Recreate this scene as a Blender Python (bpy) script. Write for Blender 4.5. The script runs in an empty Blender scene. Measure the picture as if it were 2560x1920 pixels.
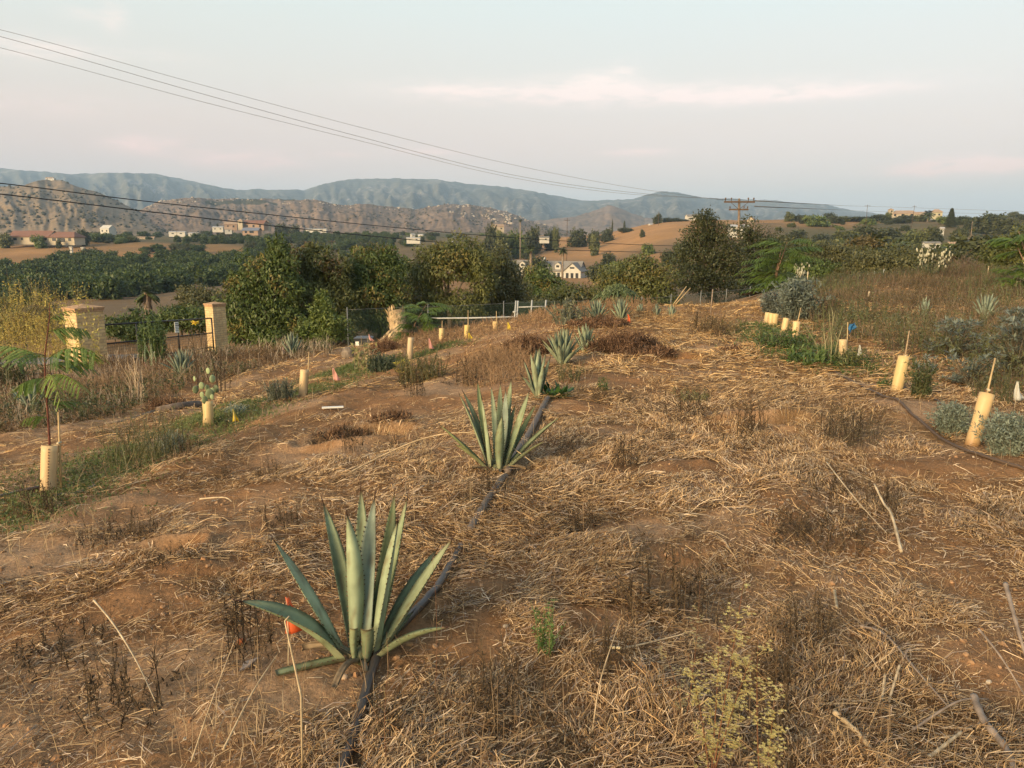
import bpy, math, random
import numpy as np
from mathutils import Vector, Matrix

R = math.radians
scn = bpy.context.scene
COL = scn.collection

# ---------------------------------------------------------------- camera
PITCH = R(11.22)
EYE = 1.6
F = 1915.0                       # focal length in photo pixels (2560 wide)
SP, CP = math.sin(PITCH), math.cos(PITCH)
cam_d = bpy.data.cameras.new('camera')
cam = bpy.data.objects.new('camera', cam_d)
COL.objects.link(cam)
cam_d.sensor_fit = 'HORIZONTAL'
cam_d.sensor_width = 36.0
cam_d.lens = 36.0 * F / 2560.0
cam_d.clip_start = 0.05
cam_d.clip_end = 20000
cam.location = (0, 0, EYE)
cam.rotation_euler = (math.pi / 2 - PITCH, 0, 0)
scn.camera = cam

# ---------------------------------------------------------------- light and exposure
SUN_EL, SUN_AZ = R(16), R(222)    # azimuth clockwise from +Y, the sun is behind the camera to the left
scn.view_settings.view_transform = 'Standard'
scn.view_settings.look = 'None'
scn.view_settings.gamma = 1.0
scn.view_settings.exposure = 1.08
try:
    scn.view_settings.use_curve_mapping = False
except Exception:
    pass
cy = scn.cycles
cy.max_bounces = 6
cy.diffuse_bounces = 3
cy.glossy_bounces = 2
cy.transmission_bounces = 3
cy.transparent_max_bounces = 8
cy.volume_bounces = 0
cy.use_denoising = True
cy.use_adaptive_sampling = True
cy.adaptive_threshold = 0.02
cy.caustics_reflective = False
cy.caustics_refractive = False

sun_d = bpy.data.lights.new('sun', 'SUN')
sun_d.energy = 4.2
sun_d.angle = R(30)
sun_d.color = (1.0, 0.74, 0.43)
sun = bpy.data.objects.new('sun', sun_d)
COL.objects.link(sun)
sd = Vector((math.sin(SUN_AZ) * math.cos(SUN_EL), math.cos(SUN_AZ) * math.cos(SUN_EL), math.sin(SUN_EL)))
sun.rotation_euler = sd.to_track_quat('Z', 'Y').to_euler()
sun.location = sd * 50

world = bpy.data.worlds.new('World')
scn.world = world
world.use_nodes = True


def ray(px, py):
    dx, dy = (px - 1280.0) / F, (960.0 - py) / F
    return np.array((dx, CP + dy * SP, -SP + dy * CP))


def build_world():
    nt = world.node_tree
    N, L = nt.nodes, nt.links
    N.clear()

    def math_(op, a, b=None, c=None, clamp=False):
        n = N.new('ShaderNodeMath'); n.operation = op; n.use_clamp = clamp
        for i, v in enumerate((a, b, c)):
            if v is None:
                continue
            if isinstance(v, (int, float)):
                n.inputs[i].default_value = v
            else:
                L.new(v, n.inputs[i])
        return n.outputs[0]
    tc = N.new('ShaderNodeTexCoord')
    sep = N.new('ShaderNodeSeparateXYZ'); L.new(tc.outputs['Generated'], sep.inputs[0])
    el = math_('MULTIPLY', math_('ARCSINE', sep.outputs[2]), 57.2958)
    az = math_('MULTIPLY', math_('ARCTAN2', sep.outputs[0], sep.outputs[1]), 57.2958)
    # dusk gradient (belt of Venus) by elevation in degrees
    mp = math_('DIVIDE', el, 90.0)
    ramp = N.new('ShaderNodeValToRGB')
    cr = ramp.color_ramp
    stops = [(0.0, (0.48, 0.455, 0.505)), (0.018, (0.53, 0.46, 0.49)), (0.038, (0.655, 0.495, 0.475)), (0.06, (0.735, 0.54, 0.48)),
             (0.08, (0.76, 0.59, 0.505)), (0.115, (0.76, 0.68, 0.58)), (0.165, (0.735, 0.765, 0.685)), (0.24, (0.65, 0.745, 0.72)),
             (0.5, (0.42, 0.55, 0.70)), (1.0, (0.30, 0.42, 0.60))]
    while len(cr.elements) < len(stops):
        cr.elements.new(0.5)
    for e, (p, c) in zip(cr.elements, stops):
        e.position = p
        e.color = (*c, 1)
    L.new(mp, ramp.inputs[0])
    # soft large-scale unevenness
    vm = N.new('ShaderNodeVectorMath'); vm.operation = 'MULTIPLY'
    L.new(tc.outputs['Generated'], vm.inputs[0]); vm.inputs[1].default_value = (3.0, 3.0, 14.0)
    no = N.new('ShaderNodeTexNoise'); no.inputs['Scale'].default_value = 1.4; no.inputs['Detail'].default_value = 3
    L.new(vm.outputs[0], no.inputs['Vector'])
    v2 = N.new('ShaderNodeVectorMath'); v2.operation = 'MULTIPLY'
    L.new(tc.outputs['Generated'], v2.inputs[0]); v2.inputs[1].default_value = (11.0, 11.0, 55.0)
    n2 = N.new('ShaderNodeTexNoise'); n2.inputs['Scale'].default_value = 2.2; n2.inputs['Detail'].default_value = 6
    n2.inputs['Roughness'].default_value = 0.62
    L.new(v2.outputs[0], n2.inputs['Vector'])
    # clouds: (azimuth, elevation, half width, half height, weight) in degrees
    clouds = [(4.0, 9.3, 12.0, 0.75, 1.0), (-1.0, 9.7, 3.5, 0.6, 0.5), (2.0, 10.2, 2.6, 0.8, 0.8), (7.8, 11.4, 0.9, 0.9, 0.5), (14.0, 9.0, 10.0, 0.5, 0.5),
              (-25.5, 5.2, 2.2, 0.6, 0.75), (-19.0, 4.4, 3.6, 0.7, 0.6), (-6.0, 5.3, 2.5, 0.35, 0.35), (9.4, 5.6, 2.0, 0.25, 0.6),
              (31.0, 4.2, 2.6, 0.65, 0.9), (27.0, 4.0, 3.5, 0.5, 0.35), (34.0, 4.3, 1.5, 0.35, 0.6), (-31.0, 11.8, 3.5, 0.9, 0.4),
              (-26.5, 14.2, 0.7, 0.7, 0.45), (-29.5, 14.6, 1.2, 0.4, 0.25), (-19.0, 11.0, 5.0, 0.6, 0.2), (-31.0, 8.2, 5.0, 0.9, 0.3)]
    clouds = []
    for px, py, w, h, wt in ((1560, 236, 13.5, .62, 1.0), (1180, 222, 5.0, .55, .7), (1470, 212, 3.2, .8, .9), (1552, 184, 1.2, .7, .75), (1900, 243, 9.0, .45, 1.0), (2050, 228, 4.0, .3, .5),
                             (362, 362, 2.2, .5, 1.3), (610, 400, 3.8, .6, 1.0), (1080, 378, 2.6, .28, .6), (1600, 381, 2.4, .22, 1.1), (2425, 412, 2.8, .55, 1.7), (2330, 424, 3.5, .4, .7), (2545, 412, 1.6, .32, 1.2),
                             (60, 118, 3.5, .7, .6), (285, 45, .7, .7, .8), (200, 36, 1.2, .35, .4), (330, 140, 5, .5, .25), (80, 260, 5, .8, .4), (840, 388, 1.6, .2, .5)):
        r = ray(px, py); r = r / np.linalg.norm(r)
        clouds.append((math.degrees(math.atan2(r[0], r[1])), math.degrees(math.asin(r[2])), w, h, wt))
    tot = None
    for a, e, w, h, wt in clouds:
        dx = math_('DIVIDE', math_('SUBTRACT', az, a), w)
        dy = math_('DIVIDE', math_('SUBTRACT', el, e), h)
        # flatter underside, torn top
        d2 = math_('ADD', math_('MULTIPLY', dx, dx), math_('MULTIPLY', dy, dy))
        g = math_('MULTIPLY', math_('POWER', 2.718, math_('MULTIPLY', d2, -1.0)), wt)
        tot = g if tot is None else math_('ADD', tot, g)
    nn = math_('MULTIPLY_ADD', n2.outputs[0], 2.6, -0.72, clamp=True)
    cm = math_('MULTIPLY', math_('MULTIPLY', tot, nn), 1.25, clamp=True)
    ccol = N.new('ShaderNodeValToRGB')
    ce = ccol.color_ramp.elements
    ce[0].position = 0.04; ce[0].color = (0.92, 0.55, 0.50, 1)
    ce[1].position = 0.12; ce[1].color = (1.06, 0.84, 0.71, 1)
    L.new(mp, ccol.inputs[0])
    uneven = N.new('ShaderNodeMix'); uneven.data_type = 'RGBA'; uneven.blend_type = 'MIX'
    L.new(math_('MULTIPLY_ADD', no.outputs[0], 0.9, -0.25, clamp=True), uneven.inputs[0])
    uneven.inputs[0].default_value = 0
    warm = N.new('ShaderNodeMix'); warm.data_type = 'RGBA'; warm.blend_type = 'MULTIPLY'; warm.inputs[0].default_value = 1.0
    L.new(ramp.outputs[0], warm.inputs[6]); warm.inputs[7].default_value = (1.045, 0.985, 0.955, 1)
    L.new(ramp.outputs[0], uneven.inputs[6]); L.new(warm.outputs[2], uneven.inputs[7])
    mix = N.new('ShaderNodeMix'); mix.data_type = 'RGBA'
    L.new(cm, mix.inputs[0]); L.new(uneven.outputs[2], mix.inputs[6]); L.new(ccol.outputs[0], mix.inputs[7])
    sky = N.new('ShaderNodeTexSky'); sky.sky_type = 'NISHITA'; sky.sun_disc = False
    sky.sun_elevation = SUN_EL; sky.sun_rotation = SUN_AZ
    bg1 = N.new('ShaderNodeBackground'); L.new(sky.outputs[0], bg1.inputs[0]); bg1.inputs[1].default_value = 0.022
    bg2 = N.new('ShaderNodeBackground'); L.new(mix.outputs[2], bg2.inputs[0]); bg2.inputs[1].default_value = 0.475
    add = N.new('ShaderNodeAddShader'); L.new(bg1.outputs[0], add.inputs[0]); L.new(bg2.outputs[0], add.inputs[1])
    out = N.new('ShaderNodeOutputWorld'); L.new(add.outputs[0], out.inputs['Surface'])


build_world()

# ---------------------------------------------------------------- numeric helpers
rng = np.random.default_rng(7)


def at_depth(px, py, d):
    return np.array((0, 0, EYE)) + ray(px, py) * d


def _hash(ix, iy, seed):
    h = (ix.astype(np.int64) * 374761393 + iy.astype(np.int64) * 668265263 + seed * 1274126177) & 0xFFFFFFFF
    h = ((h ^ (h >> 13)) * 1274126177) & 0xFFFFFFFF
    h = h ^ (h >> 16)
    return (h & 0xFFFFFF) / float(0xFFFFFF)


def vnoise(x, y, seed=0):
    ix, iy = np.floor(x), np.floor(y)
    fx, fy = x - ix, y - iy
    ux, uy = fx * fx * fx * (fx * (fx * 6 - 15) + 10), fy * fy * fy * (fy * (fy * 6 - 15) + 10)
    a, b = _hash(ix, iy, seed), _hash(ix + 1, iy, seed)
    c, d = _hash(ix, iy + 1, seed), _hash(ix + 1, iy + 1, seed)
    return (a + (b - a) * ux) * (1 - uy) + (c + (d - c) * ux) * uy


def fbm(x, y, oct=4, seed=0, gain=0.5):
    s, a, t = 0.0, 1.0, 0.0
    for o in range(oct):
        s = s + a * vnoise(x, y, seed + o * 17)
        t += a
        a *= gain
        x, y = x * 2.03 + 13.7, y * 2.03 - 7.1
    return s / t


def sstep(a, b, x):
    t = np.clip((x - a) / (b - a), 0, 1)
    return t * t * (3 - 2 * t)


# ---------------------------------------------------------------- terrain heights
T_PX = np.array([-700, 0, 300, 600, 900, 1200, 1450, 1700, 2000, 2300, 2560, 3300.])
T_D = np.array([40, 70, 110, 160, 220, 300, 380, 450, 550, 700, 1000, 1400.])
T_PY = np.array([
    [870, 825, 790, 760, 730, 690, 645, 602, 595, 590, 588, 586],
    [860, 820, 785, 758, 728, 685, 640, 602, 594, 590, 588, 586],
    [850, 815, 780, 750, 720, 680, 645, 604, 596, 592, 588, 586],
    [830, 790, 760, 735, 705, 672, 642, 615, 600, 590, 584, 584],
    [815, 780, 750, 728, 702, 675, 650, 628, 605, 590, 582, 584],
    [805, 775, 750, 728, 705, 680, 655, 632, 608, 590, 581, 584],
    [790, 765, 742, 722, 700, 672, 645, 618, 591, 597, 592, 588],
    [765, 740, 715, 690, 660, 625, 595, 566, 551, 562, 580, 587],
    [748, 715, 690, 668, 648, 622, 588, 560, 549, 558, 577, 587],
    [738, 704, 680, 660, 642, 617, 586, 562, 551, 558, 575, 587],
    [733, 699, 675, 655, 638, 612, 580, 553, 543, 552, 575, 587],
    [733, 699, 675, 655, 638, 612, 580, 553, 543, 552, 575, 587.]])
T_Z = EYE + (T_D / 0.981)[None, :] * (-SP + (960 - T_PY) / F * CP)


def hfar(x, y):
    d = np.maximum(y, 1.0)
    px = 1280 + F * x / (d * 0.981)
    ld = np.log(np.clip(d, 40, 1400))
    u = np.interp(px, T_PX, np.arange(len(T_PX)))
    v = np.interp(ld, np.log(T_D), np.arange(len(T_D)))
    i = np.minimum(u.astype(int), len(T_PX) - 2); j = np.minimum(v.astype(int), len(T_D) - 2)
    fu, fv = u - i, v - j
    fu = fu * fu * (3 - 2 * fu)
    return (T_Z[i, j] * (1 - fu) + T_Z[i + 1, j] * fu) * (1 - fv) + (T_Z[i, j + 1] * (1 - fu) + T_Z[i + 1, j + 1] * fu) * fv


def xrow(y):
    return -0.58 + 0.18 * (y - 2.58)


def hbase(x, y):
    x = np.asarray(x, float); y = np.asarray(y, float)
    yc = np.clip(y, -5, 30)
    s = xrow(yc) - x
    k = np.interp(yc, [0, 2.6, 5.7, 8.6, 12.5, 17.5, 26], [.07, .08, .10, .14, .20, .19, .17])
    s1 = np.log1p(np.exp(np.clip((s - 0.5) * 2.2, -30, 30))) / 2.2
    s5 = 5 - np.log1p(np.exp(np.clip((5 - s1) * 1.5, -30, 30))) / 1.5
    z = -k * np.maximum(s5, 0) - 0.05 * np.maximum(s - 5, 0) - 0.05 * np.maximum(yc - 18, 0) * sstep(3, 9, s)
    z = z + 0.02 * np.maximum(x - 5, 0) - 0.15 * (np.log1p(np.exp(np.clip((yc - 17.3) * 1.2, -30, 30))) / 1.2) * sstep(-8, -1, s) * sstep(15, 7.5, x)
    z = np.maximum(z, -6)
    w = sstep(24, 42, y)
    return z * (1 - w) + hfar(x, np.maximum(y, 24)) * w


def ground_at(px, py):
    r = ray(px, py)
    t = np.concatenate([np.linspace(1.2, 40, 3000), np.geomspace(40, 1500, 3000)])
    P = r[None, :] * t[:, None]
    h = P[:, 2] + EYE - hbase(P[:, 0], P[:, 1])
    i = np.argmax(h < 0)
    if not (h < 0).any():
        i = len(t) - 1
    return np.array((P[i, 0], P[i, 1], 0)), t[i]


# dug holes (px, py, half length across, half length along, depth, rotation) and bare soil mounds
PITS = []
for px, py, a, b, dep in ((905, 1090, .42, .2, .27), (1640, 897, .55, .22, .2), (1900, 1062, .5, .18, .24), (420, 1390, .16, .1, .06), (1000, 1490, .1, .08, .0),
                          (600, 1490, .14, .1, .05)):
    p, _ = ground_at(px, py)
    PITS.append((p[0], p[1], a, b, dep))
BARE = []
for px, py, a, b, hgt in ((2420, 1165, .75, .28, .04), (2270, 1030, .45, .35, .07), (1560, 1335, .3, .2, .02), (1475, 1575, .16, .13, .03), (1700, 1400, .25, .16, .02), (2490, 1660, .22, .17, .0),
                          (520, 1370, .45, .13, .03), (330, 1520, .3, .2, .02), (480, 1440, .2, .12, .07), (640, 1320, .3, .2, .02), (770, 1130, .5, .3, .0), (1130, 1000, .8, .7, .0), (1180, 1480, .2, .15, .02), (900, 1000, 1.2, .7, .0),
                          (1590, 1470, .15, .1, .03), (1680, 1560, .12, .09, .03), (1640, 1180, .5, .15, 0), (1550, 1080, .3, .2, .0), (760, 1740, .3, .16, .02), (60, 1400, .4, .25, .0), (1440, 1020, .3, .3, .03), (1180, 1600, .16, .22, .0),
                          (600, 1240, .5, .25, .0), (1000, 920, 1.0, .6, .0), (1500, 960, .5, .4, .0), (2180, 960, .4, .2, .0), (200, 1300, .4, .2, .0), (350, 1250, .5, .2, 0), (980, 1570, .25, .12, .0)):
    p, _ = ground_at(px, py)
    BARE.append((p[0], p[1], a, b, hgt))


def bare_mask(x, y):
    m = np.zeros_like(x)
    wx = (fbm(x * 3.1, y * 3.1, 3, 91) - .5) * .35
    wy = (fbm(x * 3.1 + 40, y * 3.1, 3, 92) - .5) * .35
    for cx, cy_, a, b, _ in BARE:
        d = ((x + wx - cx) / a) ** 2 + ((y + wy - cy_) / b) ** 2
        m = np.maximum(m, sstep(1.5, .6, d))
    return m


def litter(x, y):
    """0 bare soil .. 1 thick straw"""
    n = fbm(x * .55 + 3, y * .55, 4, 5)
    n2 = fbm(x * 2.3, y * 2.3, 3, 23)
    right = sstep(-1.2, 1.2, x - xrow(y))
    v = sstep(.43 - .10 * right, .66 - .12 * right, n * .55 + n2 * .45) * (.68 + .32 * right)
    v = np.maximum(v, .17)
    return v * (1 - .95 * bare_mask(x, y))


def hgt(x, y):
    """full ground height incl. small relief of the field"""
    x = np.asarray(x, float); y = np.asarray(y, float)
    z = hbase(x, y)
    near = sstep(45, 20, np.hypot(x, y))
    r = (fbm(x * .7, y * .7, 3, 1) - .5) * .12 + (fbm(x * 2.4, y * 2.4, 3, 2) - .5) * .075 + (fbm(x * 9, y * 9, 3, 3) - .5) * .03
    # old tillage ridges running along the rows on the downhill side
    s = xrow(y) - x
    r = r + .022 * np.sin((s + .35 * fbm(x * .8, y * .8, 2, 8)) * 5.2) * sstep(.5, 1.5, s) * sstep(11, 6, s)
    for cx, cy_, a, b, dep in PITS:
        d = np.sqrt(((x - cx) / a) ** 2 + ((y - cy_) / b) ** 2 + .001) + (fbm(x * 5, y * 5, 2, 33) - .5) * .5
        r = r - dep * sstep(1.1, .55, d) + .05 * np.exp(-((d - 1.35) / .3) ** 2) * (dep > 0.05)
    for cx, cy_, a, b, h_ in BARE:
        if h_ > 0:
            d = ((x - cx) / a) ** 2 + ((y - cy_) / b) ** 2
            r = r + h_ * np.exp(-d)
    far = sstep(30, 120, y) * sstep(1500, 900, y)
    z = z + r * near + far * ((fbm(x * .03, y * .03, 4, 61) - .5) * 2.2)
    return z


def H(x, y):
    return float(hgt(np.array([x]), np.array([y]))[0])


def gp(px, py):
    """point of the ground seen at a photo pixel"""
    p, t = ground_at(px, py)
    return np.array((p[0], p[1], H(p[0], p[1])))


def gd(px, d):
    """ground point in the direction of photo column px at depth d"""
    x = (px - 1280) / F * d
    y = d * .985
    return np.array((x, y, H(x, y)))


def size_at(p):
    """metres per photo pixel at a point"""
    return (p[1] * CP - (p[2] - EYE) * SP) / F


def rise(p, py):
    """height above p at which the photo row py is reached"""
    d = p[1] * CP - (p[2] - EYE) * SP
    d = d if d > .1 else .1
    zz = EYE + d * (-SP + (960 - py) / F * CP)
    return zz - p[2]


# ---------------------------------------------------------------- mesh helpers
class MB:
    def __init__(s):
        s.v, s.q, s.t, s.c, s.n, s.qm, s.tm = [], [], [], [], 0, [], []

    def add(s, V, Q=None, T=None, C=(1, 1, 1), mi=0):
        V = np.asarray(V, float).reshape(-1, 3)
        C = np.asarray(C, float)
        if C.ndim == 1:
            C = np.repeat(C[None, :], len(V), 0)
        s.v.append(V); s.c.append(C)
        if Q is not None and len(Q):
            Q = np.asarray(Q, int).reshape(-1, 4) + s.n
            s.q.append(Q); s.qm.append(np.full(len(Q), mi))
        if T is not None and len(T):
            T = np.asarray(T, int).reshape(-1, 3) + s.n
            s.t.append(T); s.tm.append(np.full(len(T), mi))
        s.n += len(V)
        return s

    def box(s, c, size, rot=None, C=(1, 1, 1), mi=0):
        c = np.asarray(c, float); h = np.asarray(size, float) / 2
        V = np.array([(x, y, z) for x in (-1, 1) for y in (-1, 1) for z in (-1, 1)], float) * h
        if rot is not None:
            V = V @ np.asarray(rot).T
        return s.add(V + c, Q=[(0, 1, 3, 2), (4, 6, 7, 5), (0, 4, 5, 1), (2, 3, 7, 6), (0, 2, 6, 4), (1, 5, 7, 3)], C=C, mi=mi)

    def tube(s, P, rad, n=8, C=(1, 1, 1), cap=True, mi=0):
        P = np.asarray(P, float); m = len(P)
        rad = np.broadcast_to(np.asarray(rad, float), (m,))
        T = np.gradient(P, axis=0)
        T /= np.linalg.norm(T, axis=1)[:, None] + 1e-9
        up = np.array((0, 0, 1.0)) if abs(T[0, 2]) < .9 else np.array((1.0, 0, 0))
        a = np.linspace(0, 2 * np.pi, n, endpoint=False)
        V = []
        u = np.cross(up, T[0]); u /= np.linalg.norm(u)
        for i in range(m):
            u = u - T[i] * np.dot(u, T[i]); u /= np.linalg.norm(u) + 1e-9
            w = np.cross(T[i], u)
            V.append(P[i] + rad[i] * (np.cos(a)[:, None] * u + np.sin(a)[:, None] * w))
        V = np.concatenate(V)
        i, j = np.meshgrid(np.arange(m - 1), np.arange(n), indexing='ij')
        Q = np.stack([i * n + j, i * n + (j + 1) % n, (i + 1) * n + (j + 1) % n, (i + 1) * n + j], -1).reshape(-1, 4)
        Cc = np.asarray(C, float)
        if Cc.ndim == 2:
            Cc = np.repeat(Cc, n, 0)
        T3 = None
        if cap:
            V = np.concatenate([V, P[:1], P[-1:]])
            if Cc.ndim == 2:
                Cc = np.concatenate([Cc, Cc[:1], Cc[-1:]])
            b0, b1 = m * n, m * n + 1
            jj = np.arange(n)
            T3 = np.concatenate([np.stack([np.full(n, b0), (jj + 1) % n, jj], -1),
                                 np.stack([np.full(n, b1), (m - 1) * n + jj, (m - 1) * n + (jj + 1) % n], -1)])
        return s.add(V, Q, T3, Cc, mi)

    def ell(s, c, r, rot=None, n=10, m=7, C=(1, 1, 1), mi=0, jit=0.0, seed=0):
        th = np.linspace(0, np.pi, m + 1); ph = np.linspace(0, 2 * np.pi, n, endpoint=False)
        t, p = np.meshgrid(th, ph, indexing='ij')
        V = np.stack([np.sin(t) * np.cos(p), np.sin(t) * np.sin(p), np.cos(t)], -1).reshape(-1, 3)
        if jit:
            g = np.random.default_rng(seed)
            ph_ = g.uniform(0, 6, 6); fr = g.uniform(1.5, 3.5, (6, 3))
            d = sum(np.sin(V @ fr[k] + ph_[k]) for k in range(6)) / 6
            V = V * (1 + jit * d)[:, None]
        V = V * np.asarray(r, float)
        if rot is not None:
            V = V @ np.asarray(rot).T
        i, j = np.meshgrid(np.arange(m), np.arange(n), indexing='ij')
        Q = np.stack([i * n + j, (i + 1) * n + j, (i + 1) * n + (j + 1) % n, i * n + (j + 1) % n], -1).reshape(-1, 4)
        return s.add(V + np.asarray(c, float), Q, None, C, mi)

    def mesh(s, name, mats, smooth=True):
        me = bpy.data.meshes.new(name)
        V = np.concatenate(s.v); C = np.concatenate(s.c)
        Q = np.concatenate(s.q) if s.q else np.zeros((0, 4), int)
        T = np.concatenate(s.t) if s.t else np.zeros((0, 3), int)
        me.vertices.add(len(V)); me.vertices.foreach_set('co', V.astype(np.float32).ravel())
        nl = Q.size + T.size
        me.loops.add(nl); me.loops.foreach_set('vertex_index', np.concatenate([Q.ravel(), T.ravel()]).astype(np.int32))
        np_ = len(Q) + len(T)
        me.polygons.add(np_)
        starts = np.concatenate([np.arange(len(Q)) * 4, Q.size + np.arange(len(T)) * 3]).astype(np.int32)
        me.polygons.foreach_set('loop_start', starts)
        try:
            me.polygons.foreach_set('loop_total', np.concatenate([np.full(len(Q), 4), np.full(len(T), 3)]).astype(np.int32))
        except Exception:
            pass
        me.polygons.foreach_set('use_smooth', np.full(np_, smooth))
        mats = mats if isinstance(mats, (list, tuple)) else [mats]
        for m in mats:
            me.materials.append(m)
        if len(mats) > 1:
            mi = np.concatenate((s.qm or [np.zeros(0)]) + (s.tm or [np.zeros(0)])).astype(np.int32)
            me.polygons.foreach_set('material_index', mi)
        a = me.attributes.new('col', 'FLOAT_COLOR', 'POINT')
        a.data.foreach_set('color', np.concatenate([C[:, :3], np.ones((len(C), 1))], 1).astype(np.float32).ravel())
        me.update(calc_edges=True)
        return me

    def build(s, name, mats, parent=None, smooth=True, loc=None):
        if loc is not None:
            for i in range(len(s.v)):
                s.v[i] = s.v[i] - np.asarray(loc, float)
        o = bpy.data.objects.new(name, s.mesh(name, mats, smooth))
        COL.objects.link(o)
        if loc is not None:
            o.location = loc
        if parent is not None:
            o.parent = parent
            if loc is None:
                o.matrix_parent_inverse = Matrix.Translation(-parent.location)
        return o


def tag(o, label=None, cat=None, group=None, kind=None):
    if label: o['label'] = label
    if cat: o['category'] = cat
    if group: o['group'] = group
    if kind: o['kind'] = kind
    return o


def empty(name, loc, label, cat, group=None):
    o = bpy.data.objects.new(name, None)
    COL.objects.link(o)
    o.location = loc
    o.empty_display_size = .2
    return tag(o, label, cat, group)


def copy_tree(o, loc, rz=0, scale=None, label=None, parent=None):
    c = o.copy(); COL.objects.link(c)
    if parent is not None:
        c.parent = parent
    else:
        c.location = loc; c.rotation_euler = (0, 0, rz)
        if scale is not None:
            c.scale = scale
        if label:
            c['label'] = label
    for ch in list(o.children):
        copy_tree(ch, None, parent=c)
    return c


# ---------------------------------------------------------------- materials
def mat_base(name):
    m = bpy.data.materials.new(name); m.use_nodes = True
    nt = m.node_tree
    return m, nt.nodes, nt.links, nt.nodes['Principled BSDF']


def mat_veg(name, rough=.6, trans=.3, spec=.25, var=.25, scale=40.0):
    """colour from the vertices, varied by noise, with light passing through thin leaves"""
    m, N, L, b = mat_base(name)
    at = N.new('ShaderNodeAttribute'); at.attribute_name = 'col'
    tc = N.new('ShaderNodeTexCoord')
    no = N.new('ShaderNodeTexNoise'); no.inputs['Scale'].default_value = scale; no.inputs['Detail'].default_value = 3
    L.new(tc.outputs['Object'], no.inputs['Vector'])
    mr = N.new('ShaderNodeMapRange'); mr.inputs[1].default_value = .3; mr.inputs[2].default_value = .7
    mr.inputs[3].default_value = 1 - var; mr.inputs[4].default_value = 1 + var
    L.new(no.outputs[0], mr.inputs[0])
    mx = N.new('ShaderNodeVectorMath'); mx.operation = 'SCALE'
    L.new(at.outputs['Color'], mx.inputs[0]); L.new(mr.outputs[0], mx.inputs['Scale'])
    L.new(mx.outputs[0], b.inputs['Base Color'])
    b.inputs['Roughness'].default_value = rough
    b.inputs['Specular IOR Level'].default_value = spec
    if trans > 0:
        tr = N.new('ShaderNodeBsdfTranslucent'); L.new(mx.outputs[0], tr.inputs[0])
        mix = N.new('ShaderNodeMixShader'); mix.inputs[0].default_value = trans
        out = N['Material Output']
        L.new(b.outputs[0], mix.inputs[1]); L.new(tr.outputs[0], mix.inputs[2]); L.new(mix.outputs[0], out.inputs[0])
    return m


def mat_solid(name, c, rough=.7, spec=.3, var=.15, scale=12.0, bump=0.0, metal=0.0, dirt=None):
    m, N, L, b = mat_base(name)
    tc = N.new('ShaderNodeTexCoord')
    no = N.new('ShaderNodeTexNoise'); no.inputs['Scale'].default_value = scale; no.inputs['Detail'].default_value = 5
    no.inputs['Roughness'].default_value = .6
    L.new(tc.outputs['Object'], no.inputs['Vector'])
    cr = N.new('ShaderNodeValToRGB')
    e = cr.color_ramp.elements
    e[0].position = .3; e[1].position = .7
    d = dirt or tuple(x * (1 - var * 1.6) for x in c)
    e[0].color = (*d, 1); e[1].color = (*[min(1, x * (1 + var)) for x in c], 1)
    L.new(no.outputs[0], cr.inputs[0]); L.new(cr.outputs[0], b.inputs['Base Color'])
    b.inputs['Roughness'].default_value = rough
    b.inputs['Specular IOR Level'].default_value = spec
    b.inputs['Metallic'].default_value = metal
    if bump:
        bp = N.new('ShaderNodeBump'); bp.inputs['Strength'].default_value = bump; bp.inputs['Distance'].default_value = .02
        L.new(no.outputs[0], bp.inputs['Height']); L.new(bp.outputs[0], b.inputs['Normal'])
    return m


def mat_ground():
    m, N, L, b = mat_base('soil_and_litter')
    at = N.new('ShaderNodeAttribute'); at.attribute_name = 'col'
    geo = N.new('ShaderNodeNewGeometry')

    def noise(scale, det=4, rough=.55, vec=None):
        n = N.new('ShaderNodeTexNoise'); n.inputs['Scale'].default_value = scale; n.inputs['Detail'].default_value = det
        n.inputs['Roughness'].default_value = rough
        L.new(vec or geo.outputs['Position'], n.inputs['Vector'])
        return n.outputs[0]

    def rmp(fac, stops):
        r = N.new('ShaderNodeValToRGB')
        while len(r.color_ramp.elements) < len(stops):
            r.color_ramp.elements.new(.5)
        for e, (p, c) in zip(r.color_ramp.elements, stops):
            e.position = p; e.color = (*c, 1)
        L.new(fac, r.inputs[0])
        return r.outputs[0]
    fine = rmp(noise(60, 5, .7), [(.3, (.62, .6, .58)), (.5, (1, 1, 1)), (.72, (1.35, 1.32, 1.28))])
    mid = rmp(noise(4.5, 5, .6), [(.3, (.78, .74, .7)), (.55, (1, 1, 1)), (.75, (1.16, 1.15, 1.12))])
    big = rmp(noise(.05, 5, .62), [(.3, (.78, .8, .8)), (.55, (1, 1, 1)), (.72, (1.18, 1.14, 1.1))])
    prev = at.outputs['Color']
    for k in (fine, mid, big):
        mx = N.new('ShaderNodeMix'); mx.data_type = 'RGBA'; mx.blend_type = 'MULTIPLY'; mx.inputs[0].default_value = 1
        L.new(prev, mx.inputs[6]); L.new(k, mx.inputs[7]); prev = mx.outputs[2]
    L.new(prev, b.inputs['Base Color'])
    b.inputs['Roughness'].default_value = .95
    b.inputs['Specular IOR Level'].default_value = .1
    bp = N.new('ShaderNodeBump'); bp.inputs['Strength'].default_value = .7; bp.inputs['Distance'].default_value = .02
    L.new(noise(38, 6, .7), bp.inputs['Height']); L.new(bp.outputs[0], b.inputs['Normal'])
    return m


M_LEAF = mat_veg('leaf', .5, .25, .35, .2, 3)
M_STRAW = mat_veg('straw', .75, .15, .2, .25, 25)
M_STEM = mat_veg('dry_stem', .85, .0, .15, .25, 30)
M_AGAVE = mat_veg('agave_skin', .55, .13, .28, .20, 14)
M_GROUND = mat_ground()

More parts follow.
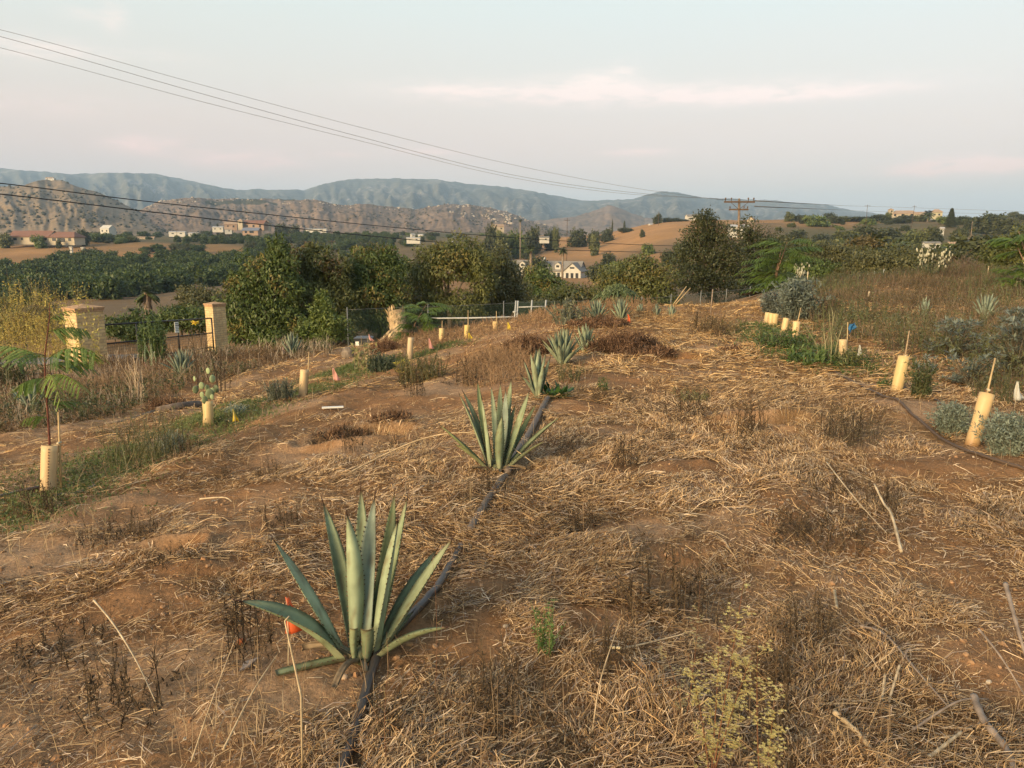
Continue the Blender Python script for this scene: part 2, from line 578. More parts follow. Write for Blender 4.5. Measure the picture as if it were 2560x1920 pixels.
# ---------------------------------------------------------------- ground sheet
SOIL = np.array((.275, .145, .066))
SOIL_L = np.array((.375, .232, .128))
LIT = np.array((.190, .115, .052))
GOLD = np.array((.300, .165, .068))
BROWN = np.array((.165, .112, .060))
GREENISH = np.array((.085, .085, .035))


def ground_colour(x, y):
    l = litter(x, y)
    n = fbm(x * 1.2, y * 1.2, 4, 44)
    soil = SOIL + (SOIL_L - SOIL) * sstep(.35, .7, n)[:, None]
    c = soil * (1 - .75 * l)[:, None] + LIT * (.75 * l)[:, None]
    # zones away from the field
    d = np.maximum(y, 1)
    px = 1280 + F * x / (d * .981)
    w = sstep(22, 34, np.hypot(x, y))
    zn = fbm(x * .012, y * .012, 4, 71)
    far = BROWN + (GOLD - BROWN) * sstep(.38, .62, zn)[:, None]
    # golden hillside centre right and the hay field by the red roofed house
    gh = sstep(300, 400, y) * sstep(1250, 1420, px) * sstep(1950, 1780, px)
    gh = np.maximum(gh, sstep(385, 400, y) * sstep(235, 205, px) * sstep(445, 436, y))
    gh = np.maximum(gh, .8 * sstep(400, 450, y) * sstep(1900, 2000, px) * sstep(2180, 2120, px))
    far = far * (1 - gh)[:, None] + (GOLD * 1.22) * gh[:, None]
    gg = np.maximum(sstep(380, 520, y) * sstep(1300, 1150, px), sstep(40, 120, y) * sstep(1900, 2000, px) * (1 - gh) * .9)
    far = far * (1 - .7 * gg)[:, None] + GREENISH * (.7 * gg)[:, None]
    return c * (1 - w)[:, None] + far * w[:, None]


def build_ground():
    r = np.concatenate([[0.0], np.geomspace(.35, 1.2, 14)[:-1], np.geomspace(1.2, 26, 560)[:-1], np.geomspace(26, 1600, 300)[:-1], np.geomspace(1600, 9500, 16)])
    a = np.concatenate([np.linspace(-66, 66, 700), np.linspace(66, 294, 60)[1:-1]])
    a = np.radians(a)
    rr, aa = np.meshgrid(r, a, indexing='ij')
    x, y = (rr * np.sin(aa)).ravel(), (rr * np.cos(aa)).ravel()
    z = hgt(x, y)
    rf = rr.ravel()
    z = np.where((y < 24) & (rf > 40), np.maximum(z, -4.0), z)
    n = len(a)
    i, j = np.meshgrid(np.arange(1, len(r) - 1), np.arange(n), indexing='ij')
    Q = np.stack([i * n + j, i * n + (j + 1) % n, (i + 1) * n + (j + 1) % n, (i + 1) * n + j], -1).reshape(-1, 4)[:, ::-1]
    jj = np.arange(n)
    T = np.stack([np.zeros(n, int), n + (jj + 1) % n, n + jj], -1)[:, ::-1]
    mb = MB().add(np.stack([x, y, z], -1), Q, T[:, ::-1], ground_colour(x, y))
    o = mb.build('ground', M_GROUND)
    tag(o, 'reddish brown soil of the sloping field and the valley beyond', 'ground', kind='structure')
    return o


build_ground()


# ---------------------------------------------------------------- hills and mountains
def mat_hill(name, cols, scale, rock=None):
    m, N, L, b = mat_base(name)
    geo = N.new('ShaderNodeNewGeometry')

    def noise(s, det=6, rough=.62):
        n = N.new('ShaderNodeTexNoise'); n.inputs['Scale'].default_value = s; n.inputs['Detail'].default_value = det
        n.inputs['Roughness'].default_value = rough
        L.new(geo.outputs['Position'], n.inputs['Vector'])
        return n.outputs[0]
    r = N.new('ShaderNodeValToRGB')
    while len(r.color_ramp.elements) < len(cols):
        r.color_ramp.elements.new(.5)
    for e, (p, c) in zip(r.color_ramp.elements, cols):
        e.position = p; e.color = (*c, 1)
    ad = N.new('ShaderNodeMath'); ad.operation = 'MULTIPLY_ADD'; ad.inputs[1].default_value = .55
    L.new(noise(scale * 9), ad.inputs[0]); 
    ml = N.new('ShaderNodeMath'); ml.operation = 'MULTIPLY'; ml.inputs[1].default_value = .45
    L.new(noise(scale), ml.inputs[0]); L.new(ml.outputs[0], ad.inputs[2])
    L.new(ad.outputs[0], r.inputs[0])
    at = N.new('ShaderNodeAttribute'); at.attribute_name = 'col'
    mx = N.new('ShaderNodeMix'); mx.data_type = 'RGBA'; mx.blend_type = 'MULTIPLY'; mx.inputs[0].default_value = 1
    L.new(r.outputs[0], mx.inputs[6]); L.new(at.outputs['Color'], mx.inputs[7])
    L.new(mx.outputs[2], b.inputs['Base Color'])
    b.inputs['Roughness'].default_value = .95; b.inputs['Specular IOR Level'].default_value = .05
    return m


HILLS = {}


def ridge(name, pts, d_front, d_ridge, d_back, mat, label, gul=1.0, py_front=584, jag=1.0, nu=520, nv=64, tint=None, seed=0):
    """a range of hills: its crest line as seen from the field, standing at its real distance with real depth"""
    P = np.array(pts, float)
    px = np.linspace(P[0, 0], P[-1, 0], nu)
    crest = np.interp(px, P[:, 0], P[:, 1])
    k = np.exp(-np.linspace(-2, 2, 9) ** 2); k /= k.sum()
    crest = np.convolve(np.pad(crest, 4, mode='edge'), k, 'valid')
    crest = crest - jag * (fbm(px * .09, px * 0 + seed, 4, 7 + seed) - .5) * 4.0
    v = np.concatenate([np.linspace(0, 1, nv), np.linspace(1, 2, 14)[1:]])
    uu, vv = np.meshgrid(px, v, indexing='ij')
    d = np.where(vv <= 1, d_front + (d_ridge - d_front) * vv, d_ridge + (d_back - d_ridge) * (vv - 1))
    wob = (fbm(uu * .012, vv * 0 + 3.3 + seed, 3, 12 + seed) - .5) * (d_ridge - d_front) * .6
    d = d + wob * np.where(vv <= 1, vv, 2 - vv)
    x = (uu - 1280) / F * d; y = d * .985
    zc = EYE + d * (-SP + (960 - crest[:, None]) / F * CP)
    zf = EYE + d_front * (-SP + (960 - py_front) / F * CP) - d_front * .004
    prof = np.where(vv <= 1, vv ** .85 * (.85 + .15 * vv), np.clip(2 - vv, 0, 1) ** 1.2)
    zr = EYE + (d_ridge + wob) * (-SP + (960 - crest[:, None]) / F * CP)
    z = zf + (zr - zf) * prof
    hh = (zr - zf)
    g = fbm(uu * .02 + vv * .6, vv * 2.2 + seed, 4, 31 + seed)
    gl = np.abs(fbm(uu * .028 + (fbm(uu * .01, vv * 3, 2, 5) - .5) * 1.5, vv * .9, 3, 41 + seed) - .5) * 2
    edge = np.sin(np.clip(vv, 0, 1) * np.pi) ** .8
    z = z + gul * hh * edge * ((g - .5) * .42 + (gl - .35) * .22 + (fbm(uu * .11, vv * 9, 3, 51 + seed) - .5) * .10 - np.abs(fbm(uu * .05 + vv, vv * 5 + seed, 4, 58 + seed) - .5) * .30 + .05)
    nu_, nv_ = uu.shape
    i, j = np.meshgrid(np.arange(nu_ - 1), np.arange(nv_ - 1), indexing='ij')
    Q = np.stack([i * nv_ + j, (i + 1) * nv_ + j, (i + 1) * nv_ + j + 1, i * nv_ + j + 1], -1).reshape(-1, 4)
    C = np.ones((uu.size, 3)) if tint is None else tint(uu.ravel(), vv.ravel())
    o = MB().add(np.stack([x, y, z], -1).reshape(-1, 3), Q, None, C).build(name, mat)
    tag(o, label, name.split('_')[0], kind='structure')
    HILLS[name] = (px, d, x, y, z)
    return o


M_MTN = mat_hill('chaparral_mountain', [(.34, (.036, .041, .041)), (.47, (.072, .077, .068)), (.57, (.125, .120, .105)), (.64, (.33, .30, .27))], .0032)
M_DRY = mat_hill('dry_scrub_hill', [(.34, (.085, .072, .045)), (.43, (.165, .125, .080)), (.54, (.225, .165, .105)), (.68, (.29, .215, .14))], .012)
M_PURP = mat_hill('burnt_rock_hill', [(.34, (.07, .06, .04)), (.45, (.155, .112, .078)), (.56, (.215, .152, .108)), (.68, (.31, .24, .175))], .010)

ridge('mountain_range', [(-900, 440), (-300, 432), (0, 429), (60, 428), (100, 432), (180, 437), (230, 442), (330, 439), (430, 441), (500, 455), (560, 468), (600, 476), (640, 481), (675, 476),
      (700, 480), (740, 479), (785, 480), (800, 474), (830, 465), (880, 456), (920, 453), (1000, 452), (1100, 455), (1190, 466), (1260, 472), (1330, 483), (1400, 496), (1460, 506), (1520, 503),
      (1570, 501), (1600, 491), (1645, 482), (1690, 487), (1730, 498), (1800, 500), (1900, 504), (1990, 513), (2040, 516), (2090, 527), (2150, 534), (2260, 548), (2400, 562), (2600, 566), (3300, 560)],
      2800, 5200, 6800, M_MTN, 'long blue grey mountain range across the horizon', gul=.65, nu=800, nv=90, seed=1)
ridge('foothill', [(1000, 575), (1150, 566), (1340, 553), (1430, 543), (1480, 528), (1513, 514), (1545, 526), (1600, 545), (1700, 552), (1850, 552), (2000, 566), (2200, 580)],
      2000, 2700, 3200, M_PURP, 'low purple brown foothill in front of the mountain range', gul=.5, seed=4, nu=300)
ridge('scrub_hill', [(-900, 470), (-300, 478), (0, 465), (60, 471), (110, 470), (145, 459), (175, 455), (212, 458), (240, 471), (290, 485), (340, 508), (385, 532), (430, 556), (480, 572), (560, 590)],
      780, 1350, 1800, M_DRY, 'brown scrub covered hill with a house on top', gul=.36, seed=2, nu=420)
ridge('rocky_hill', [(330, 560), (380, 530), (430, 508), (470, 500), (520, 498), (570, 501), (620, 500), (650, 501), (700, 500), (760, 503), (805, 502), (850, 512), (890, 516), (920, 512), (960, 516), (1000, 519),
      (1050, 526), (1080, 519), (1120, 513), (1160, 514), (1190, 515), (1230, 522), (1270, 531), (1310, 548), (1360, 562), (1450, 588)],
      950, 1700, 2200, M_PURP, 'low rocky brown hill with pale boulders', gul=.42, seed=3, nu=420,
      tint=lambda u, v: np.where((((u > 545) & (u < 760) & (v > .78)) * sstep(.4, .6, fbm(u * .02, v * 6, 3, 3)))[:, None] > .5, np.array([[.32, .42, .34]]), np.ones((1, 3))))


def on_hill(name, px, v):
    X = HILLS[name]
    i = int(np.clip(np.searchsorted(X[0], px), 0, len(X[0]) - 1))
    nv = X[1].shape[1] - 13
    j = int(np.clip(v * (nv - 1), 0, nv - 1))
    return np.array((X[2][i, j], X[3][i, j], X[4][i, j]))


def build_scrub():
    """scrub bushes and boulders on the hills: nobody could count them"""
    g = np.random.default_rng(11)
    # unit low bush
    ico = MB(); ico.ell((0, 0, .35), (1, 1, .62), n=7, m=4)
    V0 = np.concatenate(ico.v); Q0 = np.concatenate(ico.q)
    for hill, n, size, cols, name, label, mat in (
            ('scrub_hill', 1400, (.8, 3.2), ((.040, .045, .022), (.075, .068, .036)), 'scrub', 'dark scrub bushes dotted over the brown hill', M_LEAF),
            ('rocky_hill', 1500, (.7, 2.6), ((.045, .045, .026), (.08, .072, .04)), 'scrub', 'sparse scrub over the low rocky hill', M_LEAF),
            ('rocky_hill', 650, (.7, 3.6), ((.30, .25, .19), (.42, .36, .29)), 'boulders', 'pale boulders strewn over the rocky hill', M_STEM)):
        X = HILLS[hill]
        nu, nv = X[1].shape
        nf = nv - 13
        mb = MB()
        u = g.uniform(0, nu - 1.01, n * 3); v = g.uniform(0.02, .99, n * 3) * (nf - 1)
        px = np.interp(u, np.arange(nu), X[0])
        if name == 'boulders':
            d = fbm(px * .02, v * .11, 3, 77)
            keep = (d > .46) & ((v / nf > .82) | ((px > 1130) & (px < 1290) & (v / nf > .3)))
        else:
            keep = fbm(px * .018, v * .12, 3, 66) > .44
        u, v = u[keep][:n], v[keep][:n]
        i, j = u.astype(int), v.astype(int)
        fu, fv = (u - i)[:, None], (v - j)[:, None]
        XYZ = np.stack([X[2], X[3], X[4]], -1)
        j2 = np.minimum(j + 1, nf - 1)
        P = (XYZ[i, j] * (1 - fu) + XYZ[i + 1, j] * fu) * (1 - fv) + (XYZ[i, j2] * (1 - fu) + XYZ[i + 1, j2] * fu) * fv
        k = len(P)
        s = g.uniform(size[0], size[1], k) * g.uniform(.5, 1, k)
        jit = 1 + g.uniform(-.25, .25, (k, len(V0), 3))
        V = V0[None] * s[:, None, None] * jit + P[:, None, :]
        c = np.array(cols[0]) + (np.array(cols[1]) - np.array(cols[0])) * g.random((k, 1))
        Q = Q0[None] + (np.arange(k) * len(V0))[:, None, None]
        mb.add(V.reshape(-1, 3), Q.reshape(-1, 4), None, np.repeat(c, len(V0), 0))
        tag(mb.build(name, mat), label, 'scrub' if name == 'scrub' else 'boulders', kind='stuff')


build_scrub()


# ---------------------------------------------------------------- straw, dry stems, leaves (vectorised)
def ribbons(P0, P1, P2, w, C, side=None, taper=1.0, g=rng):
    """bent ribbons through three points each, V-folded"""
    n = len(P0)
    d = P2 - P0
    if side is None:
        side = np.cross(d, g.normal(size=(n, 3)))
    side = side / (np.linalg.norm(side, axis=1)[:, None] + 1e-9) * (np.asarray(w).reshape(-1, 1) * .5)
    V = np.stack([P0 - side, P0 + side, P1 - side, P1 + side, P2 - side * taper, P2 + side * taper], 1)
    b = (np.arange(n) * 6)[:, None]
    Q = np.concatenate([b + np.array([[0, 1, 3, 2]]), b + np.array([[2, 3, 5, 4]])])
    return V.reshape(-1, 3), Q, np.repeat(C, 6, 0)


def prisms(P0, P1, P2, w, C, g=rng):
    """bent three sided straws"""
    n = len(P0)
    d = P2 - P0
    d /= np.linalg.norm(d, axis=1)[:, None] + 1e-9
    a = np.cross(d, np.array((.3, .2, 1.0))); a /= np.linalg.norm(a, axis=1)[:, None] + 1e-9
    c = np.cross(d, a)
    r = np.asarray(w).reshape(-1, 1) * .55
    o = [a * r, (-.5 * a + .866 * c) * r, (-.5 * a - .866 * c) * r]
    V = np.stack([P + k for P in (P0, P1, P2) for k in o], 1)
    b = (np.arange(n) * 9)[:, None]
    Q = np.concatenate([b + np.array([[l * 3 + k, l * 3 + (k + 1) % 3, l * 3 + 3 + (k + 1) % 3, l * 3 + 3 + k]]) for l in (0, 1) for k in (0, 1, 2)])
    return V.reshape(-1, 3), Q, np.repeat(C, 9, 0)


STRAW_COLS = np.array([(.54, .385, .185), (.42, .275, .120), (.31, .215, .125), (.66, .52, .31), (.20, .115, .048), (.095, .052, .022), (.36, .28, .19)])
STRAW_COLS = STRAW_COLS * np.array((1.0, .985, .96))
STRAW_P = np.array([.2, .2, .13, .11, .17, .13, .06])


def field_extent(x, y):
    """1 inside the mown field, 0 on road and beyond the crest"""
    s = xrow(y) - x
    return sstep(25, 21.5, y) * sstep(9.5, 8.5, s)


HOSE_PX = [[(850, 1960), (872, 1890), (905, 1795), (948, 1665), (985, 1612), (1030, 1565), (1095, 1480), (1152, 1368), (1175, 1330)], [(1175, 1330), (1205, 1270), (1250, 1210), (1262, 1190)], [(1268, 1180), (1295, 1130), (1340, 1068), (1368, 1010)],
           [(2078, 928), (2140, 965), (2205, 1010), (2290, 1060), (2370, 1108), (2450, 1148), (2560, 1180), (2700, 1212)]]
HOSE_W = [np.array([gp(*p)[:2] for p in h]) for h in HOSE_PX]


def hose_clear(x, y):
    """the hoses lie on top of the straw"""
    ok = np.ones(len(x), bool)
    for W in HOSE_W:
        for a, b in zip(W[:-1], W[1:]):
            d = b - a
            t = np.clip(((x - a[0]) * d[0] + (y - a[1]) * d[1]) / (d @ d), 0, 1)
            wide = (.05 + .03 * vnoise(x * 9, y * 9, 4)) * (1 if W is HOSE_W[3] else sstep(.46, .62, vnoise(x * 2.1 + 7, y * 2.1, 19)))
            ok &= np.hypot(x - a[0] - t * d[0], y - a[1] - t * d[1]) > wide
    return ok


def build_straw():
    g = np.random.default_rng(21)
    mb = MB()
    for r0, r1, n, ln, wd, pr in ((1.0, 6.5, 170000, (.008, .055), (.0010, .0034), False), (1.0, 4.2, 82000, (.015, .17), (.0010, .0030), True), (4.2, 8.5, 95000, (.03, .20), (.0022, .0048), False),
                                  (8.5, 15, 70000, (.06, .28), (.004, .008), False), (15, 25, 52000, (.08, .34), (.007, .014), False)):
        n = int(n * 1.2)
        m = int(n * 2.3)
        az = g.uniform(R(-42), R(42), m)
        az = np.where(g.random(m) < .83, az, np.sign(az) * g.uniform(R(42), R(70), m))
        r = np.sqrt(g.uniform(r0 ** 2, r1 ** 2, m)) if r1 < 7 else np.exp(g.uniform(np.log(r0), np.log(r1), m))
        x, y = r * np.sin(az), r * np.cos(az)
        den = litter(x, y) * field_extent(x, y)
        cl = sstep(.30, .62, fbm(x * 5.5, y * 5.5, 3, 88))
        keep = g.random(m) < den * (.35 + .65 * cl) + .015
        x, y = x[keep][:n], y[keep][:n]
        hc = hose_clear(x, y)
        k = len(x)
        flow = (fbm(x * .55, y * .55, 2, 55) - .5) * 7.0 + (fbm(x * 2.6, y * 2.6, 2, 56) - .5) * 3.5
        th = flow + g.normal(0, .95, k)
        L = g.uniform(ln[0], ln[1], k) * g.uniform(.2, 1, k) ** 1.5
        lift = g.exponential(.10, k) * (g.random(k) < .5)
        dx, dy = np.cos(th), np.sin(th)
        z0 = hgt(x, y)
        x2, y2 = x + dx * L, y + dy * L
        z2 = hgt(x2, y2)
        pile = .008 + .03 * den[keep][:n] * g.random(k) + .05 * cl[keep][:n] * g.random(k) ** 2 * den[keep][:n]
        P0 = np.stack([x, y, z0 + pile * .7], -1)
        P2 = np.stack([x2, y2, z2 + pile + lift * L], -1)
        bend = np.stack([-dy, dx, np.zeros(k)], -1) * (g.normal(0, .10, k) * L)[:, None]
        P1 = (P0 + P2) / 2 + bend + np.array((0, 0, 1.0)) * (np.abs(g.normal(0, .05, k)) * L)[:, None]
        c = STRAW_COLS[g.choice(len(STRAW_COLS), k, p=STRAW_P)]
        tone = fbm(x * .8 + 9, y * .8, 3, 99)
        gold = sstep(3.5, 11, y)[:, None]
        c = c * (.86 + .60 * tone)[:, None] * g.uniform(.75, 1.2, (k, 1))
        c = c * (np.array((.96, .95, 1.06)) * (1 - gold) + np.array((1.08, 1.0, .90)) * gold)
        w = g.uniform(wd[0], wd[1], k)
        P0, P1, P2, w, c, dx, dy = P0[hc], P1[hc], P2[hc], w[hc], c[hc], dx[hc], dy[hc]
        k = len(w)
        if pr:
            mb.add(*[a if i != 1 else a for i, a in enumerate(prisms(P0, P1, P2, w, c, g)[:2])], C=np.repeat(c, 9, 0))
        else:
            side = np.stack([-dy, dx, g.normal(0, .7, k)], -1)
            V, Q, Cc = ribbons(P0, P1, P2, w, c, side, .5, g)
            mb.add(V, Q, None, Cc)
    tag(mb.build('straw_mulch', M_STRAW, smooth=False), 'dry straw strewn over the soil of the field', 'straw', kind='stuff')


build_straw()


def stems(g, base, h, lean, w, C, top=.4, curve=.25):
    """standing stems at base points: returns ribbons"""
    k = len(base)
    a = g.uniform(0, 2 * np.pi, k)
    dl = np.abs(g.normal(0, 1, k)) * lean
    off = np.stack([np.cos(a) * dl, np.sin(a) * dl, np.ones(k)], -1) * h[:, None]
    off[:, 2] *= 1 / np.sqrt(1 + dl ** 2)
    P2 = base + off
    P1 = base + off * .5 + np.stack([np.cos(a), np.sin(a), np.zeros(k)], -1) * (-(dl * h) * curve)[:, None]
    side = np.stack([g.normal(size=k) * .6 + 1, g.normal(size=k) * .5, np.zeros(k)], -1)
    return ribbons(base, P1, P2, w, C, side, top, g), P1, P2


def leaves(P, D, Nn, L, W, C):
    """diamond leaves: base P, direction D, normal Nn"""
    n = len(P)
    D = D / (np.linalg.norm(D, axis=1)[:, None] + 1e-9)
    S = np.cross(D, Nn); S /= np.linalg.norm(S, axis=1)[:, None] + 1e-9
    U = np.cross(S, D)
    L = np.asarray(L).reshape(-1, 1); W = np.asarray(W).reshape(-1, 1)
    mid = P + D * L * .45 - U * L * .06
    V = np.stack([P, mid + S * W * .5, P + D * L - U * L * .12, mid - S * W * .5], 1)
    Q = (np.arange(n) * 4)[:, None] + np.array([[0, 1, 2, 3]])
    return V.reshape(-1, 3), Q, np.repeat(C, 4, 0)


# ---------------------------------------------------------------- agaves
AG_PALE = np.array((.300, .355, .215)); AG_MID = np.array((.215, .260, .145)); AG_DARK = np.array((.105, .130, .058)); AG_BLUE = np.array((.215, .265, .200))


def agave_leaf(mb, P0, tip, width, base_dir, col, seed, cut=False, teeth=True, twist=0.0, gutter=.32, yellow=0.0, nseg=18, face=None):
    """one thick channelled leaf from P0 to its tip, with marginal teeth and a dark end spine"""
    g = np.random.default_rng(seed)
    P0 = np.asarray(P0, float); tip = np.asarray(tip, float)
    L = np.linalg.norm(tip - P0)
    ctrl = P0 + np.asarray(base_dir, float) * L * .5
    lat = np.cross(tip - P0, (0, 0, 1.0)); lat /= np.linalg.norm(lat) + 1e-9
    ctrl = ctrl + lat * L * g.uniform(-.075, .075)
    t = np.linspace(0, 1, nseg)
    C_ = (1 - t)[:, None] ** 2 * P0 + (2 * t * (1 - t))[:, None] * ctrl + (t ** 2)[:, None] * tip
    T = np.gradient(C_, axis=0); T /= np.linalg.norm(T, axis=1)[:, None]
    out = np.array((tip[0] - P0[0], tip[1] - P0[1], 0.0)) if face is None else np.asarray(face, float)
    out = out / (np.linalg.norm(out) + 1e-6)
    up = np.array((0, 0, 1.0)) * .8 - out * .9          # upper (inner) face looks in and up
    S = np.cross(T, up[None]); S /= np.linalg.norm(S, axis=1)[:, None] + 1e-9
    if twist:
        U0 = np.cross(S, T)
        a = twist * t
        S = S * np.cos(a)[:, None] + U0 * np.sin(a)[:, None]
    U = np.cross(S, T)
    if cut:
        wp = .62 + .35 * np.sin(t * 1.7)
    else:
        wp = np.where(t < .5, .50 + .50 * np.sin(t / .5 * np.pi / 2), np.cos((t - .5) / .5 * np.pi / 2) ** .82)
        wp = np.maximum(wp, .03)
    w = width * wp
    th = width * .26 * (1 - t * .92) + .0015
    u = np.array([-1, -.62, -.22, .22, .62, 1.0])
    # upper surface channelled, lower surface rounded
    topz = gutter * (np.abs(u) ** 1.8)
    rows = []
    cols = []
    spots = g.random((nseg, 12))
    base_c = np.asarray(col)
    for i in range(nseg):
        hw = w[i] / 2
        gz = topz * hw * 1.5
        up_pts = C_[i] + S[i] * (u * hw)[:, None] + U[i] * gz[:, None]
        lo = u[::-1]
        lo_pts = C_[i] + S[i] * (lo * hw)[:, None] + U[i] * (topz[::-1] * hw * 1.5 - th[i] * (1 - lo ** 2) - .001)[:, None]
        rows.append(np.concatenate([up_pts, lo_pts]))
        cc = np.repeat(base_c[None], 12, 0)
        band = 1 + .10 * math.sin(t[i] * 9 + seed)
        cc = cc * band
        cc[0] *= .78; cc[5] *= .78; cc[6] *= .78; cc[11] *= .78
        if t[i] < .14:
            cc = cc * .5 + np.array((.30, .29, .17)) * .5
        if yellow:
            cc = cc * (1 - yellow * t[i]) + np.array((.34, .30, .10)) * yellow * t[i]
        br = (spots[i] > .90)[:, None]
        cc = np.where(br, cc * .55 + np.array((.06, .035, .015)), cc)
        if not cut and t[i] > .965:
            cc = cc * 0 + np.array((.055, .022, .014))
        elif not cut and t[i] > .9:
            cc = cc * .65 + np.array((.10, .06, .03)) * .35
        if cut and t[i] > .95:
            cc = cc * .4 + np.array((.20, .13, .07)) * .6
        cols.append(cc)
    V = np.concatenate(rows); Cc = np.concatenate(cols)
    i, j = np.meshgrid(np.arange(nseg - 1), np.arange(12), indexing='ij')
    Q = np.stack([i * 12 + j, i * 12 + (j + 1) % 12, (i + 1) * 12 + (j + 1) % 12, (i + 1) * 12 + j], -1).reshape(-1, 4)
    nb = (nseg - 1) * 12
    capQ = [(nb + 0, nb + 11, nb + 10, nb + 1), (nb + 1, nb + 10, nb + 9, nb + 2), (nb + 2, nb + 9, nb + 8, nb + 3), (nb + 3, nb + 8, nb + 7, nb + 4), (nb + 4, nb + 7, nb + 6, nb + 5)]
    mb.add(V, np.concatenate([Q, np.array(capQ)]), None, Cc)
    if not cut:                                      # end spine
        mb.tube([C_[-1] - T[-1] * width * .1, C_[-1] + T[-1] * width * .22, C_[-1] + T[-1] * width * .5], [width * .035, width * .022, .0004], 5, (.04, .016, .012))
    if teeth:
        nt = int(L / .022)
        for sgn in (-1, 1):
            tt = (np.arange(nt) + .5 + g.uniform(-.2, .2, nt)) / nt * .86 + .06
            idx = np.clip(tt * (nseg - 1), 0, nseg - 1.001); i0 = idx.astype(int); f = (idx - i0)[:, None]
            e = 0 if sgn < 0 else 5
            E = np.array([rows[a][e] for a in i0]) * (1 - f) + np.array([rows[a + 1][e] for a in i0]) * f
            Tn = T[i0]; Sn = S[i0] * sgn; Un = U[i0]
            s = .0055 * g.uniform(.6, 1.2, nt)[:, None]
            V3 = np.stack([E - Tn * s * .7, E + Tn * s * .7, E + Sn * s * 1.1 + Tn * s * .4, E + Un * s * .5], 1)
            b = (np.arange(nt) * 4)[:, None]
            T3 = np.concatenate([b + np.array([[0, 1, 2]]), b + np.array([[0, 2, 3]]), b + np.array([[1, 3, 2]])])
            c3 = np.tile(np.array([(.12, .08, .04), (.12, .08, .04), (.05, .02, .012), (.10, .06, .03)]), (nt, 1))
            mb.add(V3.reshape(-1, 3), None, T3, c3)


def agave_heart(mb, P, r, h, col=(.22, .22, .13)):
    mb.ell(P + np.array((0, 0, h * .3)), (r, r, h), n=14, m=8, C=col, jit=.12, seed=3)


def agave_from_photo(base_px, leaves_, depth_label, label, width, seed, heart=.05):
    B = gp(*base_px)
    dep = B[1] * CP - (B[2] - EYE) * SP
    root = empty('agave', B, label, 'agave', 'agaves planted along the rows')
    mb = MB(); agave_heart(mb, B, heart * .55, heart * .8, (.11, .12, .06))
    mb.build('heart', M_AGAVE, root)
    for i, (tx, ty, dd, bx, wf, col, cut, bend, yl) in enumerate(leaves_):
        tip = at_depth(tx, ty, dep + dd)
        lo = H(tip[0], tip[1]) + .015
        tip[2] = max(tip[2], lo)
        ang = math.atan2(tip[1] - B[1], tip[0] - B[0])
        p0 = B + np.array((math.cos(ang) * heart * .55 + (bx - base_px[0]) * dep / F * .55, math.sin(ang) * heart * .5, heart * .35))
        d = tip - p0; d /= np.linalg.norm(d)
        bd = d + np.array((0, 0, bend)); bd /= np.linalg.norm(bd)
        mb = MB()
        agave_leaf(mb, p0, tip, width * wf, bd, col, seed * 50 + i, cut, True, twist=random.Random(seed * 9 + i).uniform(-.3, .3), yellow=yl,
                   face=None if abs(tip[0] - p0[0]) + abs(tip[1] - p0[1]) > .06 else (.2, -1, 0))
        mb.build('leaf', M_AGAVE, root)
    g = np.random.default_rng(seed + 900)
    for i in range(7):                                   # dry curled leaves at the foot
        az = g.uniform(0, 6.28); L = g.uniform(.09, .2)
        st = B + np.array((math.cos(az), math.sin(az), 0)) * heart * .6 + np.array((0, 0, .02))
        tp = st + np.array((math.cos(az) * L, math.sin(az) * L, g.uniform(-.005, .05)))
        tp[2] = max(tp[2], H(tp[0], tp[1]) + .015)
        mb = MB()
        agave_leaf(mb, st, tp, width * g.uniform(.3, .55), np.array((math.cos(az), math.sin(az), .7)) / 1.22, np.array((.27, .20, .12)) * g.uniform(.5, 1.1), seed * 77 + i, True, False, g.uniform(-1, 1), .6, nseg=9)
        mb.build('dry_leaf', M_STEM, root)
    return root


agave_from_photo((903, 1672), [
    (807, 1254, .13, 885, .95, AG_MID * .85, False, .10, 0), (867, 1285, -.06, 893, 1.0, AG_PALE, False, .02, 0), (902, 1222, .15, 905, 1.0, AG_MID * .8, False, .03, 0),
    (912, 1262, .18, 908, .75, AG_MID, False, .02, 0), (937, 1242, .04, 913, 1.05, AG_BLUE, False, .02, 0), (986, 1233, .18, 920, .9, AG_DARK * 1.2, False, .05, 0),
    (1018, 1245, .07, 930, .85, AG_MID, False, .06, 0), (994, 1303, -.05, 925, 1.1, AG_PALE * .95, False, .04, 0), (1092, 1374, .16, 945, 1.0, AG_MID * .9, False, .05, 0),
    (1130, 1348, .05, 945, .95, AG_PALE * .8, False, .04, .15), (686, 1352, .0, 862, .85, AG_PALE * 1.1, False, .10, .05), (601, 1503, -.14, 862, 1.35, AG_MID * 1.05, False, .62, 0),
    (692, 1697, -.12, 868, .8, AG_MID * .85, True, .0, .1), (1116, 1568, -.10, 935, .85, AG_MID * 1.0, False, .30, .25), (1033, 1528, .13, 950, .7, AG_DARK, False, .1, 0),
    (916, 1575, -.08, 912, .8, AG_MID * .8, True, .0, .1), (886, 1572, -.07, 893, .5, AG_MID * .9, True, .0, .2), (958, 1420, .1, 922, .8, AG_MID * .75, False, .05, 0)],
    0, 'large grey green agave with an orange flag among its lower leaves, nearest of the row', .062, 1, .060)
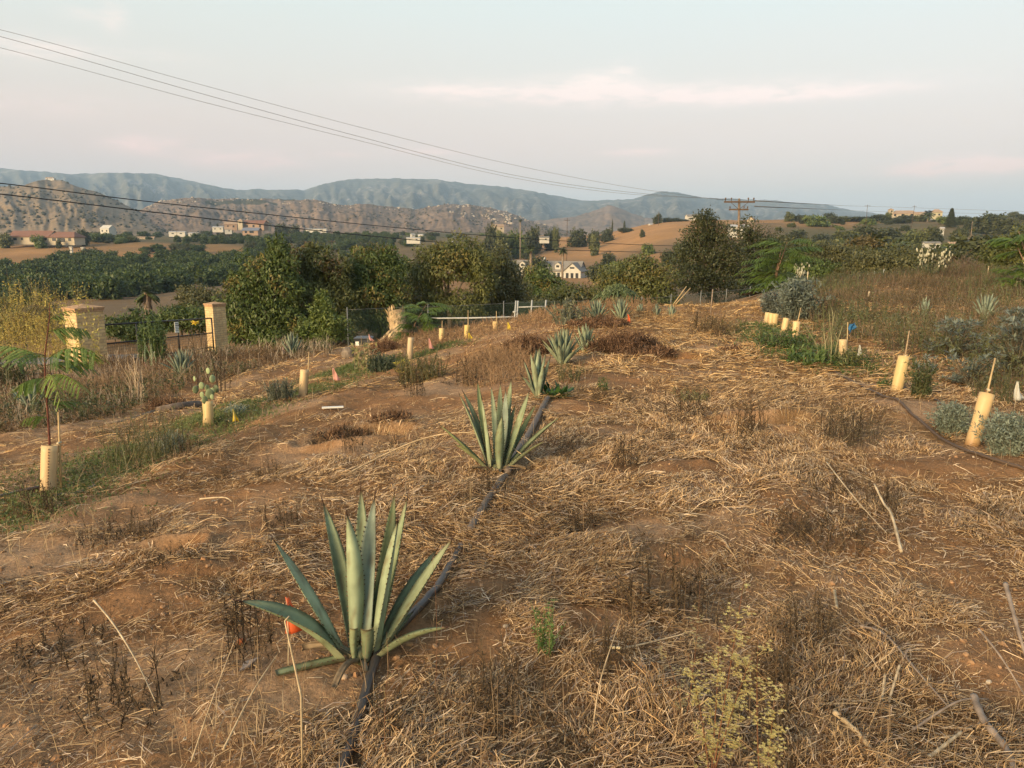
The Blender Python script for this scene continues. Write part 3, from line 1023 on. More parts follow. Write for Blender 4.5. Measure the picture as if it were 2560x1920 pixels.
agave_from_photo((1240, 1172), [
    (1148, 984, -.02, 1228, .7, AG_PALE * .95, False, .04, .2), (1157, 978, .08, 1228, .85, AG_MID * .9, False, .05, 0), (1194, 952, .1, 1234, .85, AG_DARK * 1.5, False, .04, 0),
    (1204, 994, -.1, 1235, 1.0, AG_PALE, False, .02, 0), (1227, 964, .02, 1240, .7, AG_PALE, False, .0, 0), (1251, 958, .1, 1244, .9, AG_MID, False, 0, 0),
    (1264, 975, .0, 1245, 1.0, AG_BLUE, False, 0, 0), (1278, 948, .06, 1250, .95, AG_MID * 1.05, False, .02, 0), (1256, 1040, -.12, 1243, 1.1, AG_MID * .9, False, 0, .1),
    (1288, 1012, .05, 1252, .9, AG_MID, False, .02, 0), (1323, 978, .0, 1258, 1.15, AG_MID * 1.05, False, .05, 0), (1400, 1042, .05, 1262, .95, AG_MID * .9, False, .06, .15),
    (1361, 1103, -.1, 1262, .8, AG_PALE * .8, False, .10, .5), (1099, 1062, .0, 1222, .9, AG_DARK * 1.5, False, .10, .1), (1136, 1109, -.15, 1225, .75, AG_MID * .8, False, .1, .5),
    (1340, 1010, .15, 1258, .9, AG_DARK * 1.4, False, .05, 0)],
    0, 'grey green agave second in the row, behind the thin arched stem', .058, 2, .055)


def agave_generic(px, py, wpx, hpx, nleaf, label, seed, blue=.5, spread=1.0):
    B = gp(px, py)
    s = size_at(B)
    Ht = hpx * s; W = wpx * s * .5
    g = np.random.default_rng(seed)
    root = empty('agave', B, label, 'agave', 'agaves planted along the rows')
    mb = MB(); agave_heart(mb, B, Ht * .09, Ht * .14); mb.build('heart', M_AGAVE, root)
    nleaf = int(nleaf * 1.5); Ht *= 1.12
    for i in range(nleaf):
        q = (i + .5) / nleaf
        az = i * 2.39996 + g.uniform(-.25, .25)
        out = q ** .85 * W * g.uniform(.95, 1.2) * spread
        hh = Ht * (1 - .50 * q ** 2.2) * g.uniform(.85, 1.02)
        tip = B + np.array((math.cos(az) * out, math.sin(az) * out, hh))
        p0 = B + np.array((math.cos(az), math.sin(az), 0)) * Ht * .05 + np.array((0, 0, Ht * .04))
        d = tip - p0; d /= np.linalg.norm(d); d = d + np.array((0, 0, .10)); d /= np.linalg.norm(d)
        c = AG_PALE * (1 - blue) + AG_BLUE * 1.15 * blue
        c = c * g.uniform(.6, 1.1)
        mb = MB(); agave_leaf(mb, p0, tip, Ht * .105 * g.uniform(.85, 1.1), d, c, seed * 100 + i, False, False, nseg=12, yellow=.25 if g.random() < .12 else 0)
        mb.build('leaf', M_AGAVE, root)
    return root


for a in ((1345, 1003, 96, 118, 9, 'pale agave third in the row, beside the leafy green clump', 3, .3), (1406, 914, 108, 88, 22, 'wide agave with many thin leaves, fourth in the row', 4, .3, 1.1),
          (1462, 882, 72, 72, 16, 'agave in front of the dark dead brush, beside a pink flag', 5, .35), (1492, 806, 80, 52, 18, 'broad agave rising behind the dark dead brush', 6, .6),
          (1552, 806, 60, 58, 18, 'upright agave left of a small orange flag beyond the dead brush', 7, .6), (1641, 797, 32, 34, 14, 'small distant blue agave, second last at the crest', 8, .8),
          (1678, 800, 34, 32, 14, 'small distant blue agave, last of the row at the crest', 9, .8), (1600, 792, 34, 30, 14, 'small grey agave half hidden in weeds near the crest', 10, .7),
          (732, 888, 62, 62, 16, 'agave with bluish leaves beside a pale flag left of the trash bin', 11, .8, 1.1), (845, 856, 48, 44, 16, 'pale grey agave directly left of the trash bin', 12, .7, 1.1),
          (455, 940, 84, 66, 18, 'grey agave in dry weeds before the metal gate', 13, .8, 1.2), (82, 1035, 110, 74, 14, 'shaded agave with drooping leaves behind the feathery sapling', 14, .7, 1.2),
          (2462, 805, 74, 66, 18, 'blue grey agave among the weeds at the right edge', 15, .9, 1.1), (2310, 800, 38, 58, 12, 'narrow blue agave among tall brown weeds', 16, .9)):
    agave_generic(*a)


# ---------------------------------------------------------------- things standing in the field
M_SLEEVE = mat_veg('peach_plastic', .45, .30, .35, .05, 6)
M_WOOD = mat_solid('weathered_wood', (.34, .24, .14), .85, .2, .25, 30, .3)
M_BAMBOO = mat_solid('bamboo', (.44, .31, .15), .6, .3, .2, 20, .1)
M_WIRE = mat_solid('pale_wire', (.50, .42, .28), .6, .3, .1, 20)
M_HOSE = mat_solid('black_polythene', (.030, .030, .031), .42, .4, .25, 14, .15, dirt=(.085, .060, .040))
M_HOSE_OLD = mat_solid('dusty_polythene', (.085, .068, .052), .6, .3, .3, 10, .15, dirt=(.17, .12, .08))
M_HOSE_DUST = mat_solid('brown_dusted_polythene', (.050, .036, .026), .6, .3, .3, 10, .15, dirt=(.095, .062, .04))
M_METAL = mat_solid('galvanised_pipe', (.36, .36, .33), .45, .5, .12, 8)
M_DULL = mat_solid('dull_steel_post', (.16, .165, .155), .6, .3, .15, 8)
M_BLACKM = mat_solid('black_iron', (.022, .021, .020), .5, .4, .2, 10)
M_WHITE = mat_solid('white_paint', (.76, .72, .62), .6, .35, .06, 3)
M_POLE = mat_solid('creosoted_pole', (.115, .078, .050), .9, .1, .25, 4)
M_WIRED = mat_solid('black_cable', (.02, .02, .022), .6, .3, .05, 2)
M_WIREL = mat_solid('aluminium_cable', (.16, .16, .16), .6, .3, .05, 2)


def ortho(px0, py0, p0, px1, py1, dd=0.0):
    """point at photo pixel (px1,py1), at the depth of p0 (+dd)"""
    dep = p0[1] * CP - (p0[2] - EYE) * SP
    return at_depth(px1, py1, dep + dd)


def sleeve(base, top, label, rad=.0525, stake=None, seam=False, plug=None, dd=0.0, col=(.80, .60, .30), twig=None, bamboo=True):
    B = gp(*base); B[2] -= .015
    T = ortho(*base, B, *top)
    ax = T - B; L = np.linalg.norm(ax); ax /= L
    root = empty('tree_shelter', B, label, 'tree shelter', 'tree shelters in the planting rows')
    u = np.cross(ax, (0, 1, 0)); u /= np.linalg.norm(u); w = np.cross(ax, u)
    n = 28
    a = np.linspace(0, 2 * np.pi, n, endpoint=False)
    ring = np.cos(a)[:, None] * u + np.sin(a)[:, None] * w
    V, Cc = [], []
    rr = random.Random(base[0] + 1)
    dent = rr.uniform(0, 6); dt = rr.uniform(.3, .8); dk = rr.uniform(.05, .16)
    rr = random.Random(base[0])
    col = np.array(col) * rr.uniform(.86, 1.0) * np.array((1, rr.uniform(.96, 1.02), rr.uniform(.9, 1.06)))
    zz = np.linspace(0, 1, 9)
    rr = random.Random(base[0])
    ph = rr.uniform(0, 6)
    for k, t in enumerate(zz):
        wob = 1 + .05 * np.sin(a * 2 + t * 2 + ph) - dk * np.exp(-((t - dt) / .18) ** 2) * np.maximum(0, np.cos(a - dent)) ** 3
        V.append(B + ax * L * t + ring * (rad * wob)[:, None])
        stain = min(.8, .75 * math.exp(-t * L / .05) + .12 * (1 - t))
        Cc.append(np.repeat((col * (1 - stain) + np.array((.28, .13, .05)) * stain)[None], n, 0))
    for k, t in enumerate(zz[::-1]):
        wob = 1 + .05 * np.sin(a * 2 + t * 2 + ph) - dk * np.exp(-((t - dt) / .18) ** 2) * np.maximum(0, np.cos(a - dent)) ** 3
        V.append(B + ax * L * t + ring * ((rad - .003) * wob)[:, None])
        Cc.append(np.repeat(col[None] * .95, n, 0))
    m = len(V)
    i, j = np.meshgrid(np.arange(m - 1), np.arange(n), indexing='ij')
    Q = np.stack([i * n + j, i * n + (j + 1) % n, (i + 1) * n + (j + 1) % n, (i + 1) * n + j], -1).reshape(-1, 4)
    MB().add(np.concatenate(V), Q, None, np.concatenate(Cc)).build('sleeve', M_SLEEVE, root)
    if seam:
        mb = MB()
        d = np.array((.42, -.9, 0)); d /= np.linalg.norm(d)
        for t in np.linspace(.05, .95, 17):
            mb.box(B + ax * L * t + d * (rad + .0015), (.006, .003, .012), C=(.2, .1, .05))
        mb.build('perforation', M_STEM, root)
    if stake:
        S0 = ortho(*base, B, stake[0], stake[1]); S1 = ortho(*base, B, stake[2], stake[3])
        off = np.array((0, .03, 0))
        d = (S1 - S0)
        S00 = S0 - d / np.linalg.norm(d) * L * .95
        mb = MB().tube([S00 + off, S0 + off, S1 + off], [.008, .008, .006], 7, (.42, .30, .15))
        st = mb.build('stake', M_BAMBOO if bamboo else M_WOOD, root)
        MB().tube([S0 + off * .2 - d * .02, S0 + off * 1.4 - d * .01], .010, 8, (.7, .6, .4)).build('tie', M_WIRE, st)
    if twig:
        mb = MB()
        for (x0, y0, x1, y1, r) in twig:
            p, q = ortho(*base, B, x0, y0), ortho(*base, B, x1, y1)
            mb.tube([p, (p + q) / 2 + np.array((.006, 0, 0)), q], [r, r * .8, r * .5], 6, (.16, .09, .05))
        mb.build('twig', M_STEM, root)
    return root, B, T


sleeve((2430, 1105), (2468, 984), 'tall leaning peach tree shelter between two silver shrubs, nearest on the right', stake=(2476, 975, 2494, 897), twig=[(2470, 1010, 2462, 972, .006), (2470, 1010, 2480, 968, .005)])
sleeve((2239, 986), (2260, 891), 'leaning peach tree shelter with a tall reddish stake beside a bushy weed', stake=(2267, 890, 2277, 828), bamboo=False)
sleeve((2107, 897), (2108, 849), 'upright shelter whose stake holds a torn blue rag', stake=(2120, 872, 2122, 806))
sleeve((1987, 852), (1992, 804), 'pale shelter in front of the tall grey shrub', stake=(1996, 806, 2004, 770))
sleeve((1958, 832), (1966, 796), 'shelter half sunk in green weeds behind the pale one')
sleeve((1935, 814), (1939, 785), 'small far shelter, right one of three side by side')
sleeve((1926, 813), (1930, 784), 'small far shelter, middle one of three side by side')
sleeve((1916, 810), (1921, 782), 'small far shelter, left one of three side by side')
sleeve((119, 1229), (124, 1113), 'tall tree shelter with a row of holes holding the feathery sapling', stake=(143, 1108, 140, 1032), seam=True)
sleeve((521, 1064), (519, 1003), 'short shelter filled with a small prickly pear')
sleeve((756, 993), (761, 924), 'leaning shelter with a thin stake beside a patch of green grass', stake=(769, 926, 771, 880))
sleeve((1023, 893), (1027, 844), 'spotted shelter under the feathery tree beside the logs', col=(.70, .55, .30))
sleeve((1104, 853), (1104, 821), 'short plain shelter left of the white gate pipe', stake=(1105, 822, 1105, 802))
sleeve((1166, 847), (1168, 813), 'bright shelter with a yellow flag against its foot', stake=(1170, 815, 1170, 776), col=(.76, .56, .20))
sleeve((1237, 829), (1239, 804), 'farthest left shelter by the gate post, with a stake', stake=(1241, 806, 1241, 778), col=(.72, .52, .24))
sleeve((919, 914), (917, 888), 'thin pale shelter among yellow leaves near the trash bin', rad=.03, col=(.70, .58, .30))


def flag(base, foot, label, col, w=.075, h=.12, top=None, lean=0, rot=0.0, folded=True):
    """marker flag: wire with a drooping plastic cloth; foot = ground pixel, base = pixel of the wire top"""
    B = gp(*foot)
    T = ortho(*foot, B, *base)
    root = empty('marker_flag', B, label, 'flag', 'marker flags in the field')
    MB().tube([B - np.array((0, 0, .02)), (B + T) / 2 + np.array((.004, 0, 0)), T], [.0022, .002, .0016], 6, (.6, .5, .35)).build('wire', M_WIRE, root)
    n, m = 6, 8
    V = []
    rr = random.Random(base[0]); ph = rr.uniform(0, 6)
    c, s = math.cos(rot), math.sin(rot)
    for j in range(m):
        t = j / (m - 1)
        for i in range(n):
            u = i / (n - 1)
            # cloth hangs limp: narrow at the top corner, wide at the bottom
            x = u * w * (.15 + .85 * t) * (1.1 - .2 * math.sin(ph + t * 4)) - w * .06
            y = .018 * math.sin(u * 6 + t * 3 + ph) * (.4 + t)
            z = -h * t * (1 - .38 * u) - h * .40 * u * t ** .5
            V.append((x * c - y * s, x * s + y * c, z))
    V = np.array(V) + T
    i, j = np.meshgrid(np.arange(m - 1), np.arange(n - 1), indexing='ij')
    Q = np.stack([i * n + j, i * n + j + 1, (i + 1) * n + j + 1, (i + 1) * n + j], -1).reshape(-1, 4)
    o = MB().add(V, Q, None, np.array(col)).build('cloth', mat_flag, root)
    md = o.modifiers.new('thickness', 'SOLIDIFY'); md.thickness = .0008
    return root


mat_flag = mat_veg('flag_plastic', .45, .35, .35, .06, 20)
ORANGE = (.80, .17, .055); PINK = (.72, .38, .32); PALE = (.62, .62, .55); YEL = (.75, .58, .06)
flag((716, 1494), (722, 1690), 'bright orange flag by the nearest agave', ORANGE, .095, .135)
for a in (((832, 920), (834, 962), 'pink and white flag in the grass right of the leaning left shelter', PINK, .11, .17), ((1072, 846), (1072, 880), 'pink white flag beside the spotted shelter', PINK, .10, .18),
          ((922, 836), (924, 868), 'pink white flag in front of the trash bin', PINK, .10, .14), ((1541, 833), (1541, 862), 'pink flag beside the agave in front of the dead brush', (.75, .25, .19), .07, .11),
          ((1569, 785), (1567, 815), 'small orange flag beside the upright agave beyond the dead brush', ORANGE, .08, .15), ((2148, 862), (2150, 900), 'whitish flag right of the shelter with the blue rag', PALE, .085, .16),
          ((2543, 954), (2535, 1030), 'pale green flag with faint writing at the right edge', PALE, .10, .17), ((2319, 890), (2317, 925), 'small white flag against the silvery tuft', (.7, .68, .6), .05, .12),
          ((582, 1022), (590, 1060), 'yellow flag next to the prickly pear shelter', YEL, .05, .13), ((262, 998), (264, 1018), 'small orange flag lost in weeds behind the sapling', (.75, .27, .17), .06, .09),
          ((361, 905), (362, 930), 'pink flag among pale dead stems before the gate', (.75, .35, .3), .05, .12), ((492, 925), (493, 955), 'faded pink flag among dark stems right of the gate sign', (.6, .4, .36), .07, .16),
          ((1172, 832), (1172, 850), 'yellow flag against the foot of the bright shelter', YEL, .11, .16), ((1269, 806), (1270, 826), 'yellow flag left of the gate posts', YEL, .11, .15),
          ((706, 868), (707, 890), 'pale pink flag beside the bluish agave', (.6, .45, .42), .09, .14)):
    flag(*a)

# torn blue rag on the stake
B = gp(2107, 897)
T = ortho(2107, 897, B, 2124, 812) + np.array((0, .02, 0))
mb = MB(); n, m = 9, 9
V = []
for j in range(m):
    for i in range(n):
        u, t = i / (n - 1), j / (m - 1)
        V.append((u * .085 + .012 * math.sin(t * 9 + u * 4), .02 * math.sin(u * 9 + t * 5), -.10 * t - .03 * math.sin(u * 7) * t + .02 * u))
i, j = np.meshgrid(np.arange(m - 1), np.arange(n - 1), indexing='ij')
mb.add(np.array(V) + T, np.stack([i * n + j, i * n + j + 1, (i + 1) * n + j + 1, (i + 1) * n + j], -1).reshape(-1, 4), None, (.035, .16, .33))
o = mb.build('rag', mat_flag, loc=T); tag(o, 'torn blue rag tied to a stake on the right', 'rag')
o.modifiers.new('thickness', 'SOLIDIFY').thickness = .001


def hose(pts, r, name, label, mat=None, lift=.6, sub=14, wob=.02, sag=()):
    P = np.array([gp(*p)[:2] for p in pts])
    t = np.arange(len(P)); tt = np.linspace(0, len(P) - 1, (len(P) - 1) * sub + 1)
    # Catmull-Rom
    out = []
    for q in tt:
        i = min(int(q), len(P) - 2); f = q - i
        p0, p1, p2, p3 = P[max(i - 1, 0)], P[i], P[i + 1], P[min(i + 2, len(P) - 1)]
        out.append(.5 * ((2 * p1) + (-p0 + p2) * f + (2 * p0 - 5 * p1 + 4 * p2 - p3) * f * f + (-p0 + 3 * p1 - 3 * p2 + p3) * f ** 3))
    out = np.array(out)
    z = hgt(out[:, 0], out[:, 1])
    k = np.ones(25) / 25
    zs = np.convolve(np.pad(z, 12, mode='edge'), k, 'valid')
    z = np.maximum(zs + .004, z - r * .5)
    out[:, 0] += (vnoise(tt * .9, tt * 0 + 4, 3) - .5) * wob
    Q = np.stack([out[:, 0], out[:, 1], z + r * lift], -1)
    o = MB().tube(Q, r, 10, (1, 1, 1)).build(name, mat or M_HOSE, loc=Q[0])
    return tag(o, label, 'hose')


hose([(850, 1960), (872, 1890), (905, 1795), (948, 1665), (985, 1612), (1030, 1565), (1095, 1480), (1152, 1368)], .018, 'irrigation_hose', 'thick black hose passing behind the nearest agave', lift=1.1, wob=.008)
hose([(1175, 1330), (1205, 1270), (1250, 1210), (1262, 1190)], .024, 'irrigation_hose', 'grey weathered hose stretch before the second agave', M_HOSE_OLD, lift=1.0)
hose([(1268, 1180), (1295, 1130), (1340, 1068), (1368, 1010)], .026, 'irrigation_hose', 'pale dusty hose stretch from the second agave to the leafy clump', M_HOSE_OLD, lift=.8)
hose([(2078, 928), (2140, 965), (2205, 1010), (2290, 1060), (2370, 1108), (2450, 1148), (2560, 1180), (2700, 1212)], .012, 'drip_hose', 'thin dark hose running diagonally along the right row', M_HOSE_DUST, lift=1.6, wob=.004)
hose([(2250, 975), (2300, 992), (2350, 1022), (2372, 1042)], .012, 'drip_hose', 'short thin hose behind the bushy weed on the right', lift=.8)
hose([(-120, 1290), (-10, 1258), (60, 1236), (110, 1222)], .014, 'drip_hose', 'black hose leading to the foot of the feathery sapling', lift=.9)
hose([(130, 1252), (185, 1240), (240, 1215)], .012, 'drip_hose', 'short black hose just right of the sapling shelter', lift=.8)
hose([(388, 1148), (425, 1135), (458, 1118)], .013, 'drip_hose', 'short black hose below the greyish tuft on the left', lift=.9)


# ---------------------------------------------------------------- brick pillars, gate, sign, bin
def mat_brick():
    m, N, L, b = mat_base('buff_brick')
    tc = N.new('ShaderNodeTexCoord')
    mp = N.new('ShaderNodeMapping'); L.new(tc.outputs['Object'], mp.inputs[0])
    ge = N.new('ShaderNodeNewGeometry')
    # use the wall's own direction: x+y along the face, z up
    sep = N.new('ShaderNodeSeparateXYZ'); L.new(tc.outputs['Object'], sep.inputs[0])
    ad = N.new('ShaderNodeMath'); L.new(sep.outputs[0], ad.inputs[0]); L.new(sep.outputs[1], ad.inputs[1])
    cb = N.new('ShaderNodeCombineXYZ'); L.new(ad.outputs[0], cb.inputs[0]); L.new(sep.outputs[2], cb.inputs[1])
    br = N.new('ShaderNodeTexBrick'); br.inputs['Scale'].default_value = 1.0
    br.inputs['Brick Width'].default_value = .21; br.inputs['Row Height'].default_value = .072; br.inputs['Mortar Size'].default_value = .012
    br.inputs['Color1'].default_value = (.60, .44, .22, 1); br.inputs['Color2'].default_value = (.52, .36, .17, 1); br.inputs['Mortar'].default_value = (.42, .30, .16, 1)
    L.new(cb.outputs[0], br.inputs['Vector'])
    no = N.new('ShaderNodeTexNoise'); no.inputs['Scale'].default_value = 9; no.inputs['Detail'].default_value = 4; L.new(tc.outputs['Object'], no.inputs['Vector'])
    mx = N.new('ShaderNodeMix'); mx.data_type = 'RGBA'; mx.blend_type = 'OVERLAY'; mx.inputs[0].default_value = .5
    L.new(br.outputs[0], mx.inputs[6]); L.new(no.outputs[0], mx.inputs[7])
    L.new(mx.outputs[2], b.inputs['Base Color']); b.inputs['Roughness'].default_value = .9
    bp = N.new('ShaderNodeBump'); bp.inputs['Strength'].default_value = .5; bp.inputs['Distance'].default_value = .01
    L.new(br.outputs['Fac'], bp.inputs['Height']); bp.invert = True; L.new(bp.outputs[0], b.inputs['Normal'])
    return m


M_BRICK = mat_brick()
M_CAP = mat_solid('brick_cap', (.40, .25, .14), .9, .2, .2, 20, .3)


def rotz(a):
    c, s = math.cos(a), math.sin(a)
    return np.array(((c, -s, 0), (s, c, 0), (0, 0, 1.0)))


def pillar(px, dep, top_py, w, label, rz):
    P = gd(px, dep); P[2] -= .2
    h = rise(P, top_py)
    root = empty('brick_pillar', P, label, 'pillar', 'brick gate pillars')
    Rm = rotz(rz)
    o = bpy.data.objects.new('shaft', MB().box((0, 0, (h - .1) / 2), (w, w, h - .1)).mesh('shaft', M_BRICK, False))
    COL.objects.link(o); o.parent = root; o.rotation_euler = (0, 0, rz)
    bv = o.modifiers.new('bevel', 'BEVEL'); bv.width = .008
    mb = MB().box((0, 0, h - .067), (w + .02, w + .02, .06)).box((0, 0, h - .018), (w + .05, w + .05, .04))
    V = np.array([(-1, -1, 0), (1, -1, 0), (1, 1, 0), (-1, 1, 0), (0, 0, .22)]) * (w * .5) + np.array((0, 0, h + .002))
    mb.add(V, None, [(0, 1, 4), (1, 2, 4), (2, 3, 4), (3, 0, 4)])
    o = bpy.data.objects.new('cap', mb.mesh('cap', M_CAP, False)); COL.objects.link(o); o.parent = root; o.rotation_euler = (0, 0, rz)
    return P


PL = pillar(224, 17.5, 764, .60, 'wide buff brick pillar left of the gate, half covered by yellow leaves', R(-37))
PR = pillar(549, 25, 755, .46, 'narrow buff brick pillar right of the gate, against the trees', R(-37))


def build_gate():
    A = gd(268, 18.6); Bp = gd(538, 24.6)
    zt = A[2] * 0 + EYE + 18.6 * (-SP + (960 - 808) / F * CP)
    At = np.array((A[0], A[1], EYE + 18.75 * (-SP + (960 - 808) / F * CP)))
    Bt = np.array((Bp[0], Bp[1], EYE + 24.7 * (-SP + (960 - 792) / F * CP)))
    hA, hB = 1.15, 1.15
    root = empty('driveway_gate', A, 'low black iron gate between the brick pillars', 'gate')
    dn = np.array((0, 0, 1.0))

    def at(u, f):
        top = At + (Bt - At) * u
        return top - dn * (hA * (1 - f))
    for f in (1, .6, .2, .02):
        MB().tube([at(0, f), at(.5, f), at(1, f)], .022 if f in (1, .02) else .017, 8).build('rail', M_BLACKM, root)
    for u in (0, .25, .62, 1):
        MB().tube([at(u, 0), at(u, 1.0)], .026, 8).build('upright', M_BLACKM, root)
    mb = MB()
    for u in np.linspace(.02, .98, 60):
        mb.tube([at(u, .03), at(u, .6)], .0035, 4)
    for f in np.linspace(.06, .58, 9):
        mb.tube([at(0, f), at(1, f)], .003, 4)
    mb.build('wire_mesh', M_BLACKM, root)
    # sign hung on the gate
    d = Bt - At; d /= np.linalg.norm(d)
    u0 = .60
    c = at(u0, .83); nrm = np.cross(d, dn); nrm = nrm * (-1 if nrm[1] > 0 else 1)
    rt = empty('gate_sign', c, 'small white notice with lines of dark print hung on the black gate', 'sign')
    fr = np.stack([d, -nrm, dn], 1)
    MB().box(c + nrm * .035, (.24, .008, .30), fr).build('board', M_WHITE, rt, smooth=False)
    mb = MB()
    rr = random.Random(4)
    for k, z in enumerate((.105, .055, .005, -.045, -.095)):
        x = -.095
        while x < .08:
            w = rr.uniform(.02, .05)
            mb.box(c + nrm * .0415 + d * (x + w / 2) * (1 if d[0] > 0 else -1) + dn * z, (w, .003, .026 if k < 2 else .016), fr)
            x += w + .014
    mb.build('lettering', M_BLACKM, rt, smooth=False)


build_gate()


def build_bin():
    P = gd(912, 21.0); P[2] -= .05
    s = size_at(P)
    w = 40 * s; h = rise(P, 846)
    root = empty('trash_bin', P, 'dark grey wheeled trash bin with a white label beside the road', 'bin')
    o = MB()
    V = np.array([(-.42, -.36, 0), (.42, -.36, 0), (.42, .36, 0), (-.42, .36, 0), (-.5, -.46, 1), (.5, -.46, 1), (.5, .46, 1), (-.5, .46, 1)], float) * np.array((w, w, h)) + P
    o.add(V, [(0, 1, 5, 4), (1, 2, 6, 5), (2, 3, 7, 6), (3, 0, 4, 7), (3, 2, 1, 0), (4, 5, 6, 7)])
    M_BIN = mat_solid('grey_plastic', (.045, .047, .050), .5, .4, .15, 6)
    b = o.build('body', M_BIN, root, smooth=False); b.modifiers.new('bevel', 'BEVEL').width = .02
    l = MB().box(P + np.array((0, 0, h + .025)), (w * 1.1, w * 1.02, .05)).box(P + np.array((0, w * .52, h + .02)), (w * .8, .06, .07)).build('lid', mat_solid('lid_plastic', (.06, .062, .066), .45, .4, .1, 6), root, smooth=False)
    l.modifiers.new('bevel', 'BEVEL').width = .02
    MB().box(P + np.array((-w * .32, -w * .462, h * .70)), (w * .22, .006, h * .34)).build('label', M_WHITE, root, smooth=False)
    for sx in (-1, 1):
        MB().tube([P + np.array((sx * w * .42, w * .36, .12)), P + np.array((sx * w * .5, w * .36, .12))], .12, 14).build('wheel', M_BLACKM, root)


build_bin()


def build_road():
    M = mat_solid('worn_asphalt', (.155, .140, .122), .9, .2, .14, 1.5, .2)
    for pts, wd, nm, lb in (([gd(-160, 19.5), gd(60, 19.6), gd(220, 19.9), gd(380, 20.5), gd(520, 21.5), gd(660, 22.7), gd(800, 23.6), gd(950, 24.0), gd(1100, 24.2), gd(1250, 24.6), gd(1380, 26.2), gd(1460, 30)], 3.2, 'road', 'narrow grey road passing the gate and the bin'),
                            ([gd(1880, 31.5), gd(2000, 29.5), gd(2100, 28.2), gd(2200, 28)], 2.6, 'road', 'grey road bend showing beyond the weeds on the right')):
        P = np.array(pts)[:, :2]
        n = 60
        q = np.linspace(0, len(P) - 1, n)
        C_ = np.stack([np.interp(q, np.arange(len(P)), P[:, k]) for k in (0, 1)], -1)
        k = np.ones(9) / 9
        C_ = np.stack([np.convolve(np.pad(C_[:, c], 4, mode='edge'), k, 'valid') for c in (0, 1)], -1)
        T = np.gradient(C_, axis=0); T /= np.linalg.norm(T, axis=1)[:, None]
        Nn = np.stack([-T[:, 1], T[:, 0]], -1)
        us = np.linspace(-.5, .5, 7)
        V = []
        for u in us:
            xy = C_ + Nn * wd * u
            V.append(np.stack([xy[:, 0], xy[:, 1], hgt(xy[:, 0], xy[:, 1]) + .05 - .06 * (abs(u) > .45)], -1))
        V = np.stack(V, 1)
        mx = V[:, 1:-1, 2].mean(1)
        V[:, :, 2] = np.maximum(V[:, :, 2], mx[:, None] - .02)
        i, j = np.meshgrid(np.arange(n - 1), np.arange(6), indexing='ij')
        Q = np.stack([i * 7 + j, i * 7 + j + 1, (i + 1) * 7 + j + 1, (i + 1) * 7 + j], -1).reshape(-1, 4)
        tag(MB().add(V.reshape(-1, 3), Q).build(nm, M), lb, 'road', kind='structure')


build_road()


# ---------------------------------------------------------------- wire fence and pipe gate
def mat_mesh(name, col, cell=.05, solid=.35):
    """woven wire or shade net: a grid of threads with open cells"""
    m, N, L, b = mat_base(name)
    b.inputs['Base Color'].default_value = (*col, 1); b.inputs['Roughness'].default_value = .7
    tc = N.new('ShaderNodeTexCoord')
    no = N.new('ShaderNodeTexNoise'); no.inputs['Scale'].default_value = 3; L.new(tc.outputs['Object'], no.inputs['Vector'])
    sep = N.new('ShaderNodeSeparateXYZ'); L.new(tc.outputs['Object'], sep.inputs[0])

    def thread(op):
        a = N.new('ShaderNodeMath'); a.operation = op; L.new(sep.outputs[0], a.inputs[0]); L.new(sep.outputs[2], a.inputs[1])
        d = N.new('ShaderNodeMath'); d.operation = 'DIVIDE'; L.new(a.outputs[0], d.inputs[0]); d.inputs[1].default_value = cell
        f = N.new('ShaderNodeMath'); f.operation = 'FRACT'; L.new(d.outputs[0], f.inputs[0])
        l = N.new('ShaderNodeMath'); l.operation = 'LESS_THAN'; L.new(f.outputs[0], l.inputs[0]); l.inputs[1].default_value = solid * .55
        return l.outputs[0]
    mxm = N.new('ShaderNodeMath'); mxm.operation = 'MAXIMUM'; L.new(thread('ADD'), mxm.inputs[0]); L.new(thread('SUBTRACT'), mxm.inputs[1])
    tr = N.new('ShaderNodeBsdfTransparent'); mix = N.new('ShaderNodeMixShader')
    L.new(mxm.outputs[0], mix.inputs[0]); L.new(tr.outputs[0], mix.inputs[1]); L.new(b.outputs[0], mix.inputs[2])
    L.new(mix.outputs[0], N['Material Output'].inputs[0])
    return m


M_MESH = mat_mesh('green_wire_mesh', (.028, .055, .038), .06, .22)
M_MESH2 = mat_mesh('grey_wire_mesh', (.30, .30, .29), .06, .30)


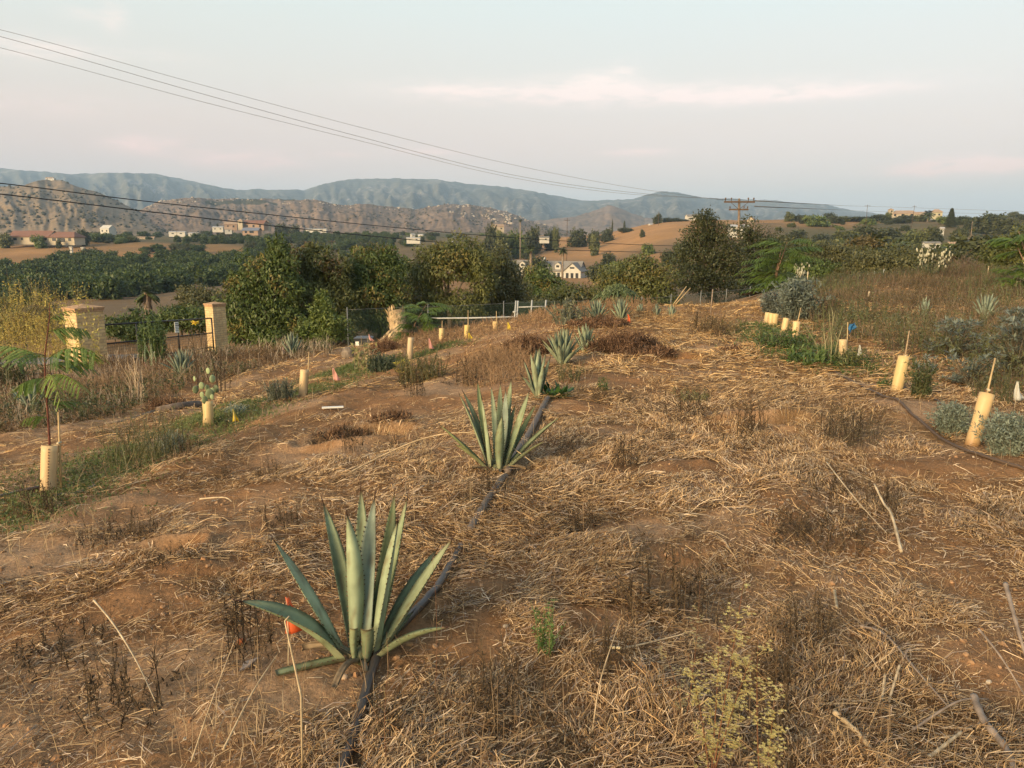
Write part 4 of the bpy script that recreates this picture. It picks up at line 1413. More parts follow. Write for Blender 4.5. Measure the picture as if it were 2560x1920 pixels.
def wire_fence(pts, tops, label, mesh_mat, post_mat, step=2.4, r=.022, cat='fence', ph=1.0):
    """pts: (px, depth); tops: photo row of the mesh top"""
    G = np.array([gd(px, d) for px, d in pts])
    Tz = np.array([g[2] + rise(g, t) for g, t in zip(G, tops)])
    root = empty('wire_fence', G[0], label, cat)
    seg = np.concatenate([[0], np.cumsum(np.linalg.norm(np.diff(G[:, :2], axis=0), axis=1))])
    ns = max(2, int(seg[-1] / .6))
    q = np.linspace(0, seg[-1], ns)
    X = np.stack([np.interp(q, seg, G[:, 0]), np.interp(q, seg, G[:, 1])], -1)
    zt = np.interp(q, seg, Tz); zb = hgt(X[:, 0], X[:, 1]) - .05
    V = np.concatenate([np.stack([X[:, 0], X[:, 1], zb], -1), np.stack([X[:, 0], X[:, 1], zt], -1)])
    i = np.arange(ns - 1)
    MB().add(V, np.stack([i, i + 1, ns + i + 1, ns + i], -1)).build('wire_mesh', mesh_mat, root)
    for s_ in np.arange(.05, seg[-1], step):
        x, y = np.interp(s_, seg, G[:, 0]), np.interp(s_, seg, G[:, 1])
        z1 = np.interp(s_, seg, Tz)
        z0 = H(x, y)
        MB().tube([(x, y, z0 - .1), (x + .01, y, z1 + .10 * ph)], r, 7).build('post', post_mat, root)
    for f in (0, 1):
        pass
    MB().tube(np.stack([X[:, 0], X[:, 1], zt], -1), .006, 5).build('top_wire', post_mat, root)
    return root


wire_fence([(870, 29), (1000, 30), (1150, 31), (1300, 32), (1400, 33)], [772, 766, 762, 755, 752], 'green wire mesh fence below the leafy trees behind the road', M_MESH, M_DULL, 3.2)
wire_fence([(1420, 33), (1560, 33), (1650, 34), (1760, 35), (1890, 37)], [752, 750, 742, 732, 718], 'green wire mesh fence along the crest below the dark tree', M_MESH, M_DULL, 1.6)
wire_fence([(2110, 30), (2165, 33), (2190, 34)], [700, 682, 678], 'short grey wire mesh fence beyond the weeds on the right', M_MESH2, M_METAL, 1.2)


def pipe_gate():
    d = 23.5
    A = gd(1280, d)

    def pt(px, py, dd=0.0):
        return at_depth(px, py, d + dd)
    root = empty('pipe_gate', A, 'pale pipe gate with upright posts standing open beside the road', 'gate')
    MB().tube([pt(1070, 796, 1.2), pt(1180, 795, .6), pt(1286, 792)], .024, 8).build('long_pipe', M_METAL, root)
    for x0, y0, x1, y1 in ((1283, 838, 1290, 752), (1290, 836, 1295, 752), (1326, 812, 1330, 750), (1361, 805, 1365, 750)):
        MB().tube([pt(x0, y0), pt(x1, y1)], .024, 8).build('post', M_METAL, root)
    MB().tube([pt(1296, 768), pt(1366, 766)], .018, 8).build('crossbar', M_METAL, root)
    MB().box(pt(1287, 780), (.12, .06, .06)).build('latch', M_METAL, root)
    a, b, c, e = pt(1293, 830), pt(1362, 805), pt(1366, 753), pt(1296, 753)
    MB().add(np.array([a, b, c, e]), [(0, 1, 2, 3)]).build('wire_mesh', M_MESH, root)


pipe_gate()


# ---------------------------------------------------------------- power poles and lines
def xarm(root, c, ax, L, sec, mat, name='crossarm'):
    a = math.atan2(ax[1], ax[0])
    return MB().box(c, (L, sec, sec), rotz(a)).build(name, mat, root, smooth=False)


def insul(root, p, h=.28):
    o = MB().tube([p, p + np.array((0, 0, h * .5)), p + np.array((0, 0, h * .55)), p + np.array((0, 0, h))], [.03, .03, .075, .05], 8).build('insulator', M_POLE, root)


def big_pole():
    d = 66
    G = gd(1836, d)
    base = np.array((G[0], G[1], G[2] - .3))
    top = at_depth(1848, 497, d)
    root = empty('utility_pole', base, 'tall wooden utility pole with two crossarms above the dark tree', 'utility pole', 'utility poles')
    MB().tube([base, (base + top) / 2, top], [.15, .13, .10], 12).build('pole', mat_solid('old_pole_wood', (.20, .145, .10), .9, .1, .25, 4), root)
    a1, b1 = at_depth(1809, 505, d), at_depth(1886, 505, d)
    c1 = at_depth(1847, 505, d) + np.array((0, -.2, 0))
    x1 = xarm(root, c1, (1, .02, 0), 2.65, .14, M_POLE)
    c2 = at_depth(1845, 524, d) + np.array((0, -.2, 0))
    x2 = xarm(root, c2, (1, -.03, 0), 1.65, .13, M_POLE)
    for s in (-1.2, -.7, .75, 1.22):
        insul(x1, c1 + np.array((s, 0, .07)))
    for s in (-.75, .45, .75):
        insul(x2, c2 + np.array((s, 0, .065)), .2)
    for s in (-1, 1):
        MB().tube([c1 + np.array((s * .72, -.02, -.06)), top + np.array((0, -.1, -.9))], .022, 5).build('brace', M_POLE, root)
    return root


big_pole()


def far_pole(px, d, top_py, label, arm=2.2, tilt=0.0, r=.13):
    G = gd(px, d)
    h = rise(G, top_py)
    root = empty('utility_pole', G, label, 'utility pole', 'utility poles')
    T = G + np.array((tilt * h, 0, h))
    MB().tube([G - np.array((0, 0, .3)), T], [r, r * .75], 8).build('pole', M_POLE, root)
    if arm:
        xa = xarm(root, T - np.array((0, .2, h * .05)), (1, .25, 0), arm, .14, M_POLE)
        for s in (-.45, .45):
            insul(xa, T - np.array((-s * arm, .2, h * .05 - .06)))


far_pole(2133, 420, 512, 'slim distant pole left of the hilltop house', 3.2)
far_pole(2243, 420, 514, 'slim distant pole leaning beside the hilltop house', 2.4, .06)
far_pole(1413, 330, 545, 'dark distant pole among trees left of the golden slope', 2.6)
far_pole(470, 560, 573, 'pale thin pole in the valley right of the red roofed house', 2.5)
far_pole(844, 300, 600, 'thin pale pole in the brown valley field', 2.6)
far_pole(822, 620, 562, 'tiny pole on the skyline of the far orchard', 2.5)
far_pole(1633, 500, 528, 'thin white pole at the tree group on the golden crest', 0, 0, .12)


def cable(P, r, label, mat, sag=0.0, n=40):
    P = np.array(P, float)
    t = np.arange(len(P)); tt = np.linspace(0, len(P) - 1, n)
    out = []
    for q in tt:
        i = min(int(q), len(P) - 2); f = q - i
        p0, p1, p2, p3 = P[max(i - 1, 0)], P[i], P[i + 1], P[min(i + 2, len(P) - 1)]
        if i == 0: p0 = 2 * p1 - p2
        if i == len(P) - 2: p3 = 2 * p2 - p1
        out.append(.5 * ((2 * p1) + (-p0 + p2) * f + (2 * p0 - 5 * p1 + 4 * p2 - p3) * f * f + (-p0 + 3 * p1 - 3 * p2 + p3) * f ** 3))
    o = MB().tube(out, r, 6).build('power_line', mat, loc=out[0])
    return tag(o, label, 'cable', 'overhead power lines')


cable([at_depth(-420, -14, 38), at_depth(0, 74, 42), at_depth(500, 211, 47), at_depth(900, 318, 53), at_depth(1260, 407, 58), at_depth(1560, 466, 62), at_depth(1812, 501, 66)], .011, 'highest of the three thin lines crossing the sky', M_WIREL)
cable([at_depth(-420, -8, 38), at_depth(0, 91, 42), at_depth(500, 233, 47), at_depth(900, 342, 53), at_depth(1260, 433, 58), at_depth(1560, 479, 62), at_depth(1826, 500, 66)], .013, 'middle one of the three thin lines crossing the sky', M_WIREL)
cable([at_depth(-420, 22, 38), at_depth(0, 119, 42), at_depth(500, 253, 47), at_depth(900, 352, 53), at_depth(1260, 440, 58), at_depth(1560, 484, 62), at_depth(1868, 500, 66)], .011, 'lowest of the three thin lines crossing the sky', M_WIREL)
cable([at_depth(-400, 420, 23), at_depth(0, 458, 26), at_depth(330, 499, 29), at_depth(640, 533, 33), at_depth(960, 566, 38), at_depth(1280, 594, 44), at_depth(1600, 612, 54), at_depth(1850, 618, 64)], .019, 'upper of the two thick dark lines over the valley', M_WIRED)
cable([at_depth(-400, 446, 23), at_depth(0, 485, 26), at_depth(330, 524, 29), at_depth(640, 560, 33), at_depth(960, 593, 38), at_depth(1280, 619, 44), at_depth(1600, 630, 54), at_depth(1850, 632, 64)], .021, 'lower of the two thick dark lines over the valley', M_WIRED)
cable([at_depth(1886, 502, 66), at_depth(2133, 515, 400), at_depth(2243, 518, 405), at_depth(2600, 530, 420)], .05, 'faint line from the distant poles to the right', M_WIREL)
cable([at_depth(1886, 516, 66), at_depth(2133, 526, 400), at_depth(2243, 530, 405), at_depth(2600, 536, 420)], .05, 'faint second line from the distant poles to the right', M_WIREL)


# ---------------------------------------------------------------- buildings
def bmat(name, c, sc=.8):
    return mat_solid(name, c, .85, .2, .08, sc)


W_CREAM = bmat('cream_stucco', (.40, .345, .25)); W_WHITE = bmat('white_siding', (.46, .44, .38)); W_PINK = bmat('pink_stucco', (.29, .205, .15))
R_RED = bmat('red_tile_roof', (.205, .108, .074), 1.5); R_GREY = bmat('grey_shingle_roof', (.20, .185, .160), 2); R_BLUE = bmat('blue_metal_roof', (.15, .165, .20)); R_TAN = bmat('tan_roof', (.34, .24, .16))
R_WHITE = bmat('white_metal_roof', (.40, .39, .37)); M_PANE = mat_solid('dark_window', (.022, .026, .030), .15, .5, .2, 2)


def wing(root, O, rz, L, W, Hh, rh, wm, rm, over=.4, win=(), hip=0.0, gw=()):
    """gabled block: ridge along local x; win = (x, z, w, h) on the -y side, gw on the +x end"""
    Rm = rotz(rz); O = np.asarray(O, float)

    def W_(V):
        return np.asarray(V, float) @ Rm.T + O
    l, w = L / 2, W / 2
    V = [(-l, -w, -1.5), (l, -w, -1.5), (l, w, -1.5), (-l, w, -1.5), (-l, -w, Hh), (l, -w, Hh), (l, w, Hh), (-l, w, Hh), (-l + hip, 0, Hh + rh), (l - hip, 0, Hh + rh)]
    MB().add(W_(V), [(0, 1, 5, 4), (1, 2, 6, 5), (2, 3, 7, 6), (3, 0, 4, 7)], [(5, 6, 9), (7, 4, 8)]).build('wall', wm, root, smooth=False)
    lo, wo, t = l + over, w + over, .18
    zo = Hh - over * rh / w
    h2 = max(hip, -over) if hip else -over
    a = [(-lo, -wo, zo), (lo, -wo, zo), (lo, wo, zo), (-lo, wo, zo), (-l + h2 if hip else -lo, 0, Hh + rh), (l - h2 if hip else lo, 0, Hh + rh)]
    a = [(x, y, z + .02) for x, y, z in a]
    b = [(x, y, z + t) for x, y, z in a]
    MB().add(W_(a + b), [(6, 7, 11, 10), (8, 9, 10, 11), (0, 4, 5, 1), (2, 5, 4, 3), (0, 1, 7, 6), (2, 3, 9, 8)],
             [(7, 8, 11), (9, 6, 10), (1, 5, 2), (3, 4, 0)] if hip else None) if False else None
    mb = MB().add(W_(a + b), [(6, 7, 11, 10), (8, 9, 10, 11), (4, 0, 1, 5), (5, 2, 3, 4), (0, 6, 7, 1), (2, 8, 9, 3)], [(7, 8, 11), (9, 6, 10), (1, 2, 5), (3, 0, 4)] if hip else None)
    if not hip:
        mb.add(W_(a + b), [(0, 4, 10, 6), (4, 3, 9, 10), (1, 7, 11, 5), (5, 11, 8, 2)])
    mb.build('roof', rm, root, smooth=False)
    for x, z, ww, hh in win:
        MB().box(W_([(x, -w - .03, z)])[0], (ww, .08, hh), Rm).build('window', M_PANE, root, smooth=False)
    for y, z, ww, hh in gw:
        MB().box(W_([(l + .03, y, z)])[0], (.08, ww, hh), Rm).build('window', M_PANE, root, smooth=False)


def house(px, d, label, base_py=None, name='house'):
    G = gd(px, d)
    if base_py:
        G[2] = EYE + d * (-SP + (960 - base_py) / F * CP)
    return empty(name, G, label, 'house' if name == 'house' else name.replace('_', ' ')), G


# white house with dormers
r_, G = house(1400, 250, 'white house with grey roof, two dormers and a chimney behind the trees', 696)
s = 250 / F
rzw = R(-24)
Rm = rotz(rzw)
wing(r_, G + np.array((-.5, 2, 0)), rzw, 15.5, 6.5, 2.9, 2.7, W_WHITE, R_GREY, .4, [(x, 1.5, .9, 1.5) for x in (-6, -4.6, -3.2, -.5, 1, 2.4, 4)])
ge = G + np.array((-.5, 2, 0)) + Rm @ np.array((6.3, -2.2, 0))
wing(r_, ge, rzw - R(90) + R(180) - R(180), 6.5, 5.6, 2.9, 2.4, W_WHITE, R_GREY, .4, (), 0, [(-1.6, 1.5, .9, 1.6), (0, 1.5, .9, 1.6), (1.6, 1.5, .9, 1.6), (0, 3.9, 1.5, .5)])
for x in (-3.4, .6):
    p = G + np.array((-.5, 2, 0)) + Rm @ np.array((x, -2.1, 3.9))
    wing(r_, p - np.array((0, 0, .2)), rzw - R(90), 1.9, 1.9, 1.0, .7, W_WHITE, R_GREY, .2, (), 0, [(0, .5, 1.0, .7)])
p = G + np.array((-.5, 2, 0)) + Rm @ np.array((-5.4, .2, 5.3))
MB().box(p, (1.0, 1.0, 3.0), Rm).build('chimney', W_WHITE, [o for o in r_.children if o.name.startswith('roof')][0], smooth=False)
r_, G = house(1312, 262, 'white left wing of a house half hidden by a leafy tree, beside the dormered house', 690)
wing(r_, G, R(-24), 7, 6, 2.9, 2.5, W_WHITE, R_GREY, .4, [(-2.4, 1.4, .9, 1.5), (-.8, 1.4, .9, 1.5), (1, 1.4, .9, 1.5), (2.4, 1.4, .9, 1.5)])
wing(r_, G + np.array((-.6, -2.2, 3.6)), R(-114), 1.9, 1.9, 1.0, .7, W_WHITE, R_GREY, .2, (), 0, [(0, .5, 1.0, .7)])
# red roofed ranch
r_, G = house(152, 432, 'long low cream ranch house with a red tiled roof', 603)
wing(r_, G + np.array((-6, 0, 0)), R(-4), 22, 9, 3.0, 2.6, W_CREAM, R_RED, .8, [(-8, 1.4, 2.0, 1.4), (-4, 1.4, 1.2, 1.4), (1, 1.2, 1.6, 2.4), (4, 1.2, 3.0, 2.4), (9, 1.4, 2.0, 1.4)])
wing(r_, G + np.array((12.5, -2, -.3)), R(-6), 15, 9, 2.9, 2.4, W_CREAM, R_RED, .8, [(-4, 1.4, 2.2, 1.5), (0, 1.2, 4.5, 2.2), (5, 1.4, 1.6, 1.6)], 2.5)
wing(r_, G + np.array((-27, 2, 0)), R(-4), 4, 4, 2.6, 1.0, W_CREAM, W_CREAM, .1)
for px, lb in ((211, 'white gatepost left of the grey drive below the red roofed house'), (239, 'white gatepost right of the grey drive below the red roofed house')):
    G = gd(px, 398)
    o = MB().box(G + np.array((0, 0, 1.6)), (1.1, 1.1, 3.6)).box(G + np.array((0, 0, 3.5)), (1.5, 1.5, .4)).box(G + np.array((0, 0, .3)), (1.5, 1.5, .8)).build('gatepost', W_WHITE, loc=G, smooth=False)
    tag(o, lb, 'gatepost')
# compound on the rise in the valley
r_, G = house(634, 590, 'terracotta house with a cream tower on the valley rise', 571)
wing(r_, G + np.array((8, 2, 0)), R(-6), 16, 8, 3.6, 2.0, W_PINK, R_RED, .5, [(-5, 1.6, 1.5, 1.6), (0, 1.6, 1.5, 1.6), (5, 1.6, 1.5, 1.6)])
wing(r_, G + np.array((-1.5, -2.5, 0)), 0, 3.4, 3.4, 5.4, 1.2, W_CREAM, R_TAN, .3, [(0, 4.2, .9, 1.1)], 1.5)
r_, G = house(652, 545, 'long blue grey roofed shed below the terracotta house', 583)
wing(r_, G, R(-5), 11, 6, 2.0, 1.6, W_PINK, R_BLUE, .6, [(-3, .9, 1.6, 1.6), (1, .9, 3, 1.6)])
r_, G = house(604, 600, 'pink stucco house left of the cream tower', 571)
wing(r_, G, R(8), 9, 7, 3, 1.6, W_PINK, R_TAN, .4, [(-2, 1.4, 1.2, 1.4), (2, 1.4, 1.2, 1.4)])
r_, G = house(680, 600, 'tan end house right of the cream tower', 572)
wing(r_, G, R(-10), 9, 7, 3.4, 1.7, W_CREAM, R_TAN, .4, [(-2, 1.4, 1.2, 1.4), (2, 1.4, 1.2, 1.4)])
for px, d, py, L, W, h, rh, wm, rm, rz, lb in (
        (572, 610, 576, 8, 5, 2.2, .6, W_WHITE, R_WHITE, 5, 'low white trailer left of the terracotta house'), (595, 580, 580, 5, 4, 2.0, 1.6, W_WHITE, R_TAN, 20, 'tiny white hut below the pink stucco house'),
        (305, 620, 583, 9, 7, 3.6, 2.4, W_WHITE, W_WHITE, -20, 'white gabled house right of the dark tree in the valley'), (473, 640, 587, 13, 5, 2.2, .5, W_WHITE, R_WHITE, 2, 'long low white building in the middle of the valley'),
        (512, 600, 590, 7, 5, 2.0, .5, W_WHITE, R_WHITE, 2, 'small low white building right of the long one'), (388, 560, 600, 16, 4, 1.6, .8, W_CREAM, R_TAN, 3, 'tan flat building among orchard trees'),
        (808, 760, 578, 20, 5, 1.8, .4, W_WHITE, R_WHITE, 0, 'long white roof on the skyline of the far orchard'), (1042, 470, 602, 8, 3, 1.7, .3, W_WHITE, R_WHITE, -2, 'white trailer in the brown valley field'),
        (1040, 610, 590, 3.0, 2.5, 1.2, .5, W_WHITE, R_WHITE, 30, 'small white water tank hut above the trailer'), (1060, 620, 590, 4.0, 2.5, 1.0, .4, W_WHITE, R_WHITE, -20, 'small white shed right of the hut above the trailer'),
        (1131, 420, 613, 2.0, 1.8, 1.8, .3, W_WHITE, R_WHITE, 10, 'tiny white box at the lower edge of the brown field'), (1245, 560, 576, 8, 6, 2.6, 1.6, W_CREAM, R_TAN, 15, 'cream house among trees left of the golden slope'),
        (1358, 400, 600, 4.5, 4, 1.3, .5, W_WHITE, R_GREY, 4, 'white open fronted shed at the left foot of the golden slope'), (1718, 552, 552, 11, 6, 2.6, 1.3, W_WHITE, R_GREY, 6, 'pale house on the golden crest left of the dark tree'),
        (1645, 548, 564, 4, 3, 1.8, .3, W_WHITE, R_WHITE, 0, 'white box trailer on the golden crest'), (1615, 545, 568, 3, 2.5, 1.4, .8, W_WHITE, R_WHITE, 30, 'tiny white gabled hut left of the box trailer'),
        (1826, 300, 584, 7, 6, 2.4, .8, W_WHITE, R_WHITE, -8, 'white roofed house glimpsed behind the utility pole'), (1857, 500, 557, 5, 4, 1.6, 1.6, W_CREAM, R_TAN, 60, 'cream gabled house right of the utility pole top'),
        (2204, 280, 624, 3.0, 2.4, 1.7, .5, W_WHITE, R_WHITE, 15, 'small white hut at the left end of the sheds'), (2296, 285, 616, 5.2, 2.5, 1.3, .4, W_WHITE, R_GREY, -6, 'long white shed in the scrub on the right'),
        (2349, 283, 618, 3.2, 2.2, 1.3, .6, W_WHITE, R_TAN, -18, 'tan roofed white shed right of the long shed'), (2303, 262, 630, 1.9, 1.4, .8, .2, W_WHITE, R_WHITE, 0, 'small white crate hut below the long shed'),
        (2397, 278, 615, 2.8, 2.2, 1.2, .3, W_PINK, bmat('brown_roof', (.12, .07, .045)), 8, 'brown hut in the scrub right of the white sheds'), (2469, 270, 618, 2.4, 2.0, .9, .6, W_WHITE, R_WHITE, 25, 'white tent shaped hut under the dark round tree'),
        (2318, 340, 580, 1.3, 1.2, 1.6, .3, W_WHITE, R_WHITE, 0, 'tiny white hut on the slope under the conifer')):
    r_, G = house(px, d, lb, py)
    wing(r_, G, R(rz), L, W, h, rh, wm, rm, .25, [(-L * .25, h * .5, L * .14, h * .35), (L * .25, h * .5, L * .14, h * .35)] if L > 5.5 else [(L * .12, h * .45, L * .18, h * .4)])
# hilltop villa on the right ridge and house on the scrub hill
r_, G = house(2222, 560, 'tan hilltop villa with a tower on the right skyline', 545)
wing(r_, G, R(-8), 17, 8, 2.6, 2.0, W_CREAM, R_TAN, .5, [(-7, 1.6, 1.5, 1.5), (-2, 1.6, 1.5, 1.5), (4, 1.6, 1.5, 1.5), (8, 1.6, 1.5, 1.5)], 3)
wing(r_, G + np.array((-9.8, -1, 0)), 0, 2.8, 2.8, 5.2, .8, W_CREAM, R_TAN, .2, [(0, 4.2, 1, 1)], 1.2)
wing(r_, G + np.array((10, -3, -.5)), R(-8), 7, 6, 2.6, 1.5, W_CREAM, R_TAN, .4, [(0, 1.4, 2, 1.4)])
r_, G = house(2300, 560, 'yellow walled house right of the ridge palm', 548)
wing(r_, G + np.array((0, 0, 1.0)), R(-15), 6.5, 6.5, 3.6, 1.7, bmat('yellow_stucco', (.38, .34, .22)), R_TAN, .4, [(-1.8, 1.8, 1.2, 1.2), (1.2, 1.8, 1.2, 1.2)], 2)
Ph = on_hill('scrub_hill', 178, 1.0)
r_ = empty('house', Ph, 'white house on top of the scrub covered hill', 'house')
wing(r_, Ph + np.array((-1, 0, 0)), R(5), 12, 7, 3.2, 1.6, W_WHITE, R_TAN, .3, [(-3, 1.6, 2, 1.4), (2, 1.6, 2, 1.4)])
wing(r_, Ph + np.array((6, -3, -1)), R(-10), 7, 5, 3.0, 1.0, W_WHITE, R_WHITE, .3, [(0, 1.4, 2, 1.4)])


# ---------------------------------------------------------------- trees
M_BARK = mat_solid('bark', (.15, .11, .075), .95, .1, .3, 6, .5)
M_BARKP = mat_solid('pale_bark', (.24, .19, .14), .95, .1, .3, 6, .4)
C_AVO = ((.044, .074, .018), (.130, .162, .040)); C_AVO2 = ((.060, .076, .021), (.158, .160, .046)); C_BRIGHT = ((.075, .115, .022), (.165, .190, .045))
C_DARK = ((.034, .044, .015), (.086, .090, .032)); C_OLIVE = ((.066, .072, .028), (.150, .142, .056)); C_GREY = ((.075, .085, .055), (.135, .140, .095))
C_DRY = ((.12, .085, .055), (.21, .150, .100)); C_ORCH = ((.025, .046, .010), (.086, .116, .026)); C_SILV = ((.14, .17, .13), (.27, .31, .25))


def crown_into(mb, g, blobs, n, L, W, cols, droop=.35, shell=.16, young=None):
    b = np.array(blobs, float)
    area = (b[:, 3] * b[:, 4] + b[:, 3] * b[:, 5] + b[:, 4] * b[:, 5])
    k = g.choice(len(b), n, p=area / area.sum())
    d = g.normal(size=(n, 3)); d /= np.linalg.norm(d, axis=1)[:, None]
    lump = 1 + .22 * (np.sin(d[:, 0] * 5.1 + k * 1.7) * np.sin(d[:, 1] * 4.3 + k) + np.sin(d[:, 2] * 6.1 + k * 2.2 + d[:, 0] * 3))
    r = np.clip(1 - np.abs(g.normal(0, shell, n)) * 1.6 + np.abs(g.normal(0, .06, n)), .2, 1.25) * lump
    P = b[k, :3] + d * b[k, 3:6] * r[:, None]
    D = d * .35 + g.normal(size=(n, 3)) * .55 + np.array((0, 0, -droop))
    Nn = d + g.normal(size=(n, 3)) * .55 + np.array((0, 0, .5))
    t = g.random(n) * .55 + .45 * vnoise(P[:, 0] * 1.3 + P[:, 2] * .7, P[:, 1] * 1.3 + P[:, 2], 3)
    c = np.array(cols[0]) + (np.array(cols[1]) - np.array(cols[0])) * t[:, None]
    if young is not None:
        y = (vnoise(P[:, 0] * 1.1 + 9, P[:, 2] * 1.1 + P[:, 1], 8) > .62) & (g.random(n) < .5)
        c[y] = np.array(young) * g.uniform(.7, 1.2, (y.sum(), 1))
    s = g.uniform(.65, 1.15, n)
    V, Q, C = leaves(P, D, Nn, L * s, W * s, c)
    mb.add(V, Q, None, C)


def px_blobs(d, pxb, g, depth_k=.8):
    out = []
    for px, py, rx, ry in pxb:
        s = d / F
        p = at_depth(px, py, d)
        out.append((p[0], p[1] + g.uniform(-.3, .3) * rx * s, p[2], rx * s, rx * s * depth_k, ry * s))
    return out


def tree(name, label, d, pxb, n, L, W, cols, seed, droop=.35, trunk=None, group=None, cat='tree', young=None, bark=None, trunk_r=.12, limbs=True, shell=.16, fill=True):
    g = np.random.default_rng(seed)
    blobs = px_blobs(d, pxb, g)
    bx = np.array(blobs)
    cx = float(np.average(bx[:, 0], weights=bx[:, 3]))
    if trunk is not None:
        cx = (trunk - 1280) / F * d
    y0 = float(np.mean(bx[:, 1]))
    B = np.array((cx, y0, H(cx, y0) - .1))
    root = empty(name, B, label, cat, group)
    if fill:
        low = min(bx[:, 2] - bx[:, 5])
        if low - B[2] > 1.2 * d / F * 30:                 # fill the skirt down towards the ground
            pass
    mb = MB(); crown_into(mb, g, blobs, n, L, W, cols, droop, shell, young)
    mb.build('crown', M_LEAF, root, smooth=False)
    mb = MB()
    mid = B + np.array((g.uniform(-.1, .1), 0, max(.5, (bx[:, 2].mean() - B[2]) * .45)))
    mb.tube([B, (B + mid) / 2 + np.array((.04, 0, 0)), mid], [trunk_r * 1.25, trunk_r, trunk_r * .85], 9)
    if limbs:
        for bb in blobs:
            e = np.array(bb[:3]) + np.array((0, 0, bb[5] * .3))
            m = mid + (e - mid) * .5 + g.normal(0, .12, 3) * bb[3]
            mb.tube([mid, m, e], [trunk_r * .62, trunk_r * .4, trunk_r * .12], 6)
    mb.build('trunk', bark or M_BARK, root)
    return root


YG = (.20, .165, .045); YR = (.14, .095, .038)
AV = 'leafy trees along the fence'
tree('avocado_tree', 'tallest leafy tree with a narrow spire, right of the right brick pillar', 33, [(692, 620, 30, 34), (688, 655, 38, 35), (640, 690, 62, 52), (700, 705, 60, 62), (605, 755, 52, 60), (655, 800, 70, 55), (712, 785, 52, 66), (588, 715, 26, 34), (600, 830, 45, 35), (690, 840, 50, 30)],
     21000, .20, .070, C_AVO, 101, .5, group=AV, young=YG)
tree('avocado_tree', 'reddish tinged leafy tree right of the spire tree', 35, [(785, 655, 55, 44), (835, 680, 42, 48), (760, 700, 50, 55), (800, 735, 66, 60), (850, 770, 52, 55), (790, 800, 50, 40), (860, 810, 40, 35), (775, 630, 26, 22)],
     19000, .20, .070, C_AVO2, 102, .5, group=AV, young=YR)
tree('avocado_tree', 'dark tree filling the gap between the reddish and the green leafy trees', 44, [(872, 690, 46, 44), (885, 735, 50, 44), (860, 780, 50, 34), (915, 800, 40, 26)], 9000, .22, .085, C_OLIVE, 131, .5, group=AV)
tree('avocado_tree', 'dull tree closing the low gap right of the green leafy tree', 47, [(1025, 690, 36, 34), (1015, 735, 46, 40), (1050, 720, 40, 34), (1005, 665, 24, 24)], 8500, .22, .085, C_AVO, 132, .5, group=AV)
tree('avocado_tree', 'dull green tree closing the gap before the dormered white house', 50, [(1320, 770, 50, 30), (1290, 735, 40, 36), (1345, 765, 50, 24), (1280, 700, 30, 30)], 8500, .22, .085, C_OLIVE, 133, .5, group=AV)
tree('young_tree', 'bright yellow green conical young tree in front of the leafy row', 25.5, [(808, 745, 18, 22), (806, 775, 30, 28), (825, 805, 40, 26), (782, 815, 34, 28), (815, 835, 52, 20), (760, 838, 26, 18)],
     6500, .13, .05, C_BRIGHT, 103, .2, trunk_r=.05, shell=.2)
tree('avocado_tree', 'leafy green tree left of the gap in the row', 36.5, [(925, 650, 52, 38), (965, 680, 44, 48), (905, 700, 46, 50), (945, 740, 56, 55), (990, 745, 36, 40), (920, 790, 46, 40), (965, 800, 40, 30), (975, 640, 22, 26)],
     16500, .20, .070, C_AVO, 104, .5, group=AV, young=YG)
tree('avocado_tree', 'broad leafy tree with pale bare limbs showing under its crown', 38.5, [(1085, 645, 52, 36), (1145, 630, 62, 36), (1195, 655, 46, 38), (1060, 690, 42, 34), (1115, 672, 60, 34), (1210, 700, 36, 34), (1085, 745, 50, 34), (1160, 760, 56, 34), (1050, 780, 40, 26)],
     18500, .20, .070, C_AVO2, 105, .5, group=AV, young=YG, bark=M_BARKP, trunk_r=.13)
tree('avocado_tree', 'dull green tree behind the pale limbed tree', 42, [(1245, 655, 40, 40), (1265, 705, 42, 44), (1230, 740, 50, 40), (1275, 755, 46, 32), (1195, 770, 40, 28)], 11500, .20, .075, C_OLIVE, 106, .5, group=AV)
tree('avocado_tree', 'low dark tree filling the gap beside the spotted shelter', 41, [(1015, 730, 42, 40), (1040, 770, 46, 34), (990, 785, 42, 30), (1100, 785, 52, 26)], 8500, .20, .075, C_OLIVE, 107, .5, group=AV)
tree('avocado_tree', 'leafy tree hiding the middle of the white house', 62, [(1348, 690, 40, 30), (1330, 715, 46, 30), (1385, 715, 30, 26), (1365, 740, 60, 32), (1310, 745, 40, 28)], 10500, .26, .10, C_AVO, 108, .45, group=AV, young=YG)
tree('avocado_tree', 'low leafy tree under the white house gable', 55, [(1425, 735, 52, 24), (1470, 745, 38, 26), (1400, 762, 56, 24), (1455, 772, 50, 20)], 8500, .24, .09, C_AVO2, 109, .45, group=AV, young=YG)
tree('avocado_tree', 'broad rounded leafy tree left of the dark tall tree', 43, [(1555, 692, 60, 36), (1610, 690, 60, 40), (1525, 722, 46, 34), (1585, 730, 62, 38), (1645, 715, 52, 44), (1540, 760, 50, 24), (1650, 750, 44, 26), (1600, 660, 42, 20)],
     17500, .21, .075, C_AVO2, 110, .45, group=AV, young=YG)
tree('oak_tree', 'tall dark dense tree in front of the utility pole', 50, [(1762, 560, 34, 36), (1738, 590, 36, 34), (1795, 585, 40, 34), (1735, 635, 52, 44), (1790, 640, 60, 52), (1725, 690, 58, 40), (1790, 700, 66, 44), (1760, 545, 22, 20), (1830, 640, 36, 46)],
     21000, .17, .085, C_DARK, 111, .1, trunk=1785, bark=M_BARKP, trunk_r=.28, shell=.22)
